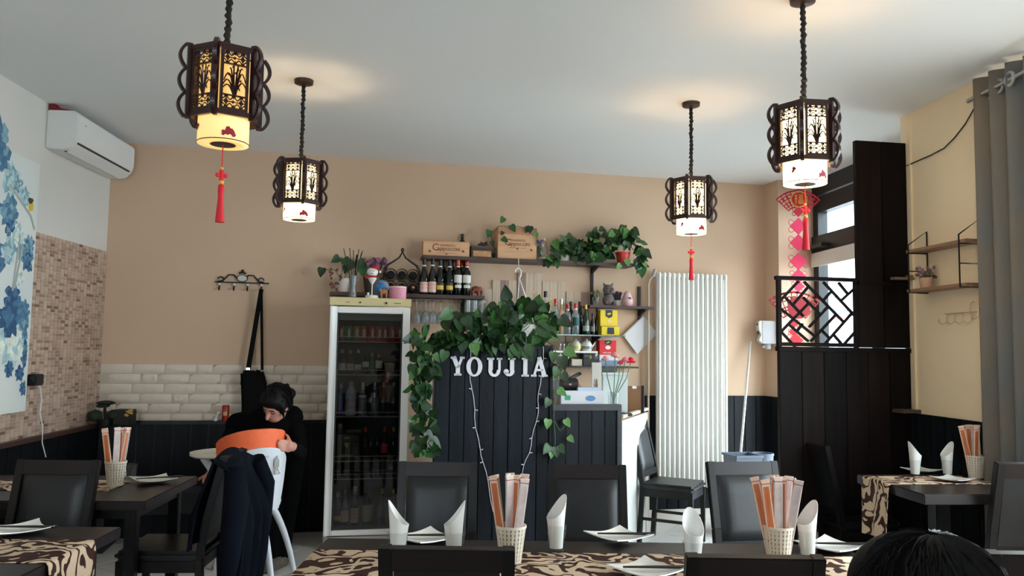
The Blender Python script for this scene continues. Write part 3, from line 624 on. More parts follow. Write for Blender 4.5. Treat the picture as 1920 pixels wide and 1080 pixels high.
def runner(label, path, width, loc, rz, seed=0):
    """cloth strip: path = (along, height) points, width across"""
    b = B(); n = len(path); nv = 10; rnd = random.Random(seed); uv = []
    d = [0]
    for a, c in zip(path[:-1], path[1:]): d.append(d[-1] + math.hypot(c[0] - a[0], c[1] - a[1]))
    rows = []
    for i, (x, z) in enumerate(path):
        hang = max(0, path[len(path) // 2][1] - z)
        for j in range(nv + 1):
            v = j / nv - 0.5; off = math.sin(v * 14 + seed) * 0.05 * hang
            rows.append((x + off * (1 if x > 0 else -1) + (0.02 * hang if x > 0 else -0.02 * hang), v * width * (1 - 0.06 * hang), z)); uv.append((d[i] + seed * 0.37, v * width + seed * 0.11))
    fs = [(i * (nv + 1) + j, (i + 1) * (nv + 1) + j, (i + 1) * (nv + 1) + j + 1, i * (nv + 1) + j + 1) for i in range(n - 1) for j in range(nv)]
    b.add(rows, fs); me = bpy.data.meshes.new('table_runner'); me.from_pydata(b.v, [], b.f); me.materials.append(dam_m)
    l = me.uv_layers.new(name='UVMap')
    for lp in me.loops: l.data[lp.index].uv = uv[lp.vertex_index]
    me.polygons.foreach_set('use_smooth', [True] * len(me.polygons))
    o = place('table_runner', me, None, loc, (0, 0, rz)); md = o.modifiers.new('thick', 'SOLIDIFY'); md.thickness = 0.002; md.offset = 1
    return tag(o, label, 'table runner', 'brown and beige damask runners')
def rpath(x0, x1, z, h0, h1):
    """flat from x0 to x1; hangs by h0 / h1 beyond the ends"""
    p = []
    if h0: p += [(x0 - 0.012, z - h0 * (1 - i / 8)) for i in range(8)] + [(x0 - 0.008, z - 0.008)]
    n = 16; p += [(x0 + (x1 - x0) * i / n, z) for i in range(n + 1)]
    if h1: p += [(x1 + 0.008, z - 0.008)] + [(x1 + 0.012, z - h1 * i / 8) for i in range(1, 9)]
    return p
main_t = make_table('long dark table with two napkin rows in the middle of the room', -0.71, 1.32, 2.47, 3.22, TZ, 0.006)
runner('damask runner along the long middle table', rpath(-1.015, 0.98, TZ + 0.001, 0.16, 0), 0.34, (0.305, 2.855, 0), 0.006, 1)
tl1 = make_table('dark table below the peony painting with runner hanging down', -2.75, -1.575, 2.55, 3.33, TZ, 0.03)
runner('damask runner hanging off the table below the painting', rpath(-0.55, 0.588, TZ + 0.001, 0, 0.34), 0.33, (-2.1625, 2.93, 0), 0.03, 4)
tl2 = make_table('dark table in the corner with chopstick basket and one plate', -2.85, -1.76, 3.86, 4.62, TZ, 0.06)
runner('damask runner across the corner table', rpath(-0.5, 0.25, TZ + 0.001, 0, 0), 0.33, (-2.30, 4.28, 0), 0.06, 7)
TZR = 0.83
tr_ = T('restaurant_table', 'small dark pedestal table by the cream wall and curtain', 'table', (2.29, 4.275, 0), 0.09, 'dark restaurant tables')
b = B(); b.box((0, 0, TZR - 0.025), (0.62, 0.63, 0.05)); b.obj('tabletop', wenge_m, tr_, bev=0.004)
b = B(); b.box((0, 0.05, TZR / 2), (0.08, 0.08, TZR - 0.06)); b.obj('pedestal', dark_m, tr_, bev=0.004)
b = B(); b.box((0, 0.05, 0.012), (0.40, 0.40, 0.024)); b.obj('base_plate', black_m, tr_, bev=0.004)
runner('damask runner hanging off the small table by the curtain', rpath(-0.313, 0.28, TZR + 0.001, 0.30, 0), 0.27, (2.283, 4.38, 0), 0.09, 9)
# ================================================================ CHAIRS
CW, CH = 0.385, 0.94
def make_chair(label, loc, rz):
    t = T('dining_chair', label, 'chair', loc, rz, 'black leather dining chairs')
    b = B(); b.box((0, 0.0, 0.455), (CW + 0.02, 0.42, 0.05)); b.obj('seat', leather_m, t, bev=0.018)
    b = B()
    for sx in (-1, 1): b.box((sx * (CW / 2 - 0.012), 0, 0.402), (0.022, 0.36, 0.055))
    for sy in (-1, 1): b.box((0, sy * 0.185, 0.402), (CW - 0.05, 0.022, 0.055))
    b.obj('seat_frame', dark_m, t)
    for sx in (-1, 1):
        x = sx * (CW / 2 - 0.019)
        b = B(); pts = [(x, 0.225, 0.0), (x, 0.195, 0.44), (x, 0.222, 0.62), (x, 0.300, CH)]
        for a, c in zip(pts[:-1], pts[1:]): b.bar(a, c, 0.038, 0.036, up=(0, -1, 0))
        b.obj('back_post', dark_m, t, bev=0.003)
        b = B(); b.bar((x, -0.185, 0.43), (x, -0.19, 0.0), 0.036, 0.036, up=(0, 1, 0), wd2=0.026, ht2=0.026); b.obj('front_leg', dark_m, t, bev=0.002)
        b = B(); b.bar((x, -0.18, 0.2), (x, 0.2, 0.2), 0.016, 0.022); b.obj('stretcher', dark_m, t)
    b = B(); b.bar((-CW / 2 + 0.03, 0.2905, CH - 0.035), (CW / 2 - 0.03, 0.2905, CH - 0.035), 0.030, 0.068, up=(0, 0.24, 1)); b.obj('top_rail', wenge_m, t, bev=0.003)
    b = B(); b.bar((-CW / 2 + 0.03, 0.205, 0.535), (CW / 2 - 0.03, 0.205, 0.535), 0.026, 0.05, up=(0, 0.15, 1)); b.obj('lower_rail', dark_m, t, bev=0.003)
    b = B(); w_ = CW - 0.085
    def fn(u, v):
        z = 0.553 + v * (CH - 0.064 - 0.553); yb = 0.21 + (z - 0.56) / (CH - 0.56) * 0.085
        e = min(u, 1 - u, v * 1.1, (1 - v) * 1.1); return ((u - 0.5) * w_, yb - 0.006 - 0.018 * min(1, e / 0.14) ** 0.6, z)
    b.grid(fn, 10, 10)
    b.grid(lambda u, v: ((u - 0.5) * w_, 0.21 + (0.553 + v * (CH - 0.064 - 0.553) - 0.56) / (CH - 0.56) * 0.085 + 0.012, 0.553 + v * (CH - 0.064 - 0.553)), 1, 1)
    n0 = 11 * 11
    b.obj('back_pad', leather_m, t); b2 = B()
    return t
def chair_at(px, py, z=CH):
    d = ray(px, py); return EYE + d * ((z - 1.5) / d.z)
def chair_from_top(px, py, rz, z=CH):
    p = chair_at(px, py, z); dy = 0.30 * z / CH; off = Vector((-math.sin(rz), math.cos(rz), 0)) * dy
    q = p - off; return Vector((q.x, q.y, 0))
ch0 = make_chair('dining chair facing the camera in front of the drinks fridge', chair_from_top(822, 866, 0.02), 0.02)
dupT(ch0, chair_from_top(1100, 871, 0.0), 0.0, 'dining chair facing the camera in front of the lower counter')
dupT(ch0, chair_from_top(1390, 865, 0.17), 0.17, 'angled dining chair with grey sheen standing beside the chopstick basket')
dupT(ch0, chair_from_top(1516, 830, math.radians(104)), math.radians(104), 'dining chair turned sideways before the dark wooden partition')
dupT(ch0, chair_from_top(838, 1026, PI), PI, 'dining chair seen from behind pushed under the long table, left of two')
dupT(ch0, chair_from_top(1416, 1042, PI), PI, 'dining chair seen from behind with warm gleam on its top rail')
dupT(ch0, chair_from_top(1975, 1036, PI), PI, 'dining chair at the lower frame corner beside the dark haired head')
dupT(ch0, chair_from_top(1948, 868, PI, 1.0), PI, 'bluish gleaming dining chair under the grey curtain', sc=1.064)
jp = atZ(1262, 965, 0.0); jp = Vector((1.30, 6.42, 0))
dupT(ch0, jp, math.radians(62), 'dining chair behind the counter in front of the white radiator')
dupT(ch0, chair_from_top(112, 862, 0.03), 0.03, 'dining chair under the mosaic tile wall')
cc = Vector((-1.74, 4.23, 0))
coatchair = dupT(ch0, cc, -PI / 2 + 0.06, 'dining chair covered by a dark jacket')
# bench chairs in the dark corner and beside the right table
dupT(ch0, Vector((2.32, 5.12, 0)) + Vector((-0.05, 0.0, 0)), 0.0, 'dark dining chair between the partition and the small table') if False else None
# jacket over the chair
jm = M('navy_jacket', srgb(12, 15, 23), 0.95, spec=0.06, var=0.3, vscale=6, bump=0.1, bscale=25)
ja = T('jacket', 'dark navy jacket draped over a chair back', 'jacket', cc, -PI / 2 + 0.06)
b = B()
def jk(u, v):
    # u across the back, v from outside hem over the rail to the inside
    a = (v - 0.5) * 2; x = (u - 0.5) * (CW + 0.13) * (1 + 0.28 * abs(a) ** 1.3); fold = 0.030 * math.sin(u * 21 + 1.5 * a) * min(1, abs(a) * 1.6)
    zt_ = CH + 0.022 - 0.035 * (abs(u - 0.5) * 2) ** 2
    if a < 0:
        h = -a * 0.86; return (x, 0.332 + 0.10 * min(1, h * 3) + fold * 1.2 - 0.10 * h * h, zt_ - h)
    h = a * 0.42; return (x * 0.95, 0.262 - 0.05 * min(1, h * 4) - abs(fold) - 0.05 * h, zt_ - h)
b.grid(jk, 28, 40); o = b.obj('jacket_body', jm, ja); md = o.modifiers.new('t', 'SOLIDIFY'); md.thickness = 0.012
for sx in (-1, 1):
    b = B(); b.tube([(sx * 0.20, 0.36, CH - 0.06), (sx * 0.27, 0.39, CH - 0.2), (sx * 0.29, 0.38, CH - 0.42), (sx * 0.28, 0.36, CH - 0.66)], [0.05, 0.062, 0.055, 0.045], 10); b.obj('sleeve', jm, ja)
# bench in the dark corner
bn = T('corner_bench', 'dark wooden bench along the brick wall behind the corner table', 'bench', W(BLs + 0.82, 0.30, 0), TH)
b = B(); b.box((0, 0, 0.44), (1.4, 0.42, 0.05)); b.obj('seat', dark_m, bn, bev=0.004)
for x in (-0.64, 0.64): b = B(); b.box((x, 0, 0.208), (0.05, 0.38, 0.416)); b.obj('leg', dark_m, bn)
b = B(); b.box((0, 0.15, 0.3), (1.2, 0.03, 0.2)); b.obj('rail', dark_m, bn)
# ================================================================ TABLEWARE
china = M('white_china', srgb(232, 230, 224), 0.18, spec=0.6)
nap_m = M('white_napkin', srgb(238, 236, 232), 0.85, bump=0.08, bscale=120)
cs_m = M('chopstick_lacquer', srgb(26, 20, 22), 0.3)
def plate_mesh():
    b = B(); S = 0.085; n = 8
    def fn(u, v):
        x = (u - 0.5) * 2; y = (v - 0.5) * 2; c = (x * x * y * y); px = x * S * (1 + 0.16 * c); py = y * S * (1 + 0.16 * c); r = max(abs(x), abs(y))
        return (px, py, 0.006 + 0.012 * r ** 3 + 0.010 * c)
    b.grid(fn, n, n); return b.mesh('plate', china, solid=0.004)
PLM = plate_mesh()
CSM = B().tube([(-0.115, 0, 0), (0.115, 0, 0)], [0.0026, 0.0042], 6).mesh('chopstick', cs_m)
def plate(px, py, rz, label, z=TZ, sc=1.0, cs=True, tip=0.4, short=1.0):
    p = atZ(px, py, z); o = place('plate', PLM, None, (p.x, p.y, z + 0.0035), (0, 0, rz), (sc, sc, sc)); tag(o, label, 'plate', 'square white plates')
    if cs:
        for i in range(2):
            c = place('chopstick', CSM, None, (p.x + 0.03 * math.cos(tip) - (i - 0.5) * 0.012 * math.sin(tip), p.y + 0.03 * math.sin(tip) + (i - 0.5) * 0.012 * math.cos(tip), z + 0.0265 * max(1, sc)), (0, 0, tip + (i - 0.5) * 0.05), (short,) * 3)
            tag(c, 'dark chopstick resting on the ' + label, 'chopstick', 'chopsticks on the ' + label)
def napkin_mesh():
    b = B(); n = 22; R0, R1 = 0.024, 0.034
    def fn(u, v):
        a = u * 2 * PI * 1.12 - PI * 0.06; r = R0 + (R1 - R0) * v + 0.0016 * (u - 0.5)
        top = 0.115 + 0.085 * max(0.0, math.cos((a - PI)) * 0.5 + 0.5) ** 1.6
        z = 0.006 + (top - 0.006) * v; flare = 1 + 0.10 * v * v
        return (r * flare * math.cos(a), r * flare * math.sin(a), z)
    b.grid(fn, 26, 8); return b.mesh('napkin', nap_m, solid=0.0012)
NAPM = napkin_mesh()
GLM = B().lathe([(0.0, 0.0), (0.029, 0.0), (0.0375, 0.095), (0.0362, 0.095), (0.0278, 0.008), (0.0, 0.007)], 22, cap=False).mesh('tumbler', glass_m)
def napkin_glass(px, py, tipdir, where, z=TZ, sc=1.0):
    p = atZ(px, py, z); z0 = z + 0.0045
    g_ = place('tumbler', GLM, None, (p.x, p.y, z0), (0, 0, 0), (sc,) * 3); tag(g_, 'clear glass tumbler ' + where, 'glass', 'tumblers holding napkins')
    nn = place('rolled_napkin', NAPM, None, (p.x, p.y, z0 + 0.004), (0, 0, tipdir + PI), (sc,) * 3); tag(nn, 'rolled white paper napkin in the tumbler ' + where, 'napkin', 'rolled napkins')
bask_m = M('cream_basket_plastic', srgb(226, 214, 196), 0.5)
def basket_meshes():
    b = B(); n = 22; H = 0.125; R0, R1 = 0.036, 0.052
    for i in range(n):
        a = 2 * PI * i / n; b.bar((R0 * math.cos(a), R0 * math.sin(a), 0.0), (R1 * math.cos(a), R1 * math.sin(a), H), 0.0075, 0.003, up=(math.cos(a), math.sin(a), 0), wd2=0.010)
    w_ = B()
    for j in range(9):
        z = 0.004 + (H - 0.006) * j / 8; r = R0 + (R1 - R0) * z / H; w_.lathe([(r - 0.0015, z - 0.0035), (r + 0.0012, z - 0.0035), (r + 0.0012, z + 0.0035), (r - 0.0015, z + 0.0035), (r - 0.0015, z - 0.0035)], 22, cap=False)
    base = B().lathe([(0.0, 0), (R0, 0), (R0, 0.004), (0, 0.004)], 22); 
    rim = B().lathe([(R1 - 0.003, H - 0.006), (R1 + 0.003, H - 0.006), (R1 + 0.003, H + 0.003), (R1 - 0.003, H + 0.003), (R1 - 0.003, H - 0.006)], 22, cap=False)
    return b.mesh('slats', bask_m), w_.mesh('weave_rings', bask_m), base.mesh('base', bask_m), rim.mesh('rim', bask_m)
BSK = basket_meshes()
paper_m = M('sleeve_paper', srgb(232, 196, 172), 0.7, var=0.06, vscale=30)
white_paper = M('sleeve_paper_white', srgb(234, 216, 208), 0.7, var=0.05, vscale=30)
print_m = M('sleeve_rust_print', srgb(176, 84, 44), 0.6, col2=srgb(206, 120, 70), vscale=14, vstretch=(6, 1, 0.5))
print2_m = M('sleeve_lilac_print', srgb(206, 184, 188), 0.6, col2=srgb(235, 220, 214), vscale=30)
line_m = M('sleeve_red_line', srgb(166, 40, 44), 0.6)
def sleeve_meshes():
    H = 0.285; W_ = 0.031; t = 0.007
    b = B(); b.box((0, 0, H / 2), (W_, t, H)); b.prism([(-W_ / 2, H), (W_ / 2, H), (W_ / 2 + 0.001, H + 0.012), (-W_ / 2 - 0.002, H + 0.010)], -t / 2, t / 2); body = b.mesh('sleeve', paper_m, bev=0.0015)
    bw = body.copy(); bw.materials.clear(); bw.materials.append(white_paper)
    p = B()
    for sy in (-1, 1): p.box((0, sy * (t / 2 + 0.0004), H * 0.62), (W_ * 0.66, 0.0006, H * 0.66))
    q = B(); 
    for z in (H * 0.985, H * 0.27):
        q.box((0, 0, z), (W_ + 0.001, t + 0.002, 0.0022))
    return body, bw, p.mesh('printed_band', print_m), p.mesh('printed_band', print2_m), q.mesh('red_line', line_m)
SLV = sleeve_meshes()
def basket(px, py, where, z=TZ, sc=1.0, n=9, seed=1, ry=0.0):
    p = atZ(px, py, z); k_ = (sc,) * 3; z0 = z + 0.0045
    t = T('chopstick_basket', 'woven cream plastic chopstick basket ' + where, 'basket', (p.x, p.y, z0), ry, 'chopstick baskets'); t.scale = k_
    for me in BSK: place(me.name.split('.')[0], me, t)
    rnd = random.Random(seed)
    for i in range(n):
        a = 2 * PI * i / n + 0.3; r = 0.022 if i % 3 else 0.008
        tilt = 0.135 + 0.07 * rnd.random() if i % 3 else 0.03
        s = T('chopstick_sleeve', ('pale lilac' if i % 5 in (1, 3) else 'rust printed') + ' paper chopstick sleeve in the basket ' + where, 'chopstick sleeve', (p.x + r * sc * math.cos(a), p.y + r * sc * math.sin(a), z0 + 0.006 * sc), 0, 'chopstick sleeves in the basket ' + where)
        s.scale = k_; s.rotation_euler = (-math.sin(a) * tilt, math.cos(a) * tilt, rnd.uniform(-0.5, 0.5) + (PI / 2 if i % 4 == 3 else 0))
        s.rotation_mode = 'ZYX' if False else 'XYZ'
        wh = i % 5 in (1, 3); place('paper_wrap', SLV[1] if wh else SLV[0], s); place('printed_band', SLV[3] if wh else SLV[2], s); place('red_line', SLV[4], s)
napkin_glass(745, 1050, PI, 'at the fridge end of the long table')
napkin_glass(851, 1050, 0.15, 'between chair top and middle basket')
napkin_glass(1043, 1034, 0.5, 'right after the middle basket')
napkin_glass(1300, 1070, PI * 0.55, 'in front of the tiled floor')
napkin_glass(1515, 1046, 0.4, 'beside the basket before the angled chair')
basket(957, 1056, 'in the middle of the long table', n=10, seed=3)
basket(1460, 1056, 'on the long table before the angled chair', n=9, seed=8, ry=0.3)
plate(798, 1016, 0.75, 'plate between two napkins on the long table', tip=0.1)
plate(1160, 1013, 0.62, 'plate behind the runner on the long table', tip=0.05)
plate(1215, 1078, 0.7, 'plate at the bottom edge before the runner', tip=0.05)
plate(1560, 1032, 0.6, 'plate beside the dark haired head', tip=0.0)
plate(35, 1000, 0.8, 'plate on the table below the painting', tip=0.05)
plate(287, 905, 0.7, 'plate on the corner table', tip=0.5)
basket(215, 912, 'on the corner table', n=8, seed=5)
p = atZ(243, 905, TZ); tag(place('tumbler', GLM, None, (p.x, p.y, TZ + 0.0045)), 'empty clear tumbler on the corner table', 'glass')
napkin_glass(1716, 893, PI, 'on the small table nearer the partition', z=TZR, sc=0.92)
napkin_glass(1777, 893, 0.2, 'on the small table nearer the curtain', z=TZR, sc=0.92)
basket(1830, 897, 'on the small table by the curtain', z=TZR, n=8, seed=9, sc=0.95)
plate(1786, 903, 0.5, 'plate at the front of the small table', z=TZR, cs=False, sc=0.8)
plate(1728, 886, 0.5, 'plate behind the napkin on the small table', z=TZR, cs=False, sc=0.8)
# ================================================================ DRINKS FRIDGE
FO = 0.66
sl, _ = wsz(619, 800, FO); sl = (wsz(619, 575, FO)[0] + wsz(606, 1000, FO)[0]) / 2; sr = (wsz(770, 575, FO)[0] + wsz(752, 1000, FO)[0]) / 2 + 0.01
FW = sr - sl; FS = (sl + sr) / 2
fz1 = wsz(690, 562, FO)[1]; fzh = wsz(690, 574, FO)[1]; fzb = wsz(660, 1002, FO)[1]
fri = T('drinks_fridge', 'tall white glass door drinks fridge full of cans and bottles', 'fridge', W(FS, FO, 0), TH)
fin = M('fridge_interior', srgb(46, 42, 42), 0.6); frm = M('fridge_frame_white', srgb(236, 232, 228), 0.4); yel = M('aged_yellow_plastic', srgb(206, 190, 140), 0.5, var=0.06, vscale=10)
D_ = FO - 0.03
b = B()
for x in (-FW / 2 + 0.012, FW / 2 - 0.012): b.box((x, D_ / 2, (fz1 + 0.06) / 2), (0.024, D_, fz1 - 0.06))
b.box((0, D_ - 0.012, (fz1 + 0.06) / 2), (FW, 0.024, fz1 - 0.06)); b.box((0, D_ / 2, fz1 - 0.012), (FW, D_, 0.024)); b.box((0, D_ / 2, 0.072), (FW, D_, 0.05))
b.obj('cabinet', M('fridge_side_white', srgb(190, 184, 178), 0.45), fri)
b = B(); b.box((0, D_ - 0.03, (fzb + fzh) / 2), (FW - 0.05, 0.012, fzh - fzb)); 
for x in (-1, 1): b.box((x * (FW / 2 - 0.03), D_ / 2 + 0.02, (fzb + fzh) / 2), (0.012, D_ - 0.06, fzh - fzb))
b.obj('liner', fin, fri)
b = B(); b.box((0, -0.012, (fzh + fz1) / 2 + 0.006), (FW + 0.012, 0.05, fz1 - fzh + 0.012)); hd = b.obj('header', yel, fri, bev=0.004)
for x, r in ((-0.08, 0.006), (0.115, 0.0085)):
    b = B(); b.cyl((x, -0.035, (fzh + fz1) / 2), (x, -0.05, (fzh + fz1) / 2), r); b.obj('dial', black_pl, hd)
b = B(); b.box((0.2, -0.038, (fzh + fz1) / 2), (0.05, 0.004, 0.006)); b.box((-0.17, -0.038, (fzh + fz1) / 2), (0.03, 0.004, 0.004)); b.obj('badge', M('badge_dark', srgb(110, 95, 70), 0.5), hd)
dz0, dz1 = fzb, fzh - 0.006; FT = 0.055
door = B()
for x in (-1, 1): door.box((x * (FW / 2 - FT * 0.5), -0.02, (dz0 + dz1) / 2), (FT, 0.036, dz1 - dz0))
for z in (dz0 + FT * 0.35, dz1 - FT * 0.45): door.box((0, -0.02, z), (FW - 2 * FT, 0.036, FT * (0.7 if z < 1 else 0.9)))
dr = door.obj('door', frm, fri, bev=0.005)
b = B(); b.box((0, -0.014, (dz0 + dz1) / 2), (FW - 2 * FT + 0.01, 0.006, dz1 - dz0 - FT)); b.obj('pane', glassy('fridge_glass', (0.62, 0.62, 0.62), 0.045), dr)
b = B()
for x in (-1, 1): b.box((x * (FW / 2 - FT - 0.005), -0.018, (dz0 + dz1) / 2), (0.012, 0.012, dz1 - dz0 - FT))
b.box((0, -0.018, dz1 - FT * 0.9 - 0.005), (FW - 2 * FT, 0.012, 0.012)); b.obj('gasket', black_pl, dr)
b = B(); b.box((0, 0.02, 0.055), (FW - 0.04, 0.03, 0.09)); b.obj('grille', black_pl, fri)
for x in (-1, 1): b = B(); b.cyl((x * (FW / 2 - 0.06), 0.08, 0), (x * (FW / 2 - 0.06), 0.08, 0.05), 0.02); b.obj('foot', black_pl, fri)
b = B(); z = wsz(690, 594, FO)[1]; b.box((0, 0.06, z), (FW - 0.11, 0.05, 0.05)); b.obj('lamp_cover', M('lamp_cover', srgb(150, 150, 150), 0.5), fri)
iw = FW - 2 * FT - 0.01
def wire_shelf(py, py_top, y0=0.035, dep=0.40, glassy_=False):
    z = wsz(690, py, FO - 0.05)[1]; zt_ = wsz(690, py_top, FO - 0.05)[1]
    b = B()
    for yy in (y0, y0 + dep): b.tube([(-iw / 2, yy, z), (iw / 2, yy, z)], 0.0035, 6)
    for i in range(15): x = -iw / 2 + iw * i / 14; b.tube([(x, y0, z), (x, y0 + dep, z)], 0.002, 4)
    b.tube([(-iw / 2, y0, z), (-iw / 2, y0, zt_), (iw / 2, y0, zt_), (iw / 2, y0, z)], 0.0028, 6)
    b.obj('wire_shelf', M('shelf_wire', srgb(196, 192, 184), 0.35), fri); return z + 0.004
zs = [wire_shelf(641, 632), wire_shelf(703, 694), wire_shelf(781, 773), wire_shelf(864, 855), wire_shelf(897, 888)]
zs.append(0.1 + 0.0); zfl = wsz(690, 985, FO - 0.05)[1]
b = B(); b.box((0, 0.23, zfl - 0.01), (iw, 0.40, 0.012)); b.obj('floor_plate', M('fridge_floor', srgb(120, 112, 100), 0.5), fri)
def fpos(px, y, z): # world position inside the fridge, px = picture column
    q = onP(px, 800, W0 + NW * (FO - y), NW); s = (q - W0).dot(EW); return W(s, FO - y, z)
def can(px, z, col, label, y=0.10, h=0.116, r=0.028):
    pz = fpos(px, y, 0); top = onP(px, 640, W0 + NW * (FO - y), NW); s = (top - W0).dot(EW)
    t = T('drink_can', label, 'can', W(s, FO - y, z), TH, 'cans on the top fridge shelf'); k = h / 0.116
    b = B(); b.lathe([(0.022, 0), (r, 0.008), (r, h - 0.010), (r * 0.82, h)], 16); b.obj('can_body', M('can_%02x%02x%02x' % col, srgb(*col), 0.3, metal=0.25, var=0.12, vscale=20), t)
    b = B(); b.lathe([(r * 0.80, h - 0.003), (r * 0.82, h + 0.001), (0.0, h - 0.002)], 16); b.obj('lid', steel_m, t)
    b = B(); b.lathe([(r + 0.0004, h * 0.25), (r + 0.0004, h * 0.8)], 12, cap=False, a0=-1.7, a1=-1.1); b.obj('label_stripe', M('can_stripe', srgb(226, 214, 200), 0.4), t)
for px, col, lab, y in ((639, (196, 70, 40), 'orange red can, first on the top fridge shelf', 0.10), (653, (70, 150, 50), 'green can on the top fridge shelf', 0.10), (668, (170, 130, 60), 'golden brown can beside the green can', 0.10), (681, (200, 84, 50), 'orange can beside the golden can', 0.10), (697, (214, 62, 44), 'red can with pale stripe, fifth on its shelf', 0.10), (710, (196, 24, 44), 'narrow crimson can in the middle of its shelf', 0.11), (721, (150, 24, 36), 'dark crimson can behind the reflection', 0.12), (735, (210, 40, 44), 'bright red can near the fridge hinge side', 0.10), (748, (170, 36, 40), 'last dull red can at the fridge hinge side', 0.11)):
    can(px, zs[0], col, lab, y)
BOT = {'bordeaux': [(0.0, 0), (0.92, 0), (1, 0.02), (1, 0.60), (0.86, 0.68), (0.42, 0.76), (0.36, 0.80), (0.36, 0.97), (0.40, 0.975), (0.40, 1.0), (0, 1.0)],
       'burgundy': [(0.0, 0), (0.92, 0), (1, 0.02), (1, 0.45), (0.86, 0.56), (0.55, 0.70), (0.38, 0.80), (0.34, 0.97), (0.38, 0.975), (0.38, 1.0), (0, 1.0)],
       'slim': [(0.0, 0), (0.95, 0), (1, 0.02), (1, 0.50), (0.8, 0.62), (0.45, 0.72), (0.36, 0.80), (0.36, 0.96), (0.42, 0.965), (0.42, 1.0), (0, 1.0)],
       'pet': [(0.0, 0), (0.85, 0), (1, 0.05), (1, 0.35), (0.93, 0.4), (1, 0.46), (1, 0.62), (0.8, 0.75), (0.40, 0.88), (0.34, 0.9), (0.34, 0.95), (0, 0.95)],
       'flask': [(0.0, 0), (0.9, 0), (1, 0.03), (1, 0.62), (0.7, 0.72), (0.34, 0.78), (0.34, 0.95), (0.40, 0.96), (0.40, 1.0), (0, 1.0)]}
def bottle(loc, shape, h, r, gmat, label, cap=None, lab=None, neck=None, group=None, rz=TH, lab2=None):
    t = T('bottle', label, 'bottle', loc, rz, group); pr = [(a * r, c * h) for a, c in BOT[shape]]
    b = B(); b.lathe(pr, 18); b.obj('glass_body', gmat, t)
    nr = 0.40 * r
    if cap: b = B(); z0 = (0.86 if shape != 'pet' else 0.9) * h; b.lathe([(nr * 1.02 + 0.001, z0), (nr * 1.08 + 0.001, h * 1.004), (0, h * 1.006)], 14); b.obj('cap', cap, t)
    if neck: b = B(); b.lathe([(nr * 1.1, 0.80 * h), (nr * 1.1, 0.84 * h)], 14, cap=False); b.obj('neck_band', neck, t)
    if lab:
        m_, z0, z1 = lab; b = B(); b.lathe([(r + 0.0006, z0 * h), (r + 0.0006, z1 * h)], 16, cap=False, a0=-PI / 2 - 1.25, a1=-PI / 2 + 1.25); b.obj('label_paper', m_, t)
    if lab2:
        m_, z0, z1 = lab2; b = B(); b.lathe([(r + 0.0009, z0 * h), (r + 0.0009, z1 * h)], 16, cap=False, a0=-PI / 2 - 0.9, a1=-PI / 2 + 0.9); b.obj('small_label', m_, t)
    return t
dk = M('dark_wine_glass', srgb(10, 12, 12), 0.08, spec=0.6); gr = M('green_bottle_glass', srgb(12, 40, 22), 0.08, spec=0.6); br = M('brown_bottle_glass', srgb(34, 18, 8), 0.08, spec=0.6)
lwh = M('label_white', srgb(222, 216, 208), 0.6); lpk = M('label_pink_white', srgb(226, 206, 196), 0.6, col2=srgb(210, 140, 116), vscale=7, vstretch=(0.2, 0.2, 6)); lye = M('label_yellow', srgb(220, 180, 60), 0.6); lrd = M('label_red', srgb(206, 50, 46), 0.6); lteal = M('label_teal', srgb(20, 84, 84), 0.6)
blk = M('cap_black', srgb(20, 18, 18), 0.4); org = M('cap_orange', srgb(206, 92, 48), 0.4); redc = M('cap_red', srgb(190, 28, 30), 0.4); gld = M('cap_gold', srgb(196, 160, 80), 0.35, metal=0.5); sil = M('cap_silver', srgb(190, 190, 190), 0.3, metal=0.8)
clr = glassy('clear_bottle', (0.86, 0.90, 0.90), 0.05, rough=0.15, dens=0.14); milk = M('milky_plastic', srgb(178, 190, 204), 0.35, trans=0.2); blueg = M('blue_glass', srgb(30, 60, 140), 0.1); clg = M('green_clear', srgb(24, 110, 50), 0.15)
GRP = 'bottles in the drinks fridge'
for i, (px, sh, h, r, gm, cp, lb, tx) in enumerate(((641, 'slim', 0.185, 0.028, br, sil, (lwh, 0.15, 0.45), 'dark bottle with silver cap, first on the second fridge shelf'), (656, 'slim', 0.18, 0.028, br, gld, (lpk, 0.15, 0.45), 'dark bottle with gold cap on the second fridge shelf'), (671, 'slim', 0.185, 0.026, dk, sil, (lwh, 0.2, 0.4), 'black bottle with bright neck on the second fridge shelf'), (685, 'slim', 0.16, 0.026, dk, blk, (lwh, 0.35, 0.6), 'black bottle with small white label on the second fridge shelf'), (697, 'slim', 0.16, 0.022, clg, gld, None, 'bright green slim bottle on the second fridge shelf'), (710, 'slim', 0.15, 0.026, br, gld, (lwh, 0.3, 0.7), 'bottle with pale label beside the green slim bottle'))):
    q = onP(px, 690, W0 + NW * (FO - 0.11), NW); s = (q - W0).dot(EW); bottle(W(s, FO - 0.11, zs[1]), sh, h, r, gm, tx, cp, lb, None, GRP)
q = onP(731, 695, W0 + NW * (FO - 0.11), NW); s = (q - W0).dot(EW); t = T('yogurt_tub', 'cream plastic tub on the second fridge shelf', 'tub', W(s, FO - 0.11, zs[1]), TH)
b = B(); b.lathe([(0.034, 0), (0.043, 0.08)], 18); b.obj('tub_body', M('tub_cream', srgb(170, 160, 130), 0.5), t); b = B(); b.lathe([(0.045, 0.078), (0.045, 0.086), (0, 0.086)], 18); b.obj('lid', M('tub_lid', srgb(190, 180, 150), 0.5), t)
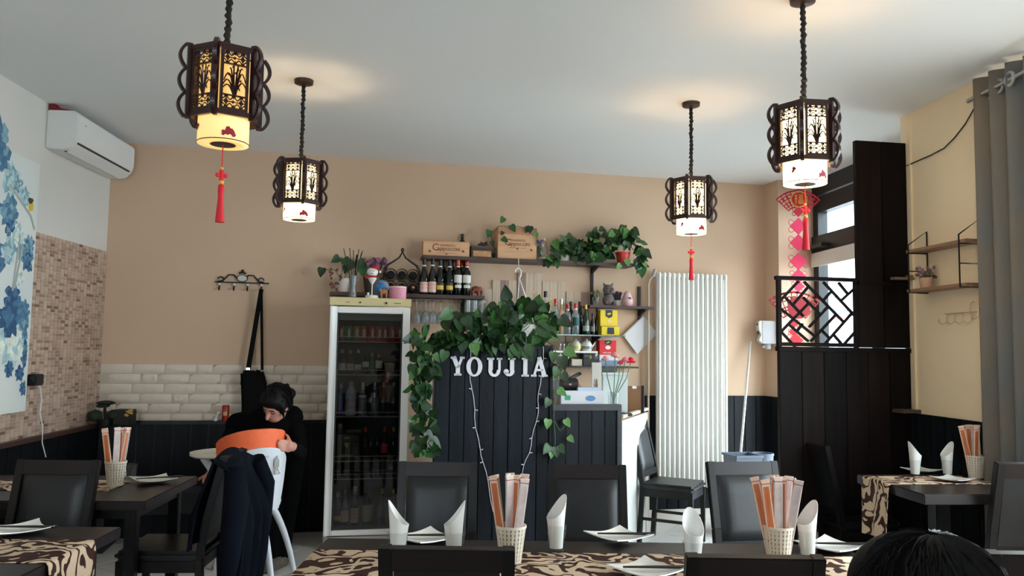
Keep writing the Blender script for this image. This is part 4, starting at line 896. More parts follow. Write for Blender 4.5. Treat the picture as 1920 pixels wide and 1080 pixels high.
for px, sh, h, r, gm, cp, lb, tx in ((638, 'slim', 0.24, 0.024, blueg, sil, None, 'blue glass bottle, first on the third fridge shelf'), (657, 'pet', 0.255, 0.042, milk, org, (M('label_water', srgb(170, 190, 205), 0.5, col2=srgb(200, 90, 60), vscale=16), 0.2, 0.5), 'milky plastic bottle with an orange cap in the fridge'), (679, 'slim', 0.25, 0.032, clr, sil, (lwh, 0.55, 0.62), 'clear bottle with silver collar on the third fridge shelf'), (702, 'slim', 0.25, 0.032, clr, sil, (sil, 0.55, 0.7), 'clear bottle with silver foil neck on the third fridge shelf'), (718, 'slim', 0.25, 0.028, gr, gld, None, 'dim green bottle with gold foil on the third fridge shelf'), (737, 'slim', 0.25, 0.028, gr, gld, None, 'last dim green bottle on the third fridge shelf')):
    q = onP(px, 775, W0 + NW * (FO - 0.11), NW); s = (q - W0).dot(EW); bottle(W(s, FO - 0.11, zs[2]), sh, h, r, gm, tx, cp, lb, lwh if gm is clr else None, GRP)
q = onP(649, 860, W0 + NW * (FO - 0.12), NW); s = (q - W0).dot(EW); t = T('beer_crate_box', 'dark green carton with gold print on the fourth fridge shelf', 'box', W(s, FO - 0.12, zs[3]), TH)
b = B(); b.box((0, 0.04, 0.095), (0.185, 0.16, 0.19)); b.obj('carton', M('dark_green_card', srgb(58, 62, 40), 0.6), t, bev=0.003)
b = B(); b.box((0, -0.0415, 0.035), (0.11, 0.002, 0.012)); b.prism([(-0.03, 0.13), (0.03, 0.13), (0, 0.09)], -0.043, -0.041); b.box((0, -0.0415, 0.165), (0.05, 0.002, 0.012)); b.obj('gold_print', M('crate_gold', srgb(150, 140, 90), 0.5), t)
for i, (px, gm, cp, lb, tx) in enumerate(((684, br, org, None, 'brown beer bottle with orange foil beside the carton'), (695, gr, blk, None, 'dark beer bottle in the middle of the fourth fridge shelf'), (707, dk, blk, None, 'black beer bottle behind the fridge glass, fourth shelf'), (720, br, org, (lrd, 0.2, 0.5), 'brown beer bottle with orange foil and round red label'), (737, br, gld, None, 'brown beer bottle with gold foil at the hinge side'))):
    q = onP(px, 858, W0 + NW * (FO - 0.11), NW); s = (q - W0).dot(EW); bottle(W(s, FO - 0.11, zs[3]), 'slim', 0.24, 0.026, gm, tx, cp, lb, None, GRP)
for px, sh, h, r, gm, cp, lb, tx in ((626, 'burgundy', 0.24, 0.03, dk, gld, (lye, 0.15, 0.3), 'dark bottle with small yellow label on the fridge floor'), (645, 'burgundy', 0.26, 0.033, dk, blk, (lpk, 0.1, 0.42), 'dark bottle with pale pink label on the fridge floor'), (664, 'slim', 0.28, 0.031, dk, sil, (lpk, 0.05, 0.45), 'bottle with yellow seal and pale label on the fridge floor'), (688, 'flask', 0.24, 0.043, dk, blk, (M('label_landscape', srgb(196, 170, 100), 0.6, col2=srgb(110, 130, 140), vscale=14), 0.1, 0.62), 'squat bottle with landscape label on the fridge floor'), (715, 'burgundy', 0.26, 0.032, gr, gld, None, 'dark green bottle right of the landscape label'), (737, 'burgundy', 0.26, 0.032, dk, gld, None, 'last dark bottle on the fridge floor')):
    q = onP(max(px, 632), 980, W0 + NW * (FO - 0.12), NW); s = (q - W0).dot(EW); bottle(W(s, FO - 0.12, zfl - 0.004), sh, h, r, gm, tx, cp, lb, lye if 'yellow seal' in tx else None, GRP)
# ================================================================ WALL SHELVES
def shelf(name, label, pxl, pxr, pyl, pyr, dep, th, mat, brackets=(), off=0.0):
    """board on the end wall; the picture row is its front lower edge"""
    sL, zL = wsz(pxl, pyl, dep + off); sR, zR = wsz(pxr, pyr, dep + off); z = (zL + zR) / 2; c = (sL + sR) / 2
    t = T(name, label, 'shelf', W(c, off, z), TH); b = B(); b.box((0, -dep / 2 - 0.002, th / 2), (sR - sL, dep - 0.004, th)); b.obj('board', mat, t, bev=0.002)
    for (px, py_end, up) in brackets:
        s, ze = wsz(px, py_end, off + 0.02); x = s - c
        b = B(); b.box((x, -0.012, (ze - z) / 2 + (th if up else 0)), (0.024, 0.02, abs(ze - z))); b.obj('wall_rail', black_m, t)
        b = B(); b.prism([(0, -0.001), (-dep * 0.85, -0.001), (-dep * 0.85, -0.012), (-0.02, -0.055), (0, -0.055)], x - 0.008, x + 0.008, 'yz'); b.obj('bracket', black_m, t)
    return t, c, z + th
def on(sh, px, front=None, dep=0.1):
    """world position on a shelf top at picture column px, dep metres off the wall"""
    t, c, z = sh; q = onP(px, project(W(c, dep, z))[1], W0 + NW * dep, NW); return W((q - W0).dot(EW), dep, z + 0.001)
top_sh = shelf('long_wall_shelf', 'long dark wooden shelf carrying wooden wine boxes and trailing plants', 793, 1190, 484, 500, 0.22, 0.028, shelf_m, ((868, 600, 0), (1110, 572, 0)))
low_sh = shelf('wine_shelf', 'dark wooden shelf carrying the row of wine bottles', 618, 909, 557, 557, 0.22, 0.028, shelf_m, ((866, 600, 0), (700, 590, 0)))
rt_sh = shelf('small_wall_shelf', 'small dark wooden shelf carrying the grey toy animal', 1106, 1228, 576, 580, 0.2, 0.022, shelf_m, ((1199, 600, 0),))
b = B(); s, z = wsz(1199, 537, 0.02); b.box((s - rt_sh[1], -0.012, (z - rt_sh[2]) / 2 + 0.02), (0.024, 0.02, z - rt_sh[2])); b.obj('wall_rail', black_m, rt_sh[0])
gl_sh = shelf('glass_shelf', 'green glass shelf carrying the liquor bottles', 1000, 1173, 630, 629, 0.24, 0.01, glassy('green_shelf_glass', (0.42, 0.62, 0.56), 0.06, rough=0.15, dens=0.25), ((1112, 650, 0),))
wh_sh = shelf('white_bracket_shelf', 'little white shelf with scrolled end carrying teapots', 1030, 1121, 662, 661, 0.2, 0.016, enamel_m)
b = B(); x = wsz(1118, 665, 0.2)[0] - wh_sh[1]; b.tube([(x, -0.19, 0.004), (x + 0.01, -0.19, -0.012), (x + 0.002, -0.19, -0.024), (x - 0.008, -0.19, -0.016)], 0.006, 6); b.obj('scroll', enamel_m, wh_sh[0])
lo_sh = shelf('counter_back_shelf', 'thin dark shelf above the cash desk', 1020, 1198, 691, 689, 0.24, 0.014, shelf_m)
# ---------------------------------------------------------------- top shelf
lbox_m = M('pale_pine', srgb(206, 160, 120), 0.6, var=0.12, vscale=4, vstretch=(1, 6, 6)); ink = M('burnt_print', srgb(120, 70, 40), 0.7)
def wine_box(px0, px1, py_top, label, lidf=0.0, bd=0.18):
    dep = 0.2; p0 = on(top_sh, px0, dep=dep); p1 = on(top_sh, px1, dep=dep); wd = (p1 - p0).length; c = (p0 + p1) / 2; k = kk(c)
    s, zt_ = wsz((px0 + px1) / 2, py_top, dep); h = zt_ - top_sh[2]
    t = T('wooden_wine_box', label, 'box', W((c - W0).dot(EW), dep, top_sh[2] + 0.001), TH, 'branded wooden wine boxes')
    b = B(); b.box((0, bd / 2, h / 2), (wd, bd, h)); b.obj('box_body', lbox_m, t, bev=0.003)
    b = B(); b.box((0, -0.0015, h - (lidf * h) / 2 if lidf else h - 0.004), (wd - 0.004, 0.004, lidf * h if lidf else 0.005)); b.obj('lid_edge', M('pine_darker', srgb(180, 128, 92), 0.6, var=0.15, vscale=5, vstretch=(1, 8, 8)), t)
    zz = h * (0.5 if lidf else 0.52)
    place('brand_print', text_mesh('C', 0.085, 'brand_print', ink, 0.0004), t, (-wd * 0.24, -0.002, zz + 0.002), (PI / 2, 0, 0))
    place('brand_print', text_mesh('ONVENTO', 0.026, 'brand_print', ink, 0.0004), t, (wd * 0.02, -0.002, zz + 0.022), (PI / 2, 0, 0))
    place('brand_print', text_mesh('appuccini', 0.052, 'brand_print', ink, 0.0004), t, (wd * 0.05, -0.002, zz - 0.006), (PI / 2, 0, 0))
    b = B(); b.box((0, -0.001, zz - 0.042), (wd * 0.45, 0.0015, 0.0025)); b.box((0, -0.001, zz - 0.05), (0.012, 0.0015, 0.014)); b.obj('brand_rule', ink, t)
    b = B()
    for x, z in ((-0.36, 0.28), (0.36, 0.35)) if not lidf else ((0.36, 0.3),):
        b.box((x * wd, -0.001, z * h), (0.022, 0.0015, 0.016), Matrix.Rotation(0.5, 3, 'Y'))
    b.obj('knot_mark', ink, t)
    return t
wine_box(793, 880, 452, 'long low wooden wine box at the end of the top shelf', bd=0.11)
p = on(top_sh, 866, dep=0.045); bottle(p, 'bordeaux', wsz(866, 439, 0.045)[1] - p.z, 0.032, dk, 'dark bottle whose neck rises behind the long wine box', blk)
wine_box(933, 1006, 427, 'square wooden wine box with a vine over its lid', 0.22)
# chest
p = on(top_sh, 903, dep=0.19); k = kk(p)
t = T('small_wooden_chest', 'small dark framed wooden chest between the wine boxes', 'chest', p, TH)
b = B(); b.box((0, 0.075, 9.5 * k), (40 * k, 0.15, 19 * k)); b.obj('chest_body', M('chest_dark', srgb(52, 34, 28), 0.5), t, bev=0.003)
b = B(); b.box((0.5 * k, -0.002, 7 * k), (34 * k, 0.006, 11 * k)); b.obj('front_panel', M('burl_panel', srgb(186, 134, 84), 0.5, var=0.3, vscale=25), t)
b = B(); b.box((0, 0.074, 20.5 * k), (40 * k, 0.156, 3 * k)); b.obj('lid', M('chest_lid', srgb(90, 62, 46), 0.5), t)
p = on(top_sh, 905, dep=0.14); p.z += 22.3 * k
t = T('grey_dragon_figurine', 'dark grey little figurine lying on the small chest', 'figurine', p, TH)
b = B(); b.ball((0, 0, 4 * k), (7 * k, 0.02, 4 * k), 10); b.ball((6 * k, -0.005, 6 * k), 3 * k, 8); b.ball((-7 * k, 0, 3 * k), (3 * k, 0.012, 3 * k), 8); b.tube([(6 * k, 0, 8 * k), (7 * k, 0, 11 * k)], [1.2 * k, 0.4 * k], 5); b.tube([(-3 * k, 0, 7 * k), (-5 * k, 0, 10 * k)], [1.5 * k, 0.5 * k], 5); b.obj('figurine_body', M('pewter', srgb(58, 52, 58), 0.5, metal=0.3), t)
# bottle standing behind the long box
p = on(top_sh, 868, dep=0.0); 
# glass oil lamp and orchid
p = on(top_sh, 1019, dep=0.14); k = kk(p)
t = T('glass_bell_jar', 'clear glass jar on a white dish on the top shelf', 'jar', p, TH)
b = B(); b.lathe([(9 * k, 0), (14 * k, 3 * k), (13 * k, 4 * k), (0, 2 * k)], 20); b.obj('dish', china, t)
b = B(); b.lathe([(9 * k, 4 * k), (9.5 * k, 12 * k), (8 * k, 22 * k), (5 * k, 32 * k), (6 * k, 42 * k), (5.6 * k, 42 * k), (4.5 * k, 32 * k), (7.5 * k, 22 * k), (9 * k, 12 * k)], 20, cap=False); b.obj('glass_chimney', glass_m, t)
p = on(top_sh, 1012, dep=0.07)
t = T('blue_flower_sprig', 'small blue flower with green leaves behind the glass jar', 'flower', p, TH)
b = B(); b.tube([(0, 0, 0), (0.003, 0, 18 * k), (-0.002, 0, 36 * k)], 0.003, 5); b.obj('stem', vine_m, t)
b = B()
for dx in (-1, 1): b.ball((dx * 4 * k, 0, 38 * k), (3.5 * k, 0.006, 4 * k), 8, Matrix.Rotation(dx * 0.5, 3, 'Y'))
b.obj('petal', M('petal_blue', srgb(70, 80, 150), 0.6), t)
b = B(); b.ball((2 * k, 0, 18 * k), (5 * k, 0.006, 9 * k), 8); b.ball((-4 * k, 0, 22 * k), (4 * k, 0.006, 8 * k), 8); b.obj('leaf', leaf_a, t)
# ---------------------------------------------------------------- wine shelf
for px, sh, h, lb, cp, nk, l2, tx in ((794, 'burgundy', 66, (lpk, 0.06, 0.35), blk, lwh, None, 'dark wine bottle with pink and white label, next to the rack'), (810, 'burgundy', 67, (lpk, 0.06, 0.36), blk, lwh, None, 'dark wine bottle with the widest pink and white label'), (824.5, 'burgundy', 65, (M('label_black_gold', srgb(40, 36, 30), 0.5), 0.12, 0.34), blk, lwh, (lye, 0.15, 0.27), 'dark wine bottle with gold crest label, left of its twin'), (842, 'burgundy', 65, (M('label_black_gold2', srgb(40, 36, 30), 0.5), 0.12, 0.34), blk, lwh, (lye, 0.15, 0.27), 'dark wine bottle with gold crest label, right of its twin'), (858, 'bordeaux', 66, (lwh, 0.36, 0.58), org, lwh, (lwh, 0.21, 0.29), 'orange capped wine bottle with two white labels, left of its twin'), (874.5, 'bordeaux', 66, (lwh, 0.36, 0.58), org, lwh, (lwh, 0.21, 0.29), 'orange capped wine bottle with two white labels next to the elephant')):
    p = on(low_sh, px, dep=0.165); k = kk(p); bottle(p, sh, h * k, 0.035, dk, tx, cp, lb, nk, 'wine bottles on the wine shelf', TH, l2)
for px, cp, tx in ((832, blk, 'black wine bottle half hidden behind the crest label bottle'), (850, M('cap_maroon', srgb(90, 30, 34), 0.4), 'maroon capped wine bottle half hidden in the second row'), (864, org, 'orange capped wine bottle half hidden in the second row')):
    p = on(low_sh, px, dep=0.065); k = kk(p); bottle(p, 'bordeaux', 64 * k, 0.035, dk, tx, cp, None, None, 'wine bottles on the wine shelf')
p = on(top_sh, 865, dep=0.0)
# tall bottle behind the long wine box: only its neck shows
bk = W((on(top_sh, 866, dep=0.01) - W0).dot(EW), 0.0, 0)
# elephant
wood_r = M('red_brown_wood', srgb(128, 62, 36), 0.45, var=0.2, vscale=20)
def elephant(p, k, label, facing=1):
    t = T('wooden_elephant', label, 'figurine', p, TH)
    b = B(); b.ball((0, 0, 12 * k), (9 * k, 0.026, 7 * k), 12); b.ball((facing * 8 * k, 0, 13 * k), (4.5 * k, 0.02, 5 * k), 10); b.tube([(facing * 11 * k, 0, 13 * k), (facing * 12 * k, 0, 7 * k), (facing * 11 * k, 0, 1 * k)], [2 * k, 1.5 * k, 1 * k], 6)
    for x in (-6, 5):
        for y in (-0.014, 0.014): b.tube([(x * k, y, 10 * k), (x * k, y, 0)], [2.8 * k, 2.4 * k], 7)
    b.obj('carved_body', wood_r, t)
    b = B(); b.ball((facing * 6 * k, -0.022, 13 * k), (3.5 * k, 0.004, 4 * k), 8); b.obj('ear', wood_r, t)
p = on(low_sh, 892, dep=0.15); elephant(p, kk(p), 'carved wooden elephant at the end of the wine shelf')
# wine rack with bottles
p = on(low_sh, 752, dep=0.12); k = kk(p)
rk = T('wine_rack', 'black iron wine rack with pointed arched top', 'wine rack', p, TH)
b = B()
for sg in (-1, 1):
    for o_ in (0, 3): b.tube([(sg * (33 - o_) * k, -0.04, 0), (sg * (33 - o_) * k, -0.04, 44 * k), (sg * (29 - o_) * k, -0.04, 53 * k), (sg * (16 - o_ * 0.6) * k, -0.04, 61 * k), (sg * (6 - o_ * 0.3) * k, -0.04, 68 * k), (0, -0.04, 79 * k)], 0.005, 6)
b.tube([(-33 * k, -0.04, 2 * k), (33 * k, -0.04, 2 * k)], 0.005, 6); b.tube([(-33 * k, 0.06, 2 * k), (33 * k, 0.06, 2 * k)], 0.005, 6)
for sg in (-1, 1): b.tube([(sg * 33 * k, -0.04, 2 * k), (sg * 33 * k, 0.06, 2 * k), (sg * 33 * k, 0.06, 40 * k), (sg * 33 * k, -0.04, 44 * k)], 0.005, 6)
b.obj('rack_frame', black_m, rk)
b = B(); b.ball((0, -0.04, 82 * k), (3.5 * k, 0.014, 4.5 * k), 10); b.obj('finial', M('rack_finial', srgb(50, 34, 30), 0.5), rk)
for r_ in range(2):
    for c_ in range(3):
        x = (c_ - 1) * 20.5 * k; z = (12 + 23 * r_) * k
        for yy in (-0.045, -0.02):
            b = B(); b.tube([(x + 11 * k * math.cos(a), yy, z + 11.5 * k * math.sin(a)) for a in [i * PI / 9 for i in range(18)]], 0.0028, 5, closed=True); b.obj('ring', black_m, rk)
        q = W0 * 0 + p + EW * x + NW * 0.03; tt = T('wine_bottle', ('bottle lying in the %s row of the wine rack, %s' % (('lower', 'upper')[r_], ('end nearest the globe', 'middle hole', 'end nearest the standing bottles')[c_])), 'bottle', (q.x, q.y, q.z + z), TH, 'bottles lying in the wine rack')
        pr = [(a * 0.034, c * 0.20) for a, c in BOT['bordeaux']]; b = B(); b.lathe(pr, 16); b.obj('glass_body', dk, tt, (0, -0.02, 0), (-PI / 2, 0, 0))
        if r_ == 0 and c_ == 2: b = B(); b.lathe([(0.0, 0), (0.011, 0), (0.011, 0.004)], 12); b.obj('foil_cap', M('copper_foil', srgb(206, 110, 80), 0.35, metal=0.4), tt, (0.004, -0.022, 0.002), (PI / 2, 0, 0))
# ---------------------------------------------------------------- things above the fridge
FTZ = fz1 + 0.013
def fon(px, off): q = onP(px, project(W(FS, off, FTZ))[1], W0 + NW * off, NW); return W((q - W0).dot(EW), off, FTZ)
p = fon(697, FO - 0.06); k = kk(p)
sn = T('snowman_figurine', 'white snowman like figurine with red beret and scarf on a stand', 'figurine', p, TH)
wg = M('figurine_white', srgb(226, 222, 216), 0.4); rd = M('figurine_red', srgb(160, 18, 34), 0.6)
b = B(); b.lathe([(12.5 * k, 0), (12.5 * k, 4 * k), (11 * k, 6 * k), (0, 6.5 * k)], 20); b.obj('stand', wg, sn)
b = B(); b.lathe([(1.2 * k, 6 * k), (1.2 * k, 26 * k), (3 * k, 29 * k), (8 * k, 37 * k), (7.5 * k, 40 * k), (0, 41 * k)], 16); b.obj('body', wg, sn)
b = B(); b.ball((0, 0, 50 * k), (10.5 * k, 9 * k, 9.5 * k), 16); hd = b.obj('head', wg, sn)
b = B(); b.ball((3 * k, 1 * k, 58 * k), (9.5 * k, 8.5 * k, 5 * k), 14); b.tube([(10 * k, 0, 57 * k), (13 * k, 0, 54 * k)], [2.5 * k, 2 * k], 7); b.obj('beret', rd, sn)
b = B(); b.ball((14 * k, 0, 51 * k), 2.6 * k, 8); b.obj('pompom', wg, sn)
b = B(); b.tube([(8.5 * k * math.cos(a), 7.5 * k * math.sin(a), 41 * k) for a in [i * PI / 8 for i in range(16)]], 1.8 * k, 6, closed=True); b.tube([(-6 * k, -6 * k, 41 * k), (-13 * k, -8 * k, 38 * k)], [2 * k, 2.4 * k], 6); b.obj('scarf', rd, sn)
b = B()
for x in (-4.5, 2): b.tube([((x - 1.4) * k, -9.0 * k, 51 * k), (x * k, -9.4 * k, 52 * k), ((x + 1.4) * k, -9.0 * k, 51 * k)], 0.35 * k, 4)
b.tube([(-4 * k, -8.7 * k, 47 * k), (-1.5 * k, -9.1 * k, 46.2 * k), (1 * k, -8.8 * k, 47 * k)], 0.35 * k, 4); b.obj('face', M('figurine_line', srgb(90, 60, 50), 0.6), hd)
b = B(); b.lathe([(1.8 * k, 5 * k), (2 * k, 11 * k), (0, 11 * k)], 8, c=(-7 * k, -3 * k, 0)); b.obj('candle_cup', wg, sn)
p = fon(715, FO - 0.20); k = kk(p)
gb = T('desk_globe', 'small blue desk globe on top of the fridge', 'globe', p, TH)
b = B(); b.ball((0, 0, 24 * k), 14 * k, 22); gl = b.obj('ball', M('globe_blue', srgb(28, 130, 196), 0.3, var=0.1, vscale=10), gb)
b = B(); rnd = random.Random(5)
for (th_, ph, sz) in ((-0.9, 0.5, 0.45), (-1.3, 0.7, 0.35), (-0.6, 0.1, 0.4), (-0.7, -0.35, 0.3), (-1.9, 0.75, 0.3), (-2.3, 0.2, 0.3), (0.4, 0.3, 0.5)):
    n = 10; pts = []
    for i in range(n):
        a = 2 * PI * i / n; rr = sz * (0.75 + 0.35 * rnd.random()); t_ = th_ + rr * math.cos(a) / max(0.4, math.cos(ph)); f_ = ph + rr * 0.7 * math.sin(a)
        pts.append((14.15 * k * math.cos(f_) * math.cos(t_), 14.15 * k * math.cos(f_) * math.sin(t_), 24 * k + 14.15 * k * math.sin(f_)))
    c_ = (14.5 * k * math.cos(ph) * math.cos(th_), 14.5 * k * math.cos(ph) * math.sin(th_), 24 * k + 14.5 * k * math.sin(ph)); b.add(pts + [c_], [(i, (i + 1) % n, n) for i in range(n)])
b.obj('continent', M('globe_land', srgb(170, 140, 110), 0.5, col2=srgb(120, 120, 150), vscale=30), gl)
b = B(); b.lathe([(8 * k, 0), (8 * k, 1.5 * k), (2 * k, 4 * k), (1.5 * k, 10.5 * k)], 14); b.obj('foot', M('globe_foot', srgb(60, 40, 36), 0.5), gb)
p = fon(719.5, FO - 0.05); k = kk(p)
t = T('wooden_camel', 'small light wooden animal beside the pink pot', 'figurine', p, TH); wl2 = M('light_carved_wood', srgb(176, 112, 66), 0.5, var=0.15, vscale=20)
b = B(); b.ball((0, 0, 13 * k), (7.5 * k, 0.016, 4.5 * k), 10); b.ball((-6 * k, 0, 16 * k), (3 * k, 0.012, 3.5 * k), 8); b.ball((1 * k, 0, 17 * k), (4 * k, 0.012, 2.5 * k), 8)
for x in (-5, 4.5):
    for y in (-0.009, 0.009): b.tube([(x * k, y, 12 * k), ((x + 0.8) * k, y, 0)], [1.8 * k, 1.2 * k], 6)
b.obj('carved_body', wl2, t)
p = fon(745.5, FO - 0.08); k = kk(p)
t = T('pink_pot', 'pink textured ceramic pot on top of the fridge', 'pot', p, TH)
b = B(); b.lathe([(0, 0), (14.5 * k, 0), (16 * k, 3 * k), (16 * k, 24 * k), (14.6 * k, 24 * k), (14.6 * k, 6 * k), (0, 5 * k)], 24, cap=False); b.obj('pot_body', M('pink_glaze', srgb(214, 140, 160), 0.5, var=0.1, vscale=60, bump=0.3, bscale=120), t)
b = B(); b.lathe([(16.1 * k, 21.5 * k), (16.3 * k, 24.2 * k), (14.4 * k, 24.2 * k)], 24, cap=False); b.obj('rim', M('pink_rim', srgb(226, 190, 190), 0.5), t)
# pots on the wine shelf end
p = on(low_sh, 640, dep=0.12); k = kk(p)
wp = T('white_planter', 'white cracked planter with pothos at the end of the wine shelf', 'plant', p, TH)
b = B(); b.lathe([(11 * k, 0), (14.5 * k, 26 * k), (13.5 * k, 26 * k), (10 * k, 3 * k), (0, 3 * k)], 18, cap=False); b.obj('pot', M('chalky_white', srgb(196, 186, 172), 0.8, var=0.12, vscale=12), wp)
b = B(); b.lathe([(0, 22 * k), (13 * k, 22 * k)], 16, cap=False); b.obj('soil', M('soil', srgb(40, 30, 24), 0.9), wp)
p = fon(661, FO - 0.05); k = kk(p)
rdif = T('reed_diffuser', 'glass bottle with dark reed sticks above the fridge', 'reed diffuser', p, TH)
b = B(); b.lathe([(7 * k, 0), (7.5 * k, 2 * k), (5 * k, 20 * k), (8 * k, 42 * k), (7.4 * k, 42 * k), (4.4 * k, 20 * k), (6.6 * k, 3 * k), (0, 3 * k)], 16, cap=False); b.obj('vase', glassy('grey_glass', (0.62, 0.66, 0.68), 0.05, rough=0.2, dens=0.15), rdif)
for (x1, z1) in ((-19, 92), (-8, 94), (-1, 90), (9, 92), (16, 90), (14, 86)):
    b = B(); b.tube([(-x1 * 0.12 * k, 0, 6 * k), (x1 * k, -0.005, z1 * k)], 0.8 * k, 5); b.obj('reed', black_m, rdif)
b = B(); b.tube([(1 * k, 0.01, 8 * k), (6 * k, 0.01, 82 * k)], 2 * k, 6); b.obj('incense_tube', black_m, rdif)
b = B(); b.ball((3 * k, -7 * k, 8 * k), 2.4 * k, 8); b.obj('tag', M('wood_bead', srgb(206, 160, 120), 0.5), rdif)
p = on(low_sh, 698, dep=0.10); k = kk(p)
pf = T('purple_flower_pot', 'brown pot of dried purple flowers behind the snowman figurine', 'plant', p, TH)
b = B(); b.lathe([(14 * k, 0), (18 * k, 30 * k), (16.5 * k, 30 * k), (0, 26 * k)], 16, cap=False); b.obj('pot', M('brown_pot', srgb(66, 44, 36), 0.6), pf)
b = B(); rnd = random.Random(2)
for i in range(46): b.ball((rnd.uniform(-22, 24) * k, rnd.uniform(-0.04, 0.05), rnd.uniform(48, 66) * k), rnd.uniform(3.2, 5) * k, 6)
tag(b.obj('blossom', M('dried_purple', srgb(130, 88, 110), 0.8, var=0.4, vscale=30), pf, smooth=False), 'dusty purple dried blossom', kind='stuff')
b = B()
for i in range(14): x = rnd.uniform(-18, 18); b.tube([(x * 0.3 * k, 0, 26 * k), (x * k, 0, 52 * k)], 0.8 * k, 4)
b.obj('stems', vine_m, pf)
# hanging wine glasses and the rail
gr_z = low_sh[2] - 0.028
r0 = W(low_sh[1], 0, gr_z); rl = T('glass_hanger', 'wire hanger for wine glasses under the wine shelf', 'glass rack', W(wsz(820, 560, 0.12)[0], 0.0, gr_z), TH)
for i in range(6):
    x = (i - 2.5) * 0.076; b = B(); b.tube([(x, -0.03, 0), (x, -0.03, -0.025), (x, -0.2, -0.025), (x, -0.2, -0.012)], 0.003, 5); b.obj('wire', M('hanger_wire', srgb(120, 112, 104), 0.4, metal=0.6), rl)
wgm = B().lathe([(0.0, 0.0), (0.032, -0.002), (0.033, 0.0), (0.004, 0.006), (0.0035, 0.08), (0.02, 0.095), (0.036, 0.125), (0.037, 0.15), (0.031, 0.19), (0.0302, 0.19), (0.036, 0.15), (0.035, 0.126), (0.019, 0.097), (0.0, 0.09)], 20, cap=False).mesh('wine_glass', glassy('stem_glass', (0.88, 0.90, 0.90), 0.06, rough=0.18, dens=0.08))
for i, (px, dp, wh) in enumerate(((781, 0.17, 'nearest the fridge'), (798, 0.17, 'second from the fridge'), (812, 0.17, 'third from the fridge'), (789, 0.08, 'behind, nearest the fridge'), (806, 0.08, 'behind, in the middle'), (826, 0.08, 'behind, nearest the leaves'))):
    q = onP(px, 590, W0 + NW * dp, NW); o = place('wine_glass', wgm, None, W((q - W0).dot(EW), dp, gr_z - 0.019), (PI, 0, TH)); tag(o, 'wine glass hanging upside down, ' + wh, 'glass', 'hanging wine glasses')
# upright tall glasses on a low glass shelf
tg = shelf('glass_ledge', 'clear ledge holding tall glasses behind the pothos', 866, 912, 607, 607, 0.2, 0.008, glassy('ledge_glass', (0.8, 0.86, 0.84), 0.06, rough=0.15, dens=0.1))
tgm = B().lathe([(0, 0), (0.027, 0), (0.033, 0.19), (0.0318, 0.19), (0.0262, 0.008), (0, 0.008)], 18, cap=False).mesh('tall_glass', MATS['stem_glass'])
for px, dp, wh in ((877, 0.15, 'nearest the shelf rail'), (890, 0.15, 'in the middle of its ledge'), (904, 0.15, 'at the end of its ledge'), (884, 0.06, 'in the back row')):
    p = on(tg, px, dep=dp); tag(place('tall_glass', tgm, None, p, (0, 0, TH)), 'tall clear glass standing ' + wh, 'glass', 'tall glasses on the ledge')
# ---------------------------------------------------------------- wooden plank print with flowers behind the bottles
pw_m = M('grey_driftwood', srgb(200, 178, 156), 0.75, var=0.16, vscale=3, vstretch=(14, 1, 0.8)); pw2 = M('dark_driftwood', srgb(154, 126, 114), 0.75, var=0.2, vscale=3, vstretch=(14, 1, 0.8))
fl_m = M('dried_flower_print', srgb(214, 190, 140), 0.85, var=0.2, vscale=40)
for i, (x0, x1, yt, wh) in enumerate(((903, 923, 542, 'first and lowest by the wine shelf'), (923, 969, 525, 'second, with two board lines'), (970, 1016, 511, 'tallest, in the middle'), (1016, 1060, 527, 'fourth, with cream flowers'), (1061, 1104, 547, 'last, beside the shelf rail'))):
    sA, zA = wsz(x0, yt, 0.01); sB, _ = wsz(x1, yt, 0.01); zB = wsz(x0, 640, 0.01)[1]; wd = sB - sA - 0.004
    t = T('plank_print_panel', 'wood look panel of the five part wall picture, ' + wh, 'wall picture', W((sA + sB) / 2, 0.002, zB), TH, 'five part plank picture')
    n = 1 if i == 0 else 3
    for j in range(n):
        b = B(); w_ = wd / n; b.box((-wd / 2 + (j + 0.5) * w_, -0.008, (zA - zB) / 2), (w_ - 0.002, 0.016, zA - zB)); b.obj('board', pw2 if (i + j) % 4 == 2 else pw_m, t)
    if i in (2, 3):
        b = B(); rnd = random.Random(i)
        for q in range(90):
            x = rnd.gauss(0.05 if i == 2 else -0.05, 0.05); z = rnd.gauss((zA - zB) * 0.5, 0.06); 
            if abs(x) < wd / 2 - 0.01 and z < zA - zB - 0.02: b.lathe([(0, 0.0), (rnd.uniform(0.010, 0.018), 0.0)], 6, cap=False); b.v[-12:] = [(v[0] + x, -0.0172 - 0.0001 * (q % 9), v[1] + z) for v in b.v[-12:]]
        tag(b.obj('flower_print', fl_m, t, smooth=False), 'pale cream flower spray', kind='stuff')
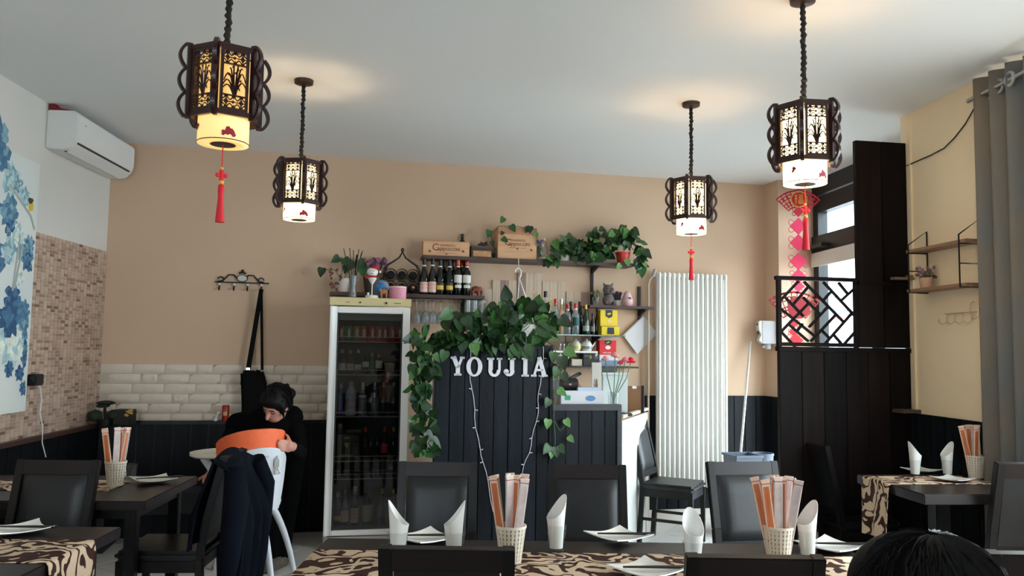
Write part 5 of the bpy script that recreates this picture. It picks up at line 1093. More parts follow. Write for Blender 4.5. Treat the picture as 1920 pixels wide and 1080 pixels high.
# ---------------------------------------------------------------- liquor bottles on the glass shelf
LQ = 'liquor bottles on the glass shelf'
whb = M('white_bottle', srgb(206, 204, 200), 0.25)
for px, sh, h, r, gm, cp, lb, nk, dp, tx in ((1022, 'flask', 80, 0.036, clr, blk, (lwh, 0.35, 0.62), None, 0.16, 'clear bottle with white shoulder and grey stopper behind the leaves'), (1041, 'slim', 66, 0.028, clr, redc, (M('label_tan', srgb(206, 150, 110), 0.6), 0.05, 0.3), redc, 0.17, 'clear bottle with a tall red cap and tan label'), (1052, 'slim', 66, 0.027, M('amber_liquor', srgb(196, 170, 120), 0.15, trans=0.2), sil, (lpk, 0.4, 0.68), None, 0.13, 'amber bottle with pink and yellow label'), (1064, 'flask', 56, 0.030, clr, redc, (lrd, 0.25, 0.5), lwh, 0.18, 'clear bottle with red label'), (1070, 'bordeaux', 62, 0.028, dk, blk, None, None, 0.07, 'black bottle in the back row behind the red label'), (1079, 'flask', 58, 0.032, clr, redc, (lteal, 0.28, 0.55), lwh, 0.18, 'clear bottle with teal label and red cap'), (1087, 'burgundy', 62, 0.032, dk, blk, None, None, 0.08, 'tall black bottle in the back row behind the green bottle'), (1098, 'burgundy', 56, 0.030, gr, gld, (M('label_dim', srgb(150, 160, 150), 0.6), 0.12, 0.3), None, 0.17, 'dark green bottle with a cork top'), (1111, 'slim', 40, 0.022, dk, blk, (M('label_dim2', srgb(120, 116, 110), 0.6), 0.15, 0.4), None, 0.17, 'small dark bottle beside the yellow box'), (1119, 'slim', 50, 0.024, br, blk, None, None, 0.09, 'small brown bottle half behind the yellow box')):
    p = on(gl_sh, px, dep=dp); k = kk(p); bottle(p, sh, h * k, r, gm, tx, cp, lb, nk, LQ)
def tea_box(p, wd, h, col, label, lip=True, txt=None):
    k = kk(p); t = T('tea_box', label, 'box', p, TH); mt = M('card_%02x%02x%02x' % col, srgb(*col), 0.45)
    b = B(); b.box((0, 0.05, h / 2), (wd, 0.09, h)); b.obj('carton', mt, t, bev=0.002)
    b = B(); b.prism([(-wd * 0.2, h), (wd * 0.2, h), (wd * 0.2, h * 0.74), (0, h * 0.68), (-wd * 0.2, h * 0.76)], 0.003, 0.0042); lg = b.obj('emblem', M('navy_print', srgb(20, 24, 50), 0.4), t)
    b = B(); b.box((0, 0.002, h * 0.85), (wd * 0.2, 0.002, h * 0.07), Matrix.Rotation(-0.3, 3, 'Y')); b.obj('emblem_mark', M('emblem_yellow', srgb(220, 196, 40), 0.4), lg)
    if lip:
        b = B(); b.box((0, -0.012, h * 0.17), (wd * 1.04, 0.05, h * 0.34)); lp = b.obj('dispenser_lip', mt, t, bev=0.003)
        b = B(); b.prism([(-wd * 0.18, h * 0.30), (wd * 0.2, h * 0.30), (wd * 0.22, h * 0.04), (-wd * 0.2, h * 0.04)], -0.0385, -0.0378); b.obj('emblem', MATS['navy_print'], lp)
        b = B(); b.lathe([(0, 0), (wd * 0.48, 0), (wd * 0.48, 0.003), (0, 0.003)], 16, sy=0.25, c=(0, 0.003, h * 0.345)); b.obj('opening', black_pl, t)
        b = B(); b.box((wd * 0.05, 0.0045, h * 0.56), (wd * 0.25, 0.002, h * 0.12)); b.box((0, 0.0045, h * 0.44), (wd * 0.6, 0.002, 0.004)); b.obj('print', M('print_cream', srgb(235, 205, 130), 0.5), t)
    else:
        b = B(); b.lathe([(0, 0), (wd * 0.16, 0), (wd * 0.16, 0.002)], 14, sy=0.7); b.obj('cup_print', M('print_white', srgb(240, 225, 220), 0.5), t, (0, 0.004, h * 0.5), (PI / 2, 0, 0))
        place('lettering', text_mesh(txt, 0.022, 'lettering', MATS['print_white'], 0.0006), t, (-wd * 0.05, 0.004, h * 0.13), (PI / 2, 0, 0))
p = on(gl_sh, 1142, dep=0.17); k = kk(p); tea_box(p, 34 * k, 47 * k, (232, 200, 20), 'yellow tea dispenser box on the glass shelf')
# shelf below: teapots, shakers, red box
p = on(wh_sh, 1079, dep=0.13); k = kk(p)
def teapot(p, k, label, bodym, band):
    t = T('teapot', label, 'teapot', p, TH)
    b = B(); b.lathe([(0, 0), (8 * k, 0), (10.5 * k, 4 * k), (10 * k, 12 * k), (7 * k, 17 * k), (0, 18 * k)], 18); b.obj('body', bodym, t)
    b = B(); b.lathe([(10.75 * k, 3.5 * k), (10.75 * k, 9 * k)], 18, cap=False); b.obj('painted_band', band, t)
    b = B(); b.lathe([(7 * k, 17 * k), (5 * k, 19 * k), (1.5 * k, 20 * k), (2 * k, 22 * k), (0, 23 * k)], 14); b.obj('lid', bodym, t)
    b = B(); b.tube([(9 * k, 0, 7 * k), (13 * k, 0, 11 * k), (16 * k, 0, 16 * k)], [2.4 * k, 1.7 * k, 1.2 * k], 8); b.obj('spout', bodym, t)
    b = B(); b.tube([(-9 * k, 0, 13 * k), (-14 * k, 0, 12 * k), (-14 * k, 0, 6 * k), (-10 * k, 0, 4 * k)], 1.2 * k, 6); b.obj('handle', bodym, t)
cw = M('cream_glaze', srgb(214, 208, 190), 0.2)
teapot(p, k, 'cream teapot with yellow band on the little white shelf', cw, M('band_yellow', srgb(190, 180, 90), 0.3))
p = on(wh_sh, 1100, dep=0.13); teapot(p, kk(p), 'white teapot with black patterned band on the little white shelf', china, M('band_black', srgb(50, 48, 54), 0.3, col2=srgb(180, 180, 180), vscale=90))
for px, wh in ((1050, 'nearest the counter sign'), (1057, 'nearest the cream teapot')):
    p = on(wh_sh, px, dep=0.13); t = T('salt_shaker', 'small glass shaker ' + wh, 'shaker', p, TH, 'shakers on the little white shelf'); b = B(); b.lathe([(0, 0), (0.014, 0), (0.011, 0.045), (0, 0.045)], 12); b.obj('jar', MATS['stem_glass'], t); b = B(); b.lathe([(0.012, 0.045), (0.010, 0.06), (0, 0.064)], 12); b.obj('cap', sil, t)
p = on(lo_sh, 1141, dep=0.16); k = kk(p)
t = T('white_blue_carton', 'white and blue carton under the red tea box', 'box', p, TH)
b = B(); b.box((0, 0.07, 10.5 * k), (38 * k, 0.14, 21 * k)); b.obj('carton', M('card_white_blue', srgb(214, 214, 220), 0.5), t, bev=0.002)
b = B(); b.box((0, -0.001, 5.5 * k), (38 * k, 0.003, 11 * k)); b.obj('blue_print', M('card_blue', srgb(120, 140, 165), 0.5, var=0.2, vscale=30), t)
p2 = p.copy(); p2.z += 21 * k + 0.002; p2 = p2 - EW * 0.005; tea_box(p2, 33 * k, 27 * k, (214, 24, 36), 'red tea box stacked above the cash desk', False, 'INFUSO')
p = on(lo_sh, 1109, dep=0.17); k = kk(p)
t = T('black_tea_carton', 'black carton with green emblem on the dark shelf', 'box', p, TH)
b = B(); b.box((0, 0.06, 11.5 * k), (32 * k, 0.12, 23 * k)); b.obj('carton', M('card_black', srgb(24, 22, 24), 0.45), t, bev=0.002)
b = B(); b.lathe([(0, 0), (2.6 * k, 0), (2.6 * k, 0.002)], 12, sy=1.5); b.obj('emblem', M('emblem_green', srgb(130, 140, 40), 0.5), t, (-2 * k, -0.001, 17 * k), (PI / 2, 0, 0))
b = B(); b.box((-10 * k, -0.001, 19 * k), (8 * k, 0.002, 2 * k)); b.box((9 * k, -0.001, 17 * k), (9 * k, 0.002, 1.5 * k)); b.box((9 * k, -0.001, 14 * k), (7 * k, 0.002, 1 * k)); b.obj('print', M('print_grey', srgb(120, 116, 110), 0.5), t)
p = on(lo_sh, 1082, dep=0.16); t = T('cream_note_block', 'block of cream paper on the dark shelf', 'paper block', p, TH); b = B(); b.box((0, 0.04, 0.028), (0.095, 0.08, 0.055)); b.obj('sheets', M('cream_paper', srgb(216, 204, 184), 0.8), t, bev=0.002); b = B(); b.box((0, 0.04, 0.0575), (0.096, 0.081, 0.003)); b.obj('cover', M('cream_cover', srgb(200, 186, 166), 0.7), t)
p = on(lo_sh, 1050, dep=0.15); k = kk(p); teapot(p, k * 1.05, 'large white teapot on the dark shelf half behind leaves', china, cw)
p = on(lo_sh, 1068, dep=0.12); t = T('dark_jar', 'small dark glass jar beside the large white teapot', 'jar', p, TH); b = B(); b.lathe([(0, 0), (0.018, 0), (0.018, 0.05), (0.01, 0.06), (0.01, 0.068), (0, 0.068)], 12); b.obj('jar_body', dk, t); b = B(); b.lathe([(0.012, 0.066), (0.012, 0.078), (0, 0.078)], 12); b.obj('lid', blk, t)
# ---------------------------------------------------------------- small shelf: toy, lavender, doll
p = on(rt_sh, 1141, dep=0.12); k = kk(p)
t = T('plush_donkey', 'grey felt toy animal sitting on the small shelf', 'toy', p, TH); fm = M('grey_felt', srgb(104, 94, 92), 0.95, bump=0.3, bscale=200)
b = B(); b.ball((-1 * k, 0, 10 * k), (11 * k, 0.045, 11 * k), 14); b.ball((-1 * k, 0, 20 * k), (8 * k, 0.036, 8 * k), 12)
for x in (-6, 7): b.tube([(x * k, -0.02, 8 * k), (x * 1.3 * k, -0.045, 2 * k)], [3.5 * k, 3 * k], 8)
b.obj('body', fm, t)
b = B(); b.ball((-1 * k, -0.005, 30 * k), (10.5 * k, 0.045, 10 * k), 14); b.ball((3 * k, -0.04, 28 * k), (5 * k, 0.02, 4.5 * k), 10); hd = b.obj('head', fm, t)
for sg in (-1, 1): b = B(); b.tube([(-1 * k + sg * 6 * k, 0, 37 * k), (-1 * k + sg * 10 * k, 0, 43 * k)], [3 * k, 0.6 * k], 7); b.obj('ear', fm, hd)
b = B(); b.tube([(-1 * k + 8 * k * math.cos(a), 0.036 * math.sin(a), 21.5 * k) for a in [i * PI / 8 for i in range(16)]], 1.0 * k, 5, closed=True); b.obj('collar', M('collar_dark', srgb(50, 44, 44), 0.7), t)
b = B(); b.ball((4 * k, -0.055, 31 * k), 1.2 * k, 6); b.ball((-5 * k, -0.045, 32 * k), 1.2 * k, 6); b.obj('eye', black_pl, hd)
p = on(rt_sh, 1158, dep=0.08); k = kk(p)
t = T('lavender_pot', 'small white pot of purple lavender beside the grey toy', 'plant', p, TH)
b = B(); b.lathe([(4 * k, 0), (6 * k, 11 * k), (0, 11 * k)], 12); b.obj('pot', china, t)
b = B(); rnd = random.Random(4)
for i in range(40): a = rnd.uniform(0, 6.28); r_ = rnd.uniform(0, 9); b.tube([(r_ * 0.4 * k * math.cos(a), r_ * 0.4 * k * math.sin(a), 10 * k), (r_ * k * math.cos(a), r_ * k * math.sin(a), rnd.uniform(20, 28) * k)], [0.6 * k, 1.4 * k], 4)
tag(b.obj('blossom', M('lavender', srgb(74, 54, 84), 0.8, var=0.3, vscale=20), t, smooth=False), 'purple lavender spikes', kind='stuff')
b = B(); b.ball((0, 0, 15 * k), (7 * k, 7 * k, 5 * k), 8); b.obj('foliage', M('lavender_green', srgb(50, 62, 44), 0.8), t)
p = on(rt_sh, 1176, dep=0.12); k = kk(p)
t = T('pink_doll', 'egg shaped pink and white doll at the shelf end', 'figurine', p, TH)
b = B(); b.lathe([(0, 0), (9 * k, 0), (11.5 * k, 6 * k), (10 * k, 14 * k), (7.5 * k, 20 * k), (6 * k, 25 * k), (2 * k, 28.5 * k), (0, 29 * k)], 18); b.obj('body', M('pink_floral_glaze', srgb(214, 190, 184), 0.4, col2=srgb(206, 130, 140), vscale=14), t)
b = B(); b.box((1 * k, -9.5 * k, 14.5 * k), (6 * k, 0.004, 4 * k)); b.obj('name_tag', M('tag_dark', srgb(60, 54, 54), 0.5), t)
p = on(rt_sh, 1117, dep=0.10); k = kk(p); t = T('ivy_glass', 'glass of pale green ivy behind the shelf rail', 'plant', p, TH)
b = B(); b.lathe([(0, 0), (6 * k, 0), (8 * k, 16 * k)], 14, cap=False); b.obj('glass', MATS['stem_glass'], t)
b = B(); rnd = random.Random(6)
for i in range(16): b.ball((rnd.uniform(-9, 9) * k, rnd.uniform(-0.03, 0.03), rnd.uniform(6, 27) * k), (3 * k, 0.008, 3.5 * k), 6)
b.obj('leaves', M('ivy_pale', srgb(100, 104, 70), 0.7), t); b = B(); b.tube([(0, 0, 2 * k), (-3 * k, 0, 20 * k)], 0.8 * k, 4); b.obj('stem', vine_m, t)
# hanging sheets
s, z = wsz(1199, 592, 0.03); p = W(s, 0.02, z); k = kk(p)
t = T('clipped_papers', 'white papers hung askew from the small shelf bracket', 'papers', p, TH)
q = [(1168, 628), (1207, 592), (1232, 625), (1194, 663)]; P3 = [((wsz(x, y, 0.03)[0] - s), wsz(x, y, 0.03)[1] - z) for x, y in q]
b = B(); b.prism(P3, -0.012, -0.008); b.obj('sheet', M('paper_white', srgb(208, 206, 208), 0.8, var=0.03, vscale=6), t)
b = B(); b.prism([(x + 0.006, z_ - 0.004) for x, z_ in P3], -0.007, -0.003); b.obj('sheet', MATS['paper_white'], t)
b = B(); b.bar((P3[0][0] + 0.01, -0.0125, P3[0][1] + 0.004), (P3[1][0] - 0.004, -0.0125, P3[1][1] - 0.004), 0.002, 0.010, up=(1, 0, -1)); b.obj('binding', M('paper_edge', srgb(170, 166, 166), 0.7), t)
# ================================================================ RADIATOR
sA, zA = wsz(1231, 509, 0.10); sB, _ = wsz(1363, 511, 0.10); zB = wsz(1300, 916, 0.10)[1]; wd = sB - sA
ra = T('tall_radiator', 'tall white column radiator on the end wall', 'radiator', W((sA + sB) / 2, 0.03, 0), TH)
N = 15; cw_ = wd / N; H = zA - zB
b = B()
for yy in (-0.035, -0.085): b.tube([(0, yy, zB + 0.02), (0, yy, zA - 0.02)], cw_ * 0.30, 10); 
for yy in (-0.035, -0.085):
    for z, e in ((zB + 0.02, -1), (zA - 0.02, 1)): b.ball((0, yy, z), (cw_ * 0.30, cw_ * 0.30, cw_ * 0.35), 8)
b.box((0, -0.06, zA - 0.03), (cw_ * 1.0, 0.03, 0.035)); b.box((0, -0.06, zB + 0.03), (cw_ * 1.0, 0.03, 0.035))
sec = b.mesh('radiator_column', enamel_m)
for i in range(N): place('column', sec, ra, (-wd / 2 + (i + 0.5) * cw_, 0, 0))
b = B(); b.tube([(-wd / 2 - 0.006, -0.06, zA - 0.035), (-wd / 2 - 0.03, -0.06, zA - 0.035)], 0.016, 10); b.tube([(-wd / 2 - 0.03, -0.06, zA - 0.04), (-wd / 2 - 0.012, -0.075, zA + 0.02)], [0.015, 0.017], 10); b.obj('valve', M('valve_grey', srgb(170, 166, 160), 0.4), ra)
b = B(); b.tube([(-wd / 2 - 0.03, -0.06, zA - 0.04), (-wd / 2 - 0.055, -0.05, zA - 0.07), (-wd / 2 - 0.06, -0.03, zA - 0.11), (-wd / 2 - 0.06, -0.03, 0.05)], 0.010, 8); b.obj('supply_pipe', M('pipe_beige', srgb(206, 190, 168), 0.5), ra)
for x in (-wd / 3, wd / 3): b = B(); b.box((x, -0.012, zA - 0.15), (0.03, 0.03, 0.02)); b.box((x, -0.012, zB + 0.15), (0.03, 0.03, 0.02)); b.obj('wall_bracket', enamel_m, ra)
# ================================================================ COUNTER
CO = 1.28
def cs(px, py): return wsz(px, py, CO)
sBL = cs(815, 740)[0]; sBR = cs(1034, 700)[0]; zBT = cs(925, 646)[1]; sLR = cs(1163, 850)[0]; zLT = cs(1100, 758)[1]
ct = T('bar_counter', 'black plank bar counter with raised front carrying white letters', 'counter', W(0, CO, 0), TH)
cpl = [M('counter_plank_%d' % i, srgb(*c), 0.42, var=0.3, vscale=4, vstretch=(5, 5, 0.7), bump=0.15, bscale=25, spec=0.16) for i, c in enumerate(((24, 30, 37), (20, 26, 32), (28, 32, 40), (22, 25, 31)))]
n = 8; w_ = (sBR - sBL) / n
for i in range(n):
    b = B(); b.box((sBL + (i + 0.5) * w_, 0.012, zBT / 2 - 0.01), (w_ - 0.005, 0.022 + 0.004 * (i % 2), zBT - 0.03)); b.obj('plank', cpl[i % 4], ct, bev=0.003)
b = B(); b.box(((sBL + sBR) / 2, 0.034, zBT / 2), (sBR - sBL, 0.018, zBT - 0.02)); b.obj('backing_board', black_pl, ct)
b = B(); b.box(((sBL + sBR) / 2, 0.01, zBT - 0.012), (sBR - sBL + 0.01, 0.04, 0.024)); b.box((sBR - 0.004, 0.006, zBT / 2), (0.022, 0.045, zBT - 0.03)); b.obj('edge_frame', cpl[1], ct, bev=0.002)
n = 5; w_ = (sLR - sBR - 0.03) / n
for i in range(n):
    b = B(); b.box((sBR + 0.01 + (i + 0.5) * w_, 0.014, (zLT - 0.04) / 2), (w_ - 0.005, 0.022, zLT - 0.045)); b.obj('plank', cpl[(i + 1) % 4], ct, bev=0.003)
b = B(); b.box(((sBR + sLR) / 2 + 0.005, 0.01, zLT - 0.022), (sLR - sBR, 0.05, 0.044)); b.obj('top_rail', M('counter_rail', srgb(48, 48, 54), 0.45, var=0.2, vscale=6, vstretch=(1, 8, 8)), ct, bev=0.004)
b = B(); b.box((sLR - 0.012, 0.008, zLT / 2 - 0.01), (0.034, 0.05, zLT - 0.03)); b.obj('corner_post', MATS['counter_rail'], ct, bev=0.004)
WZ = zLT - 0.10
inv = lambda p: (Matrix.Rotation(-TH, 3, 'Z') @ (p - W(0, CO, 0)))
eA = inv(W(sLR + 0.01, CO - 0.02, 0)); eB_ = inv(Vector((1.14, 6.75, 0)))
b = B(); b.prism([(sBL + 0.02, 0.05), (eA.x, eA.y + 0.02), (eB_.x - 0.03, eB_.y), (eB_.x - 0.5, eB_.y), (eA.x - 0.25, 0.5), (sBL + 0.02, 0.5)], WZ - 0.03, WZ, 'xy'); b.obj('worktop', M('worktop_wood', srgb(170, 130, 96), 0.4, var=0.15, vscale=4, vstretch=(1, 8, 1)), ct)
b = B(); b.bar((eA.x, eA.y, WZ / 2 - 0.01), (eB_.x, eB_.y, WZ / 2 - 0.01), 0.022, WZ - 0.02); b.obj('side_panel', M('limed_wood', srgb(196, 196, 190), 0.5, var=0.1, vscale=3, vstretch=(12, 12, 0.8)), ct)
b = B(); b.bar((eA.x + 0.004, eA.y, WZ + 0.008), (eB_.x + 0.004, eB_.y, WZ + 0.008), 0.03, 0.022); b.obj('edge_strip', M('edge_cream', srgb(206, 186, 164), 0.5), ct)
b = B(); b.box(((sBL + sBR) / 2, 0.17, (WZ + zBT) / 2 - 0.05), (sBR - sBL - 0.04, 0.24, zBT - WZ - 0.06)); b.obj('hutch', dark_m, ct)
# letters
let_m = M('white_letter', srgb(222, 220, 226), 0.5)
def stroke(b, pts, wd):
    for a, c in zip(pts[:-1], pts[1:]): b.bar((a[0], 0, a[1]), (c[0], 0, c[1]), 0.014, wd, up=(c[1] - a[1], 0, -(c[0] - a[0])) if False else (0, 1, 0)) if False else quad(b, a, c, wd)
def quad(b, a, c, wd):
    dx, dz = c[0] - a[0], c[1] - a[1]; l = math.hypot(dx, dz); nx, nz = -dz / l * wd / 2, dx / l * wd / 2
    b.prism([(a[0] + nx, a[1] + nz), (a[0] - nx, a[1] - nz), (c[0] - nx, c[1] - nz), (c[0] + nx, c[1] + nz)], -0.014, 0.0)
def arcs(cx, cz, rx, rz, a0, a1, n=14): return [(cx + rx * math.cos(a0 + (a1 - a0) * i / n), cz + rz * math.sin(a0 + (a1 - a0) * i / n)) for i in range(n + 1)]
def ring(b, cx, cz, rx, rz, t, tz, a0, a1, n=28):
    o = arcs(cx, cz, rx, rz, a0, a1, n); i_ = arcs(cx, cz, rx - t, rz - tz, a0, a1, n)
    for j in range(n): b.prism([o[j], o[j + 1], i_[j + 1], i_[j]], -0.014, 0.0)
def letter(ch, x0, x1, y0, y1):
    sA, zA = cs(x0, y1); sB, zB = cs(x1, y0); wd = sB - sA; h = zB - zA; b = B(); T_ = 0.030; t_ = 0.017; sf = 0.014
    def ser(cx, z, w2): b.box((cx, -0.007, z), (w2, 0.014, sf))
    if ch == 'Y':
        quad(b, (wd * 0.20, h), (wd * 0.52, h * 0.42), T_); quad(b, (wd * 0.82, h), (wd * 0.52, h * 0.42), t_); quad(b, (wd * 0.52, h * 0.48), (wd * 0.52, 0), T_); ser(wd * 0.2, h - sf / 2, wd * 0.40); ser(wd * 0.82, h - sf / 2, wd * 0.34); ser(wd * 0.52, sf / 2, wd * 0.52)
    if ch == 'O': ring(b, wd / 2, h / 2, wd / 2, h / 2 + 0.003, T_, t_ * 0.8, 0, 2 * PI)
    if ch == 'U':
        quad(b, (wd * 0.24, h), (wd * 0.24, h * 0.34), T_); quad(b, (wd * 0.82, h), (wd * 0.82, h * 0.34), t_); ser(wd * 0.24, h - sf / 2, wd * 0.46); ser(wd * 0.82, h - sf / 2, wd * 0.36); ring(b, wd * 0.49, h * 0.36, wd * 0.40, h * 0.37, T_ * 0.85, t_ * 1.1, PI, 2 * PI, 16)
    if ch == 'J':
        quad(b, (wd * 0.68, h), (wd * 0.68, h * 0.30), T_); ser(wd * 0.66, h - sf / 2, wd * 0.66); ring(b, wd * 0.42, h * 0.30, wd * 0.42 + 0.006, h * 0.31, T_, t_, PI * 1.12, 2 * PI, 16); b.lathe([(0, -0.014), (0.019, -0.014), (0.019, 0), (0, 0)], 12); b.v[-48:] = [(v[0] + wd * 0.16, v[2], v[1] + h * 0.24) for v in b.v[-48:]]
    if ch == 'I': quad(b, (wd / 2, h), (wd / 2, 0), T_); ser(wd / 2, h - sf / 2, wd); ser(wd / 2, sf / 2, wd)
    if ch == 'A':
        quad(b, (wd * 0.5, h), (wd * 0.16, 0), t_); quad(b, (wd * 0.47, h), (wd * 0.83, 0), T_); quad(b, (wd * 0.26, h * 0.34), (wd * 0.72, h * 0.34), t_ * 0.9); ser(wd * 0.16, sf / 2, wd * 0.34); ser(wd * 0.83, sf / 2, wd * 0.36)
    o = b.obj('letter', let_m, ct, (sA, -0.003, zA), smooth=False); tag(o, 'white serif letter ' + ch)
for ch, x0, x1, y0, y1 in (('Y', 844, 871, 669, 704), ('O', 873.5, 904, 670, 705), ('U', 912, 941, 671, 706), ('J', 945, 966, 671, 705), ('I', 977, 991, 671, 706), ('A', 995, 1026, 670, 706)): letter(ch, x0, x1, y0, y1)
# fairy light strings
bulb_m = M('fairy_wire', srgb(206, 196, 206), 0.5)
def fairy(pts, label):
    P3 = []
    for px, py in pts:
        s, z = wsz(px, py, CO + 0.012); P3.append(Vector((s, -0.012, z)))
    t = T('fairy_light_string', label, 'string lights', W(0, CO, 0), TH, 'fairy light strings on the counter'); sm = []
    for i in range(len(P3) - 1):
        for j in range(4): sm.append(P3[i].lerp(P3[i + 1], j / 4) + Vector((0.004 * math.sin(i * 3 + j), 0, 0)))
    sm.append(P3[-1]); b = B(); b.tube(sm, 0.0026, 5); b.obj('wire', bulb_m, t)
    for i in range(1, len(P3) - 1):
        d = 1 if i % 2 else -1; b = B(); b.tube([P3[i], P3[i] + Vector((d * 0.022, -0.004, 0.006 * ((i % 3) - 1)))], [0.0028, 0.0042], 6); b.obj('bulb', bulb_m, t)
fairy(((882, 650), (881, 702), (885, 730), (890, 768), (892, 802), (900, 844), (906, 866), (914, 900), (925, 960)), 'fairy light string hanging under the letter O')
fairy(((1017, 640), (1019, 672), (1015, 706), (1009, 738), (1010, 765), (1005, 791), (998, 821), (992, 849), (983, 872), (972, 910)), 'fairy light string hanging under the letter A')
# ---------------------------------------------------------------- things on the counter
def onC(px, dep, z=None):  # position on the worktop, dep metres behind the front
    q = onP(px, 760, W0 + NW * (CO - dep), NW); return W((q - W0).dot(EW), CO - dep, WZ + 0.001 if z is None else z)
p = onC(1092, 0.14); k = kk(p)
t = T('payment_carton', 'white flat carton with green square and blue oval print on the counter', 'box', p, TH)
h = wsz(1092, 733, CO - 0.14)[1] - WZ
b = B(); b.box((0, 0.1, h / 2), (84 * k, 0.2, h)); b.obj('carton', M('card_gloss_white', srgb(226, 226, 232), 0.4), t, bev=0.003)
b = B(); b.box((-29 * k, -0.001, h - 13 * k), (11 * k, 0.003, 9 * k)); b.obj('green_square', M('print_green', srgb(40, 170, 120), 0.5), t)
b = B(); b.lathe([(8 * k, 0), (9.5 * k, 0), (9.5 * k, 0.002), (8 * k, 0.002)], 20, sy=0.55); b.obj('oval_print', M('print_blue', srgb(100, 150, 200), 0.5), t, (16 * k, -0.001, h - 14 * k), (PI / 2, 0, 0))
b = B(); b.box((14 * k, 0.05, h + 0.012), (46 * k, 0.1, 0.024)); b.obj('lid_tray', M('card_pale_blue', srgb(190, 205, 235), 0.4), t)
sp = p - EW * 20 * k + NW * 0.0; sp.z = WZ + h
t = T('bluetooth_speaker', 'black cylindrical speaker lying on the white carton', 'speaker', (sp.x, sp.y, sp.z + 0.002), TH)
b = B(); R_s = 11.5 * k; b.tube([(-17 * k, 0.06, R_s), (12 * k, 0.06, R_s)], R_s, 20); b.obj('body', M('speaker_mesh', srgb(14, 14, 16), 0.6), t)
for x in (-17.5, 12.5): b = B(); b.tube([(x * k - 0.004, 0.06, R_s), (x * k + 0.004, 0.06, R_s)], R_s * 0.9, 18); b.obj('end_cap', M('speaker_cap', srgb(40, 60, 110) if x > 0 else srgb(20, 20, 22), 0.4), t)
b = B(); b.box((-3 * k, 0.06 - R_s, R_s), (5 * k, 0.004, 3.5 * k)); b.obj('badge', M('speaker_badge', srgb(200, 120, 110), 0.5), t)
p = onC(1153, 0.30); k = kk(p); h = wsz(1153, 703, CO - 0.30)[1] - WZ
t = T('cash_register', 'pale grey cash register box on the counter', 'cash register', p, TH)
b = B(); b.box((0, 0.13, h / 2), (52 * k, 0.26, h)); b.obj('housing', M('register_grey', srgb(196, 204, 202), 0.5), t, bev=0.008)
b = B(); b.box((0, 0.12, h + 0.008), (54 * k, 0.27, 0.016)); b.obj('top_plate', M('register_top', srgb(206, 212, 210), 0.45), t, bev=0.004)
b = B(); b.box((-4 * k, 0.16, h + 0.035), (34 * k, 0.12, 0.035)); b.obj('display', black_pl, t, bev=0.004)
p = onC(1118, 0.22); h = wsz(1118, 680, CO - 0.22)[1] - WZ; k = kk(p)
t = T('menu_stand', 'upright pale menu card with a golden plant print', 'menu', p, TH)
b = B(); b.box((0, 0, h / 2), (19 * k, 0.012, h)); b.obj('card', M('menu_card', srgb(204, 200, 190), 0.6), t)
b = B(); rnd = random.Random(9)
for i in range(12): b.tube([(0, -0.0065, h * 0.42), (rnd.uniform(-6, 6) * k, -0.007, h * rnd.uniform(0.5, 0.72))], [0.003, 0.002], 4)
b.ball((0, -0.006, h * 0.42), (2 * k, 0.002, 4 * k), 6); b.obj('plant_print', M('print_golden', srgb(150, 110, 60), 0.7), t)
p = onC(1190, 0.55); h = wsz(1190, 724, CO - 0.55)[1] - WZ; k = kk(p)
t = T('clip_board', 'brown board leaning at the end of the counter', 'board', p, TH - 0.5)
b = B(); b.box((0, 0, h / 2), (30 * k, 0.012, h)); b.obj('panel', M('brown_hardboard', srgb(150, 104, 72), 0.6, var=0.1, vscale=5), t)
b = B(); b.box((15 * k, 0, h / 2), (5 * k, 0.03, h + 0.01)); b.obj('dark_edge', dark_m, t); b = B(); b.box((0, -0.01, h - 0.01), (8 * k, 0.01, 0.02)); b.obj('clip', steel_m, t)
p = onC(1150, 0.10); k = kk(p)
va = T('carnation_vase', 'glass vase of pink and red carnations on the counter', 'vase', p, TH)
b = B(); hv = 46 * k; b.lathe([(0, 0), (9 * k, 0), (10.5 * k, hv), (10 * k, hv), (8.5 * k, 3 * k), (0, 3 * k)], 18, cap=False); b.obj('vase_glass', MATS['stem_glass'], va)
for i, (px, py, r_, c) in enumerate(((1135, 674, 8, (226, 150, 140)), (1153, 668, 9, (226, 150, 140)), (1163, 681, 6, (200, 50, 80)), (1172, 677, 9, (222, 120, 140)), (1183, 678, 10, (214, 20, 50)))):
    s, z = wsz(px, py, CO - 0.10); x = s - (p - W0).dot(EW); z -= p.z; b = B(); b.tube([(x * -0.15, 0, 4 * k), (x * 0.1, 0, hv * 0.8), (x * 0.75, 0, z * 0.7), (x, 0, z)], 0.0035, 5); st = b.obj('stem', M('carnation_stem', srgb(70, 110, 60), 0.6), va)
    b = B(); rnd = random.Random(i)
    for q in range(16):
        a = rnd.uniform(0, 6.28); e = rnd.uniform(-0.3, 1.2); d = Vector((math.cos(a) * math.cos(e), math.sin(a) * math.cos(e), math.sin(e))); b.ball(Vector((x, 0, z)) + d * r_ * 0.55 * k, (r_ * 0.5 * k, r_ * 0.5 * k, r_ * 0.2 * k), 6, Matrix.Rotation(a, 3, 'Z') @ Matrix.Rotation(e, 3, 'Y'))
    b.obj('bloom', M('carnation_%d_%d' % c[:2], srgb(*c), 0.7, var=0.15, vscale=50), st)
p = onC(1175, 0.16); t = T('card_reader', 'black card reader on the counter corner', 'card reader', p, TH); b = B(); b.box((0, 0.03, 0.012), (0.075, 0.12, 0.024)); b.obj('body', black_pl, t, bev=0.006); b = B(); b.box((0, 0.0, 0.0255), (0.05, 0.04, 0.002)); b.obj('screen', M('lcd', srgb(70, 90, 90), 0.2), t)
p = onC(1062, 0.42); t = T('paper_tray', 'tilted tray of papers and envelopes behind the speaker', 'paper tray', p, TH)
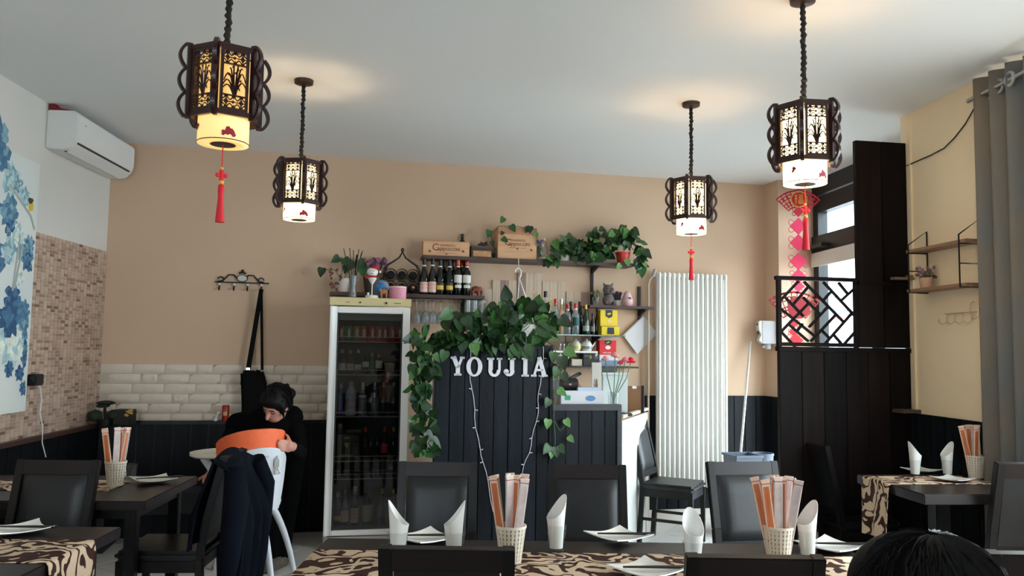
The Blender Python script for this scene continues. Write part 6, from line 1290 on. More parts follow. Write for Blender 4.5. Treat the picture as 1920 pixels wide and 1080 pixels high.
for i, (x, z, c, a) in enumerate(((-0.05, 0.16, (140, 144, 150), 0.5), (0.03, 0.17, (214, 204, 188), 0.6), (0.06, 0.15, (214, 150, 90), 0.45))):
    b = B(); b.box((x, 0.05 + i * 0.02, z), (0.2, 0.006, 0.2), Matrix.Rotation(-a, 3, 'Y') @ Matrix.Rotation(-0.4, 3, 'X')); b.obj('sheet', M('tray_sheet_%d' % i, srgb(*c), 0.7), t)
b = B(); b.box((0, 0.1, 0.06), (0.24, 0.12, 0.11)); b.obj('tray', M('tray_grey', srgb(120, 122, 124), 0.5), t)
b = B(); b.bar((-0.02, -0.03, 0.245), (0.10, -0.03, 0.31), 0.05, 0.02); b.obj('stapler', black_pl, t)
# ================================================================ POTHOS
def leaf_mesh(name, mat):
    """heart shaped leaf hanging along -z, stem at the origin, one unit long"""
    prof = [(0.0, 0.0), (0.18, 0.06), (0.36, 0.02), (0.45, -0.14), (0.42, -0.34), (0.30, -0.58), (0.15, -0.80), (0.0, -1.0)]
    vs = []; fs = []
    mid = [(0, -0.03 * math.sin(min(1, -z + 0.0) * PI) , z) for x, z in prof]
    zs_ = [0.0, -0.04, -0.12, -0.24, -0.42, -0.62, -0.82, -1.0]
    for (x, z), zm in zip(prof, zs_):
        curl = 0.10 * z * z
        vs += [(-x * 0.92, -curl - 0.10 * x, z), (0, -curl + 0.015, zm), (x * 0.92, -curl - 0.10 * x, z)]
    for i in range(7):
        a = i * 3; fs += [(a, a + 1, a + 4, a + 3), (a + 1, a + 2, a + 5, a + 4)]
    b = B(); b.add(vs, fs); return b.mesh(name, mat)
LEAF = {'a': leaf_mesh('leaf_green', leaf_a), 'b': leaf_mesh('leaf_dark', leaf_b), 'c': leaf_mesh('leaf_pale', leaf_c)}
def local(root_loc, p): return Matrix.Rotation(-TH, 3, 'Z') @ (p - root_loc)
def leaves(root, root_loc, blobs, seed, weights=(5, 4, 1)):
    rnd = random.Random(seed)
    for (cx, cy, rx, ry, off, jit, n, size) in blobs:
        for i in range(n):
            a = rnd.uniform(0, 2 * PI); q = math.sqrt(rnd.random()); px = cx + rx * q * math.cos(a); py = cy + ry * q * math.sin(a)
            o_ = off + rnd.uniform(-jit, jit) * 1.0; p = onW(px, py - size * 0.4, o_); k = kk(p); sc = size * k * rnd.uniform(0.75, 1.25)
            me = LEAF[rnd.choices('abc', weights)[0]]
            place('leaf', me, root, local(root_loc, p), (rnd.uniform(-1.15, 0.45), rnd.uniform(-1.1, 1.1), rnd.uniform(-1.3, 1.3)), (sc, sc, sc))
def one_leaf(root, root_loc, px, py, off, size, ang=0.0, kind='a', tilt=-0.2, turn=0.0):
    p = onW(px, py, off); sc = size * kk(p); place('leaf', LEAF[kind], root, local(root_loc, p), (tilt, ang, turn), (sc, sc, sc))
def vine(root, root_loc, pts, r=0.0035):
    P3 = [local(root_loc, onW(px, py, off)) for px, py, off in pts]; sm = []
    for i in range(len(P3) - 1):
        for j in range(4): sm.append(P3[i].lerp(P3[i + 1], j / 4))
    sm.append(P3[-1]); b = B(); b.tube(sm, r, 5); b.obj('vine', vine_m, root)
# plant on the counter: trough and a cascade over the left edge
tp = W((sBL + sBR) / 2 - 0.1, CO - 0.17, zBT - 0.08 + 0.0); tp.z = (WZ + zBT) / 2 - 0.05 + (zBT - WZ - 0.06) / 2 + 0.001
pt = T('pothos_trough', 'lush green pothos cascading over the counter sign', 'plant', tp, TH)
b = B(); b.box((0, 0, 0.035), (sBR - sBL - 0.25, 0.13, 0.07)); b.obj('trough', M('trough_brown', srgb(60, 44, 36), 0.7), pt)
O1 = CO + 0.05
leaves(pt, tp, ((802, 640, 36, 20, O1, 0.05, 22, 25), (797, 682, 26, 34, O1, 0.05, 26, 26), (790, 738, 20, 36, O1, 0.05, 24, 25), (793, 795, 22, 36, O1, 0.05, 24, 24), (798, 842, 22, 18, O1, 0.04, 14, 22),
    (866, 622, 40, 26, O1 - 0.05, 0.06, 30, 29), (925, 612, 45, 36, O1 - 0.06, 0.08, 40, 29), (985, 612, 50, 40, O1 - 0.06, 0.08, 44, 29), (850, 605, 14, 14, O1 - 0.1, 0.05, 6, 30), (845, 645, 26, 14, O1, 0.03, 12, 26), (930, 648, 50, 9, O1 + 0.01, 0.02, 12, 25)), 11)
for px, py, s_, a, kd in ((868, 640, 26, 0.1, 'b'), (888, 644, 26, -0.2, 'c'), (965, 646, 30, -0.3, 'a'), (982, 650, 34, -0.5, 'a'), (993, 648, 28, 0.1, 'b'), (960, 655, 22, 0.2, 'a'), (835, 658, 24, 0.3, 'a'), (772, 634, 22, 1.3, 'b'), (1010, 612, 34, -0.8, 'a'), (1050, 596, 30, -0.9, 'b'), (845, 585, 30, 1.0, 'a'), (872, 595, 28, -0.5, 'b')): one_leaf(pt, tp, px, py, O1 + 0.03, s_, a, kd)
vine(pt, tp, ((880, 640, CO), (820, 632, O1), (795, 660, O1), (788, 720, O1), (792, 790, O1), (795, 850, O1)))
vine(pt, tp, ((900, 640, CO), (850, 630, O1), (812, 650, O1), (803, 700, O1), (797, 770, O1), (800, 840, O1)))
vine(pt, tp, ((930, 636, CO - 0.1), (960, 605, CO - 0.1), (1000, 590, CO - 0.1), (1030, 600, CO)))
# right hand vine
vp = W(sBR - 0.08, CO - 0.14, tp.z)
vr = T('pothos_vine', 'thin pothos vine hanging past the letter A', 'plant', vp, TH)
vine(vr, vp, ((1025, 640, CO - 0.1), (1040, 650, CO + 0.03), (1046, 690, CO + 0.04), (1043, 740, CO + 0.04), (1038, 780, CO + 0.04), (1041, 820, CO + 0.04), (1040, 845, CO + 0.04)), 0.003)
vine(vr, vp, ((1040, 790, CO + 0.04), (1050, 808, CO + 0.04), (1060, 798, CO + 0.04)), 0.0025)
b = B(); b.lathe([(0, 0), (0.045, 0), (0.055, 0.07), (0, 0.07)], 14); b.obj('pot', M('trough_brown2', srgb(70, 52, 42), 0.7), vr)
for px, py, s_, a, kd in ((1052, 668, 30, -0.2, 'b'), (1046, 690, 24, 0.4, 'a'), (1054, 700, 22, -0.6, 'b'), (1047, 730, 20, -0.9, 'c'), (1030, 748, 20, 0.5, 'a'), (1028, 786, 20, 0.2, 'c'), (1060, 786, 18, -0.5, 'c'), (1066, 818, 16, -0.7, 'c'), (1030, 835, 22, 0.7, 'a'), (1042, 838, 22, -0.1, 'b'), (1048, 835, 20, -0.6, 'a'), (1035, 845, 16, 0.2, 'c'), (1060, 655, 26, -1.0, 'c'), (1038, 660, 22, 0.2, 'a')): one_leaf(vr, vp, px, py, CO + 0.05, s_, a, kd)
# hanging pot
OH = 0.235; hp = W(wsz(985, 600, OH + 0.06)[0], OH + 0.06, wsz(985, 645, OH + 0.06)[1]); hk_ = wsz(972, 505, OH + 0.0)
hg = T('hanging_basket', 'white hanging pot of pothos on a white hook below the top shelf', 'plant', hp, TH); k = kk(hp)
b = B(); b.lathe([(0, 0), (17 * k, 0), (26 * k, 36 * k), (25 * k, 36 * k), (16 * k, 3 * k), (0, 3 * k)], 22, cap=False); b.obj('pot', white_pl, hg)
tpx = local(hp, W(wsz(974, 522, OH + 0.01)[0], OH + 0.01, wsz(974, 522, OH + 0.01)[1]))
b = B()
for a in (0.4, 2.1, 3.6, 5.2): b.tube([tpx, (25 * k * math.cos(a), 25 * k * math.sin(a), 36 * k)], 0.004, 5)
b.obj('hanger_strings', white_pl, hg)
b = B(); top = local(hp, W(wsz(974, 500, 0.225)[0], 0.225, top_sh[2] - 0.0)); b.tube([tpx, tpx + Vector((0.012, 0, 0.03)), tpx + Vector((0.012, 0, 0.065)), tpx + Vector((-0.01, 0.0, 0.088)), tpx + Vector((-0.036, 0, 0.07)), tpx + Vector((-0.036, 0, 0.05))], 0.0065, 7); b.obj('hook', white_pl, hg)
b = B(); b.tube([tpx + Vector((-0.01, 0, 0.088)), (tpx.x - 0.01, tpx.y, top.z - 0.002)], 0.0045, 6); b.obj('nail', steel_m, hg)
leaves(hg, hp, ((975, 585, 46, 16, OH + 0.06, 0.1, 26, 25), (1010, 605, 34, 30, OH + 0.12, 0.06, 20, 26), (945, 600, 30, 26, OH + 0.12, 0.06, 18, 26)), 21)
one_leaf(hg, hp, 950, 562, OH + 0.1, 30, PI - 0.2, 'b'); one_leaf(hg, hp, 1003, 575, OH + 0.1, 26, PI + 0.3, 'a'); one_leaf(hg, hp, 1032, 600, OH + 0.1, 34, -0.3, 'c')
# plants on the top shelf
def shelf_plant(px, label, potm, potr, poth, blobs, seed, vines=(), dep=0.13, extra=(), w=(5, 4, 2), name='potted_pothos'):
    p = on(top_sh, px, dep=dep); k = kk(p); t = T(name, label, 'plant', p, TH)
    b = B(); b.lathe([(0, 0), (potr * 0.75 * k, 0), (potr * k, poth * k), (potr * 0.92 * k, poth * k), (potr * 0.7 * k, 2 * k), (0, 2 * k)], 18, cap=False); b.obj('pot', potm, t)
    b = B(); b.lathe([(0, poth * 0.85 * k), (potr * 0.9 * k, poth * 0.85 * k)], 14, cap=False); b.obj('soil', MATS['soil'], t)
    leaves(t, p, blobs, seed, w)
    for v in vines: vine(t, p, v, 0.003)
    for e in extra: one_leaf(t, p, *e)
    return t, p
shelf_plant(1058, 'pothos in a white pot beside the glass jar on the top shelf', china, 12, 15, ((1052, 468, 22, 14, 0.17, 0.06, 20, 18), (1040, 490, 14, 8, 0.24, 0.02, 8, 17)), 31, (((1058, 470, 0.13), (1060, 445, 0.13), (1050, 441, 0.14)),), extra=((1063, 440, 0.14, 16, -0.9, 'a'), (1070, 448, 0.14, 16, -1.1, 'a'), (1028, 488, 0.25, 17, 0.1, 'b'), (1045, 488, 0.25, 18, 0.1, 'a')))
shelf_plant(1090, 'pothos spreading in the middle of the top shelf', M('green_pot', srgb(60, 80, 60), 0.6), 12, 14, ((1088, 474, 24, 16, 0.17, 0.06, 28, 18), (1085, 462, 14, 10, 0.15, 0.04, 8, 18)), 32)
shelf_plant(1122, 'tall climbing pothos over the shelf bracket', M('tan_pot', srgb(150, 110, 84), 0.6), 13, 16, ((1118, 470, 24, 18, 0.17, 0.06, 30, 19), (1118, 452, 14, 14, 0.14, 0.04, 12, 18), (1112, 486, 16, 8, 0.24, 0.02, 8, 18)), 33, (((1120, 470, 0.13), (1120, 445, 0.13), (1119, 424, 0.13)), ((1130, 470, 0.14), (1138, 455, 0.14), (1150, 462, 0.14))), extra=((1119, 430, 0.13, 14, 1.2, 'b'), (1124, 428, 0.13, 14, -1.2, 'a'), (1108, 438, 0.13, 15, 1.1, 'a'), (1130, 438, 0.13, 18, -1.0, 'a')))
shelf_plant(1168, 'bushy pothos in a red pot at the end of the top shelf', M('red_glaze', srgb(196, 44, 34), 0.35), 14, 22, ((1170, 445, 24, 13, 0.14, 0.07, 40, 17), (1160, 455, 16, 14, 0.16, 0.05, 14, 16), (1188, 460, 16, 18, 0.16, 0.05, 16, 17), (1200, 490, 10, 20, 0.2, 0.03, 14, 19), (1140, 478, 14, 9, 0.2, 0.04, 10, 17)), 34, (((1170, 462, 0.13), (1190, 455, 0.16), (1203, 480, 0.2), (1203, 510, 0.2)), ((1150, 470, 0.15), (1165, 492, 0.24), (1156, 505, 0.24))), extra=((1203, 500, 0.2, 24, 0.1, 'a'), (1210, 468, 0.2, 18, -0.4, 'c'), (1196, 488, 0.22, 22, 0.3, 'b'), (1164, 496, 0.25, 14, 0.9, 'c'), (1175, 486, 0.25, 16, -0.2, 'c')))
# vine over the square wine box
p = on(top_sh, 928, dep=0.10); t = T('box_vine', 'thin vine trailing over the square wine box', 'plant', p, TH)
vine(t, p, ((928, 470, 0.1), (920, 440, 0.12), (935, 424, 0.21), (965, 424, 0.21), (1006, 430, 0.21), (1005, 460, 0.21)), 0.003)
b = B(); b.lathe([(0, 0), (0.02, 0), (0.026, 0.05), (0, 0.05)], 12); b.obj('pot', MATS['green_pot'], t)
for px, py, s_, a, kd in ((945, 408, 15, 0.6, 'a'), (958, 422, 17, -0.5, 'a'), (918, 432, 17, 0.3, 'a'), (943, 434, 10, 0.5, 'b'), (942, 446, 14, -0.9, 'a'), (994, 424, 16, 0.1, 'b'), (990, 426, 14, 0.5, 'b'), (922, 452, 12, -0.2, 'b'), (1004, 436, 12, -0.2, 'c')): one_leaf(t, p, px, py, 0.225, s_, a, kd)
# white planter pothos and red stems
wl_ = Vector(wp.location)
vine(wp, wl_, ((640, 525, 0.12), (628, 506, 0.14), (606, 505, 0.16), (602, 520, 0.16)), 0.003)
for px, py, s_, a, kd in ((604, 502, 20, 0.15, 'b'), (636, 482, 20, 0.9, 'b'), (645, 484, 22, -0.5, 'a'), (662, 490, 24, 0.5, 'b'), (672, 488, 22, -0.7, 'a'), (650, 498, 18, 0.2, 'b'), (678, 500, 22, -0.2, 'a')): one_leaf(wp, wl_, px, py, 0.16, s_, a, kd)
vine(wp, wl_, ((640, 525, 0.12), (642, 500, 0.14), (640, 482, 0.16)), 0.003); vine(wp, wl_, ((642, 525, 0.12), (660, 500, 0.14), (668, 486, 0.16)), 0.003)
rs_m = M('red_stem', srgb(110, 60, 56), 0.7)
b = B(); rnd = random.Random(14)
for i in range(22): px = rnd.uniform(617, 640); py = rnd.uniform(500, 548); b.ball(local(wl_, onW(px, py, 0.22)), (0.010, 0.006, 0.012), 6)
tag(b.obj('succulent_trail', rs_m, wp, smooth=False), 'reddish trailing succulent', kind='stuff')
# ================================================================ WOODEN PARTITION with lattice
EP = Vector((math.cos(math.radians(9)), math.sin(math.radians(9)), 0)); NP = Vector((EP.y, -EP.x, 0)); P0_ = Vector((2.61, 5.26, 0))
def pp(px, py, off=0.0): p = onP(px, py, P0_ + NP * off, NP); return (p - P0_).dot(EP), p.z
PRZ = math.radians(9)
pn = T('entrance_partition', 'tall dark wooden entrance partition with a lattice window', 'partition', P0_, PRZ)
dkp = [M('partition_wood_%d' % i, srgb(*c), 0.5, var=0.3, vscale=4, vstretch=(7, 7, 0.7), spec=0.08) for i, c in enumerate(((22, 16, 14), (27, 19, 17), (19, 14, 13)))]
s0 = pp(1459, 700)[0]; s1_ = 0.0; zr = pp(1530, 655)[1]; zt1_ = pp(1530, 523)[1]
n = 6; w_ = (s1_ - s0) / n
for i in range(n):
    b = B(); b.box((s0 + (i + 0.5) * w_, 0, zr / 2 - 0.004), (w_ - 0.004, 0.036, zr - 0.02)); b.obj('board', dkp[i % 3], pn, bev=0.003)
b = B(); b.box(((s0 + s1_) / 2, 0, zr), (s1_ - s0 + 0.01, 0.06, 0.03)); b.obj('middle_rail', dkp[0], pn, bev=0.003)
sT0 = pp(1603, 400)[0]; zT = pp(1650, 267)[1]
for i in range(2):
    w2 = (s1_ - sT0) / 2; b = B(); b.box((sT0 + (i + 0.5) * w2, 0, (zT + zr) / 2 + 0.008), (w2 - 0.003, 0.036, zT - zr - 0.016)); b.obj('tall_board', dkp[i + 1], pn, bev=0.003)
b = B(); b.box(((sT0 + s1_) / 2, -0.022, zt1_ - 0.02), (s1_ - sT0, 0.02, 0.02)); b.obj('cross_batten', dkp[0], pn)
sL0 = pp(1457, 590)[0]; sL1 = pp(1607, 590)[0]
b = B(); b.box((sL0 + 0.012, 0, (zr + zt1_) / 2), (0.024, 0.03, zt1_ - zr)); b.obj('lattice_post', dkp[0], pn)
b = B(); b.box((sL1 - 0.010, 0, (zr + zt1_) / 2), (0.02, 0.03, zt1_ - zr)); b.obj('lattice_post', dkp[0], pn)
b = B(); b.box(((sL0 + sL1) / 2, 0, zt1_), (sL1 - sL0 + 0.02, 0.034, 0.024)); b.obj('lattice_top_rail', dkp[0], pn)
b = B(); b.box(((sL0 + sL1) / 2, 0, zr + 0.03), (sL1 - sL0, 0.034, 0.024)); b.obj('lattice_bottom_rail', dkp[0], pn)
for a in ((360, 175, 150, 400), (430, 180, 900, 660), (660, 185, 1045, 600), (840, 190, 945, 320), (1035, 255, 870, 405), (750, 300, 655, 405), (480, 240, 300, 450), (210, 370, 420, 590), (480, 440, 160, 770), (420, 365, 620, 570), (710, 480, 490, 720), (150, 500, 560, 830), (800, 580, 510, 890), (990, 565, 670, 930), (640, 760, 730, 850), (780, 810, 900, 950), (1045, 770, 910, 920), (250, 690, 480, 890), (410, 680, 345, 770), (160, 780, 320, 950)):
    A = pp(1440 + a[0] / 6.355, 500 + a[1] / 6.355); C_ = pp(1440 + a[2] / 6.355, 500 + a[3] / 6.355)
    b = B(); b.bar((A[0], 0, A[1]), (C_[0], 0, C_[1]), 0.02, 0.0125, up=(0, 1, 0) if False else (C_[1] - A[1], 0, A[0] - C_[0])); b.obj('lattice_bar', dkp[0], pn)
p = P0_ + EP * pp(1683, 523)[0] + NP * 0.03
t = T('wooden_ledge', 'narrow pale wooden ledge on the tall dark board', 'ledge', (p.x, p.y, pp(1683, 526)[1]), PRZ)
b = B(); b.box((0, -0.02, 0.008), (0.14, 0.05, 0.016)); b.obj('strip', M('pale_ledge', srgb(130, 104, 78), 0.6, var=0.2, vscale=10, vstretch=(1, 8, 8)), t); b = B(); b.box((0.06, -0.02, 0.024), (0.05, 0.04, 0.014)); b.obj('peg', MATS['pale_ledge'], t)
# ================================================================ RED PAPER ORNAMENTS
rp_m = M('red_paper', srgb(190, 14, 40), 0.6); pk_m = M('pink_red_paper', srgb(232, 50, 96), 0.6)
YO = 7.0
def opt(px, py): return atY(px, py, YO)
def fan(t, base, cx, cy, Rpx, half, mat, rib=9, bias=0.0):
    k = YO / F; c = opt(cx, cy) - base
    inner = 0.42 * Rpx * k; R = Rpx * k
    b = B(); N = 18
    for r0_, r1_ in ((R * 0.95, R), (inner, inner + 0.02 * R + 0.004)):
        for i in range(N):
            a0 = PI / 2 - half + 2 * half * i / N + bias; a1 = PI / 2 - half + 2 * half * (i + 1) / N + bias
            b.prism([(c.x + r0_ * math.cos(a0), c.z + r0_ * math.sin(a0)), (c.x + r1_ * math.cos(a0), c.z + r1_ * math.sin(a0)), (c.x + r1_ * math.cos(a1), c.z + r1_ * math.sin(a1)), (c.x + r0_ * math.cos(a1), c.z + r0_ * math.sin(a1))], -0.003, 0.003)
    for i in range(rib + 1):
        a = PI / 2 - half + 2 * half * i / rib + bias; b.bar((c.x + inner * math.cos(a), 0, c.z + inner * math.sin(a)), (c.x + R * math.cos(a), 0, c.z + R * math.sin(a)), 0.006, 0.007, up=(math.sin(a), 0, -math.cos(a)))
    b.obj('fan_frame', mat, t)
    b = B()
    for i in range(rib):
        for j in range(2):
            a = PI / 2 - half + 2 * half * (i + 0.5) / rib + bias; rr = inner + (R - inner) * (0.3 + 0.4 * j); o = Vector((c.x + rr * math.cos(a), 0, c.z + rr * math.sin(a)))
            b.tube([o + Vector((0.017 * math.cos(q), 0, 0.017 * math.sin(q))) for q in [w * PI / 4 for w in range(8)]], 0.005, 4, closed=True)
    b.obj('cut_scrolls', mat, t)
def knot(t, base, px, py, s, mat):
    c = opt(px, py) - base; k = YO / F; h = s * k; b = B(); b.prism([(c.x - h, c.z), (c.x, c.z + h), (c.x + h, c.z), (c.x, c.z - h)], -0.006, 0.006)
    for dx, dz in ((-1, 0.5), (1, 0.5), (-1, -0.5), (1, -0.5)):
        o = Vector((c.x + dx * h * 0.85, 0, c.z + dz * h * 0.85)); b.tube([o + Vector((h * 0.32 * math.cos(q), 0, h * 0.32 * math.sin(q))) for q in [w * PI / 4 for w in range(8)]], 0.003, 4, closed=True)
    b.obj('knot', mat, t)
base = opt(1497, 334)
t = T('red_fan_ornament', 'red paper fan with gold seal and a chain of pink knots', 'ornament', base, 0)
b = B(); b.tube([(0, 0, CEIL - base.z), (0, 0, opt(1497, 360).z - base.z)], 0.003, 5); b.obj('string', black_m, t)
fan(t, base, 1497, 412, 57, 0.82, rp_m)
c = opt(1497, 374) - base; k = YO / F
b = B(); b.lathe([(0, -0.004), (13 * k, -0.004), (13 * k, 0.004), (0, 0.004)], 24); seal = b.obj('seal_disc', rp_m, t, (c.x, -0.006, c.z), (PI / 2, 0, 0))
b = B(); b.tube([(15 * k * math.cos(i * PI / 12), 0, 15 * k * math.sin(i * PI / 12)) for i in range(24)], 0.0045, 5, closed=True); b.obj('seal_ring', gold_m, t, (c.x, -0.012, c.z))
b = B()
for (x0, z0, x1, z1) in ((-8, 6, -3, 6), (-5.5, 9, -5.5, -8), (-8, 1, -3, 1), (0, 8, 8, 8), (1, 5, 7, 5), (1, 2, 7, 2), (1, 5, 1, 2), (7, 5, 7, 2), (0, -1, 8, -1), (0, -8, 8, -8), (0, -1, 0, -8), (8, -1, 8, -8), (4, -1, 4, -8), (0, -4.5, 8, -4.5)): b.bar((x0 * k, 0, z0 * k), (x1 * k, 0, z1 * k), 0.004, 0.0065, up=(z1 - z0, 0, x0 - x1))
b.obj('seal_character', gold_m, t, (c.x, -0.013, c.z))
for i, (py, s) in enumerate(((397, 10), (424, 16), (455, 16), (490, 16), (518, 14), (537, 11))): knot(t, base, 1497, py, s, rp_m if i < 1 else pk_m)
base = opt(1494, 548)
t = T('lower_red_fan_ornament', 'red paper fan with solid red disc seen through the lattice', 'ornament', base, 0)
fan(t, base, 1490, 622, 76, 0.68, M('deep_red_paper', srgb(150, 10, 26), 0.6))
c = opt(1497, 577) - base
b = B(); b.lathe([(0, -0.003), (21 * k, -0.003), (21 * k, 0.003), (0, 0.003)], 24); b.obj('disc', MATS['deep_red_paper'], t, (c.x, -0.006, c.z), (PI / 2, 0, 0))
b = B(); b.tube([(0, 0, 0), (0, 0, opt(1494, 625).z - base.z)], 0.003, 5); b.obj('string', MATS['deep_red_paper'], t)
b = B(); b.tube([(0.012, 0, 0), opt(1497, 530) - base], 0.003, 5); b.obj('hanging_cord', rp_m, t)
for px, py, s in ((1490, 606, 8), (1486, 622, 7)): knot(t, base, px, py, s, rp_m)
for px, py, s in ((1492, 638, 14),): knot(t, base, px, py, s, M('scarlet_paper', srgb(214, 24, 40), 0.6))
# ================================================================ SOAP DISPENSER, MOP, BINS
sd = T('soap_dispenser', 'white wall soap dispenser on the pier beside the radiator', 'dispenser', (PA.x - 0.012, PA.y + 0.10, 0), math.radians(-6)); zt_ = atY(1432, 601, 7.3).z; zb2 = atY(1432, 644, 7.3).z; wdx = 0.155
b = B(); b.prism([(0, zb2), (-wdx * 0.8, zb2), (-wdx, zb2 + 0.03), (-wdx * 0.86, zb2 + 0.08), (-wdx, zb2 + 0.13), (-wdx, zt_ - 0.01), (-wdx + 0.012, zt_), (0, zt_)], -0.06, 0.06); b.obj('housing', white_pl, sd, bev=0.004)
b = B(); b.box((-wdx * 0.42, -0.0615, (zb2 + zt_) / 2), (wdx * 0.72, 0.003, (zt_ - zb2) * 0.92)); b.obj('side_plate', M('satin_steel', srgb(206, 210, 214), 0.4, metal=0.3), sd)
b = B(); b.ball((-wdx * 0.98, 0.0, zt_ - 0.03), (0.012, 0.03, 0.018), 8); b.ball((-wdx * 0.96, 0, zb2 + 0.10), (0.012, 0.025, 0.018), 8); b.obj('window', M('dispenser_dark', srgb(60, 60, 62), 0.3), sd)
b = B(); b.tube([(-0.06, -0.01, zb2), (-0.06, -0.01, zb2 - 0.05)], 0.028, 10); b.tube([(-0.07, -0.01, zb2 - 0.01), (-0.11, -0.01, zb2 - 0.035)], 0.012, 8); b.obj('pump_spout', M('pump_grey', srgb(180, 182, 184), 0.3), sd)
a = atY(1407, 640, 7.42); c = atY(1386, 880, 7.15); c = Vector((c.x, c.y, 0.012)) if False else atZ(1385, 985, 0.02) if False else c
mp_ = T('broom', 'broom with a thin metal handle leaning in the corner', 'broom', (c.x, c.y, 0.0)); d = (a - c); foot = c - d * (c.z - 0.10) / d.z
b = B(); b.tube([foot - Vector((c.x, c.y, 0)), a - Vector((c.x, c.y, 0))], 0.011, 8); b.obj('handle', M('handle_alu', srgb(200, 196, 190), 0.3, metal=0.6), mp_)
b = B(); f_ = foot - Vector((c.x, c.y, 0)); b.box((f_.x, f_.y, 0.05), (0.26, 0.05, 0.1), top=(0.6, 0.8)); b.obj('brush', M('brush_grey', srgb(90, 94, 100), 0.9), mp_)
gb_m = M('grey_bin_plastic', srgb(96, 106, 120), 0.45)
for (px, py, Y, w2, lab) in ((1392, 853, 6.75, 0.24, 'open grey bin beside the radiator'), (1430, 851, 6.95, 0.17, 'taller round grey bin against the pier')):
    p = atY(px, py, Y); t = T('waste_bin', lab, 'bin', (p.x, p.y, 0), TH, 'grey bins in the corner'); h = p.z
    b = B()
    if w2 > 0.2: b.v = []; b.box((0, 0, h / 2), (w2 * 0.8, w2 * 0.8, h), top=(1.2, 1.2)); b.f = [f for i, f in enumerate(b.f) if i != 1]; b.mi = b.mi[:len(b.f)]; b.obj('bin_body', gb_m, t, solid=0.006)
    else: b.lathe([(0, 0.002), (w2 * 0.42, 0.002), (w2 * 0.52, h), (w2 * 0.49, h), (w2 * 0.40, 0.01), (0, 0.01)], 22, cap=False); b.obj('bin_body', gb_m, t)
    b = B()
    if w2 > 0.2:
        for sx in (-1, 1): b.box((sx * w2 * 0.49, 0, h), (0.02, w2, 0.018)); b.box((0, sx * w2 * 0.49, h), (w2, 0.02, 0.018))
    else: b.lathe([(w2 * 0.49, h - 0.01), (w2 * 0.55, h - 0.01), (w2 * 0.55, h + 0.008), (w2 * 0.49, h + 0.008), (w2 * 0.49, h - 0.01)], 22, cap=False)
    b.obj('rim', gb_m, t)
# ================================================================ RIGHT WALL: shelf, hooks, cable
RN = Vector((-1, -0.105, 0)).normalized()
def rw(px, py, off=0.0): p = onP(px, py, C0 + RN * off, RN); return (p - C0).dot(CDIR), p.z
def Rp(t, off, z): p = C0 + CDIR * t + RN * off; return Vector((p.x, p.y, z))
tA = rw(1741, 500)[0]; tB = rw(1840, 500)[0]; zU = rw(1790, 463)[1]; zL_ = rw(1790, 541)[1]; SD = 0.13
ws = T('ladder_wall_shelf', 'two tier wooden wall shelf on black wire ladders', 'shelf', Rp(0, 0, 0), 0)
def RL(t, off, z): return Rp(t, off, z) - Rp(0, 0, 0)
for z, e in ((zU, 0.03), (zL_, 0.03)):
    b = B(); vs = [RL(t_, o_, zz) for zz in (z - 0.008, z + 0.010) for (t_, o_) in ((tA - e, 0.012), (tB + 0.05, 0.012), (tB + 0.05, SD), (tA - e, SD))]; b.add(vs, [(0, 1, 2, 3), (4, 5, 6, 7), (0, 1, 5, 4), (1, 2, 6, 5), (2, 3, 7, 6), (3, 0, 4, 7)]); b.obj('board', M('shelf_oak', srgb(150, 112, 86), 0.5, var=0.15, vscale=6, vstretch=(6, 1, 6)), ws)
for t_ in (tA, tB):
    zt_ = zU + 0.13; b = B(); zb2 = zL_ - 0.012
    b.tube([RL(t_, 0.008, zb2), RL(t_, 0.008, zt_), RL(t_, SD + 0.004, zU + 0.04), RL(t_, SD + 0.004, zb2), RL(t_, 0.008, zb2)], 0.005, 6)
    for z in (zU - 0.012, (zU + zL_) / 2): b.tube([RL(t_, 0.008, z), RL(t_, SD + 0.004, z)], 0.004, 5)
    b.obj('wire_ladder', black_m, ws)
tp_ = (tA * 0.85 + tB * 0.15); p = Rp(tp_ + 0.0, 0.07, zL_ + 0.011); k = kk(p)
t = T('potted_pink_flowers', 'small pink pot with dusty pink flowers on the wall shelf', 'plant', p, 0)
b = B(); b.lathe([(0, 0), (9 * k, 0), (12 * k, 20 * k), (11 * k, 20 * k), (0, 16 * k)], 16, cap=False); b.obj('pot', M('terracotta_pink', srgb(206, 160, 130), 0.7), t)
b = B(); rnd = random.Random(8)
for i in range(34): b.ball((rnd.gauss(0, 9) * k, rnd.gauss(0, 7) * k, rnd.uniform(24, 40) * k), rnd.uniform(2.4, 4) * k, 6)
tag(b.obj('blossom', M('dusty_pink', srgb(150, 110, 116), 0.8, var=0.3, vscale=40), t, smooth=False), 'dusty pink blossom', kind='stuff')
b = B()
for i in range(16): b.ball((rnd.gauss(0, 9) * k, rnd.gauss(0, 7) * k, rnd.uniform(19, 28) * k), (3.5 * k, 2 * k, 2.5 * k), 6)
b.obj('foliage', M('sprig_green', srgb(70, 84, 44), 0.7), t)
hA = rw(1775, 595)[0]; hB = rw(1838, 590)[0]; hz = rw(1800, 587)[1]
t = T('white_hook_rail', 'pale wire hook rail under the wall shelf', 'hook rail', Rp(0, 0, 0), 0); hkm = M('ivory_wire', srgb(196, 172, 140), 0.4)
b = B(); b.tube([RL(hA, 0.012, hz), RL(hB, 0.012, hz)], 0.004, 6); b.obj('rail', hkm, t)
for i in range(4):
    tt = hA + (hB - hA) * (i + 0.3) / 4; b = B(); b.tube([RL(tt, 0.014, hz), RL(tt, 0.016, hz - 0.05), RL(tt - 0.02, 0.03, hz - 0.065), RL(tt - 0.045, 0.035, hz - 0.05), RL(tt - 0.045, 0.035, hz - 0.03)], 0.0038, 5); b.obj('hook', hkm, t)
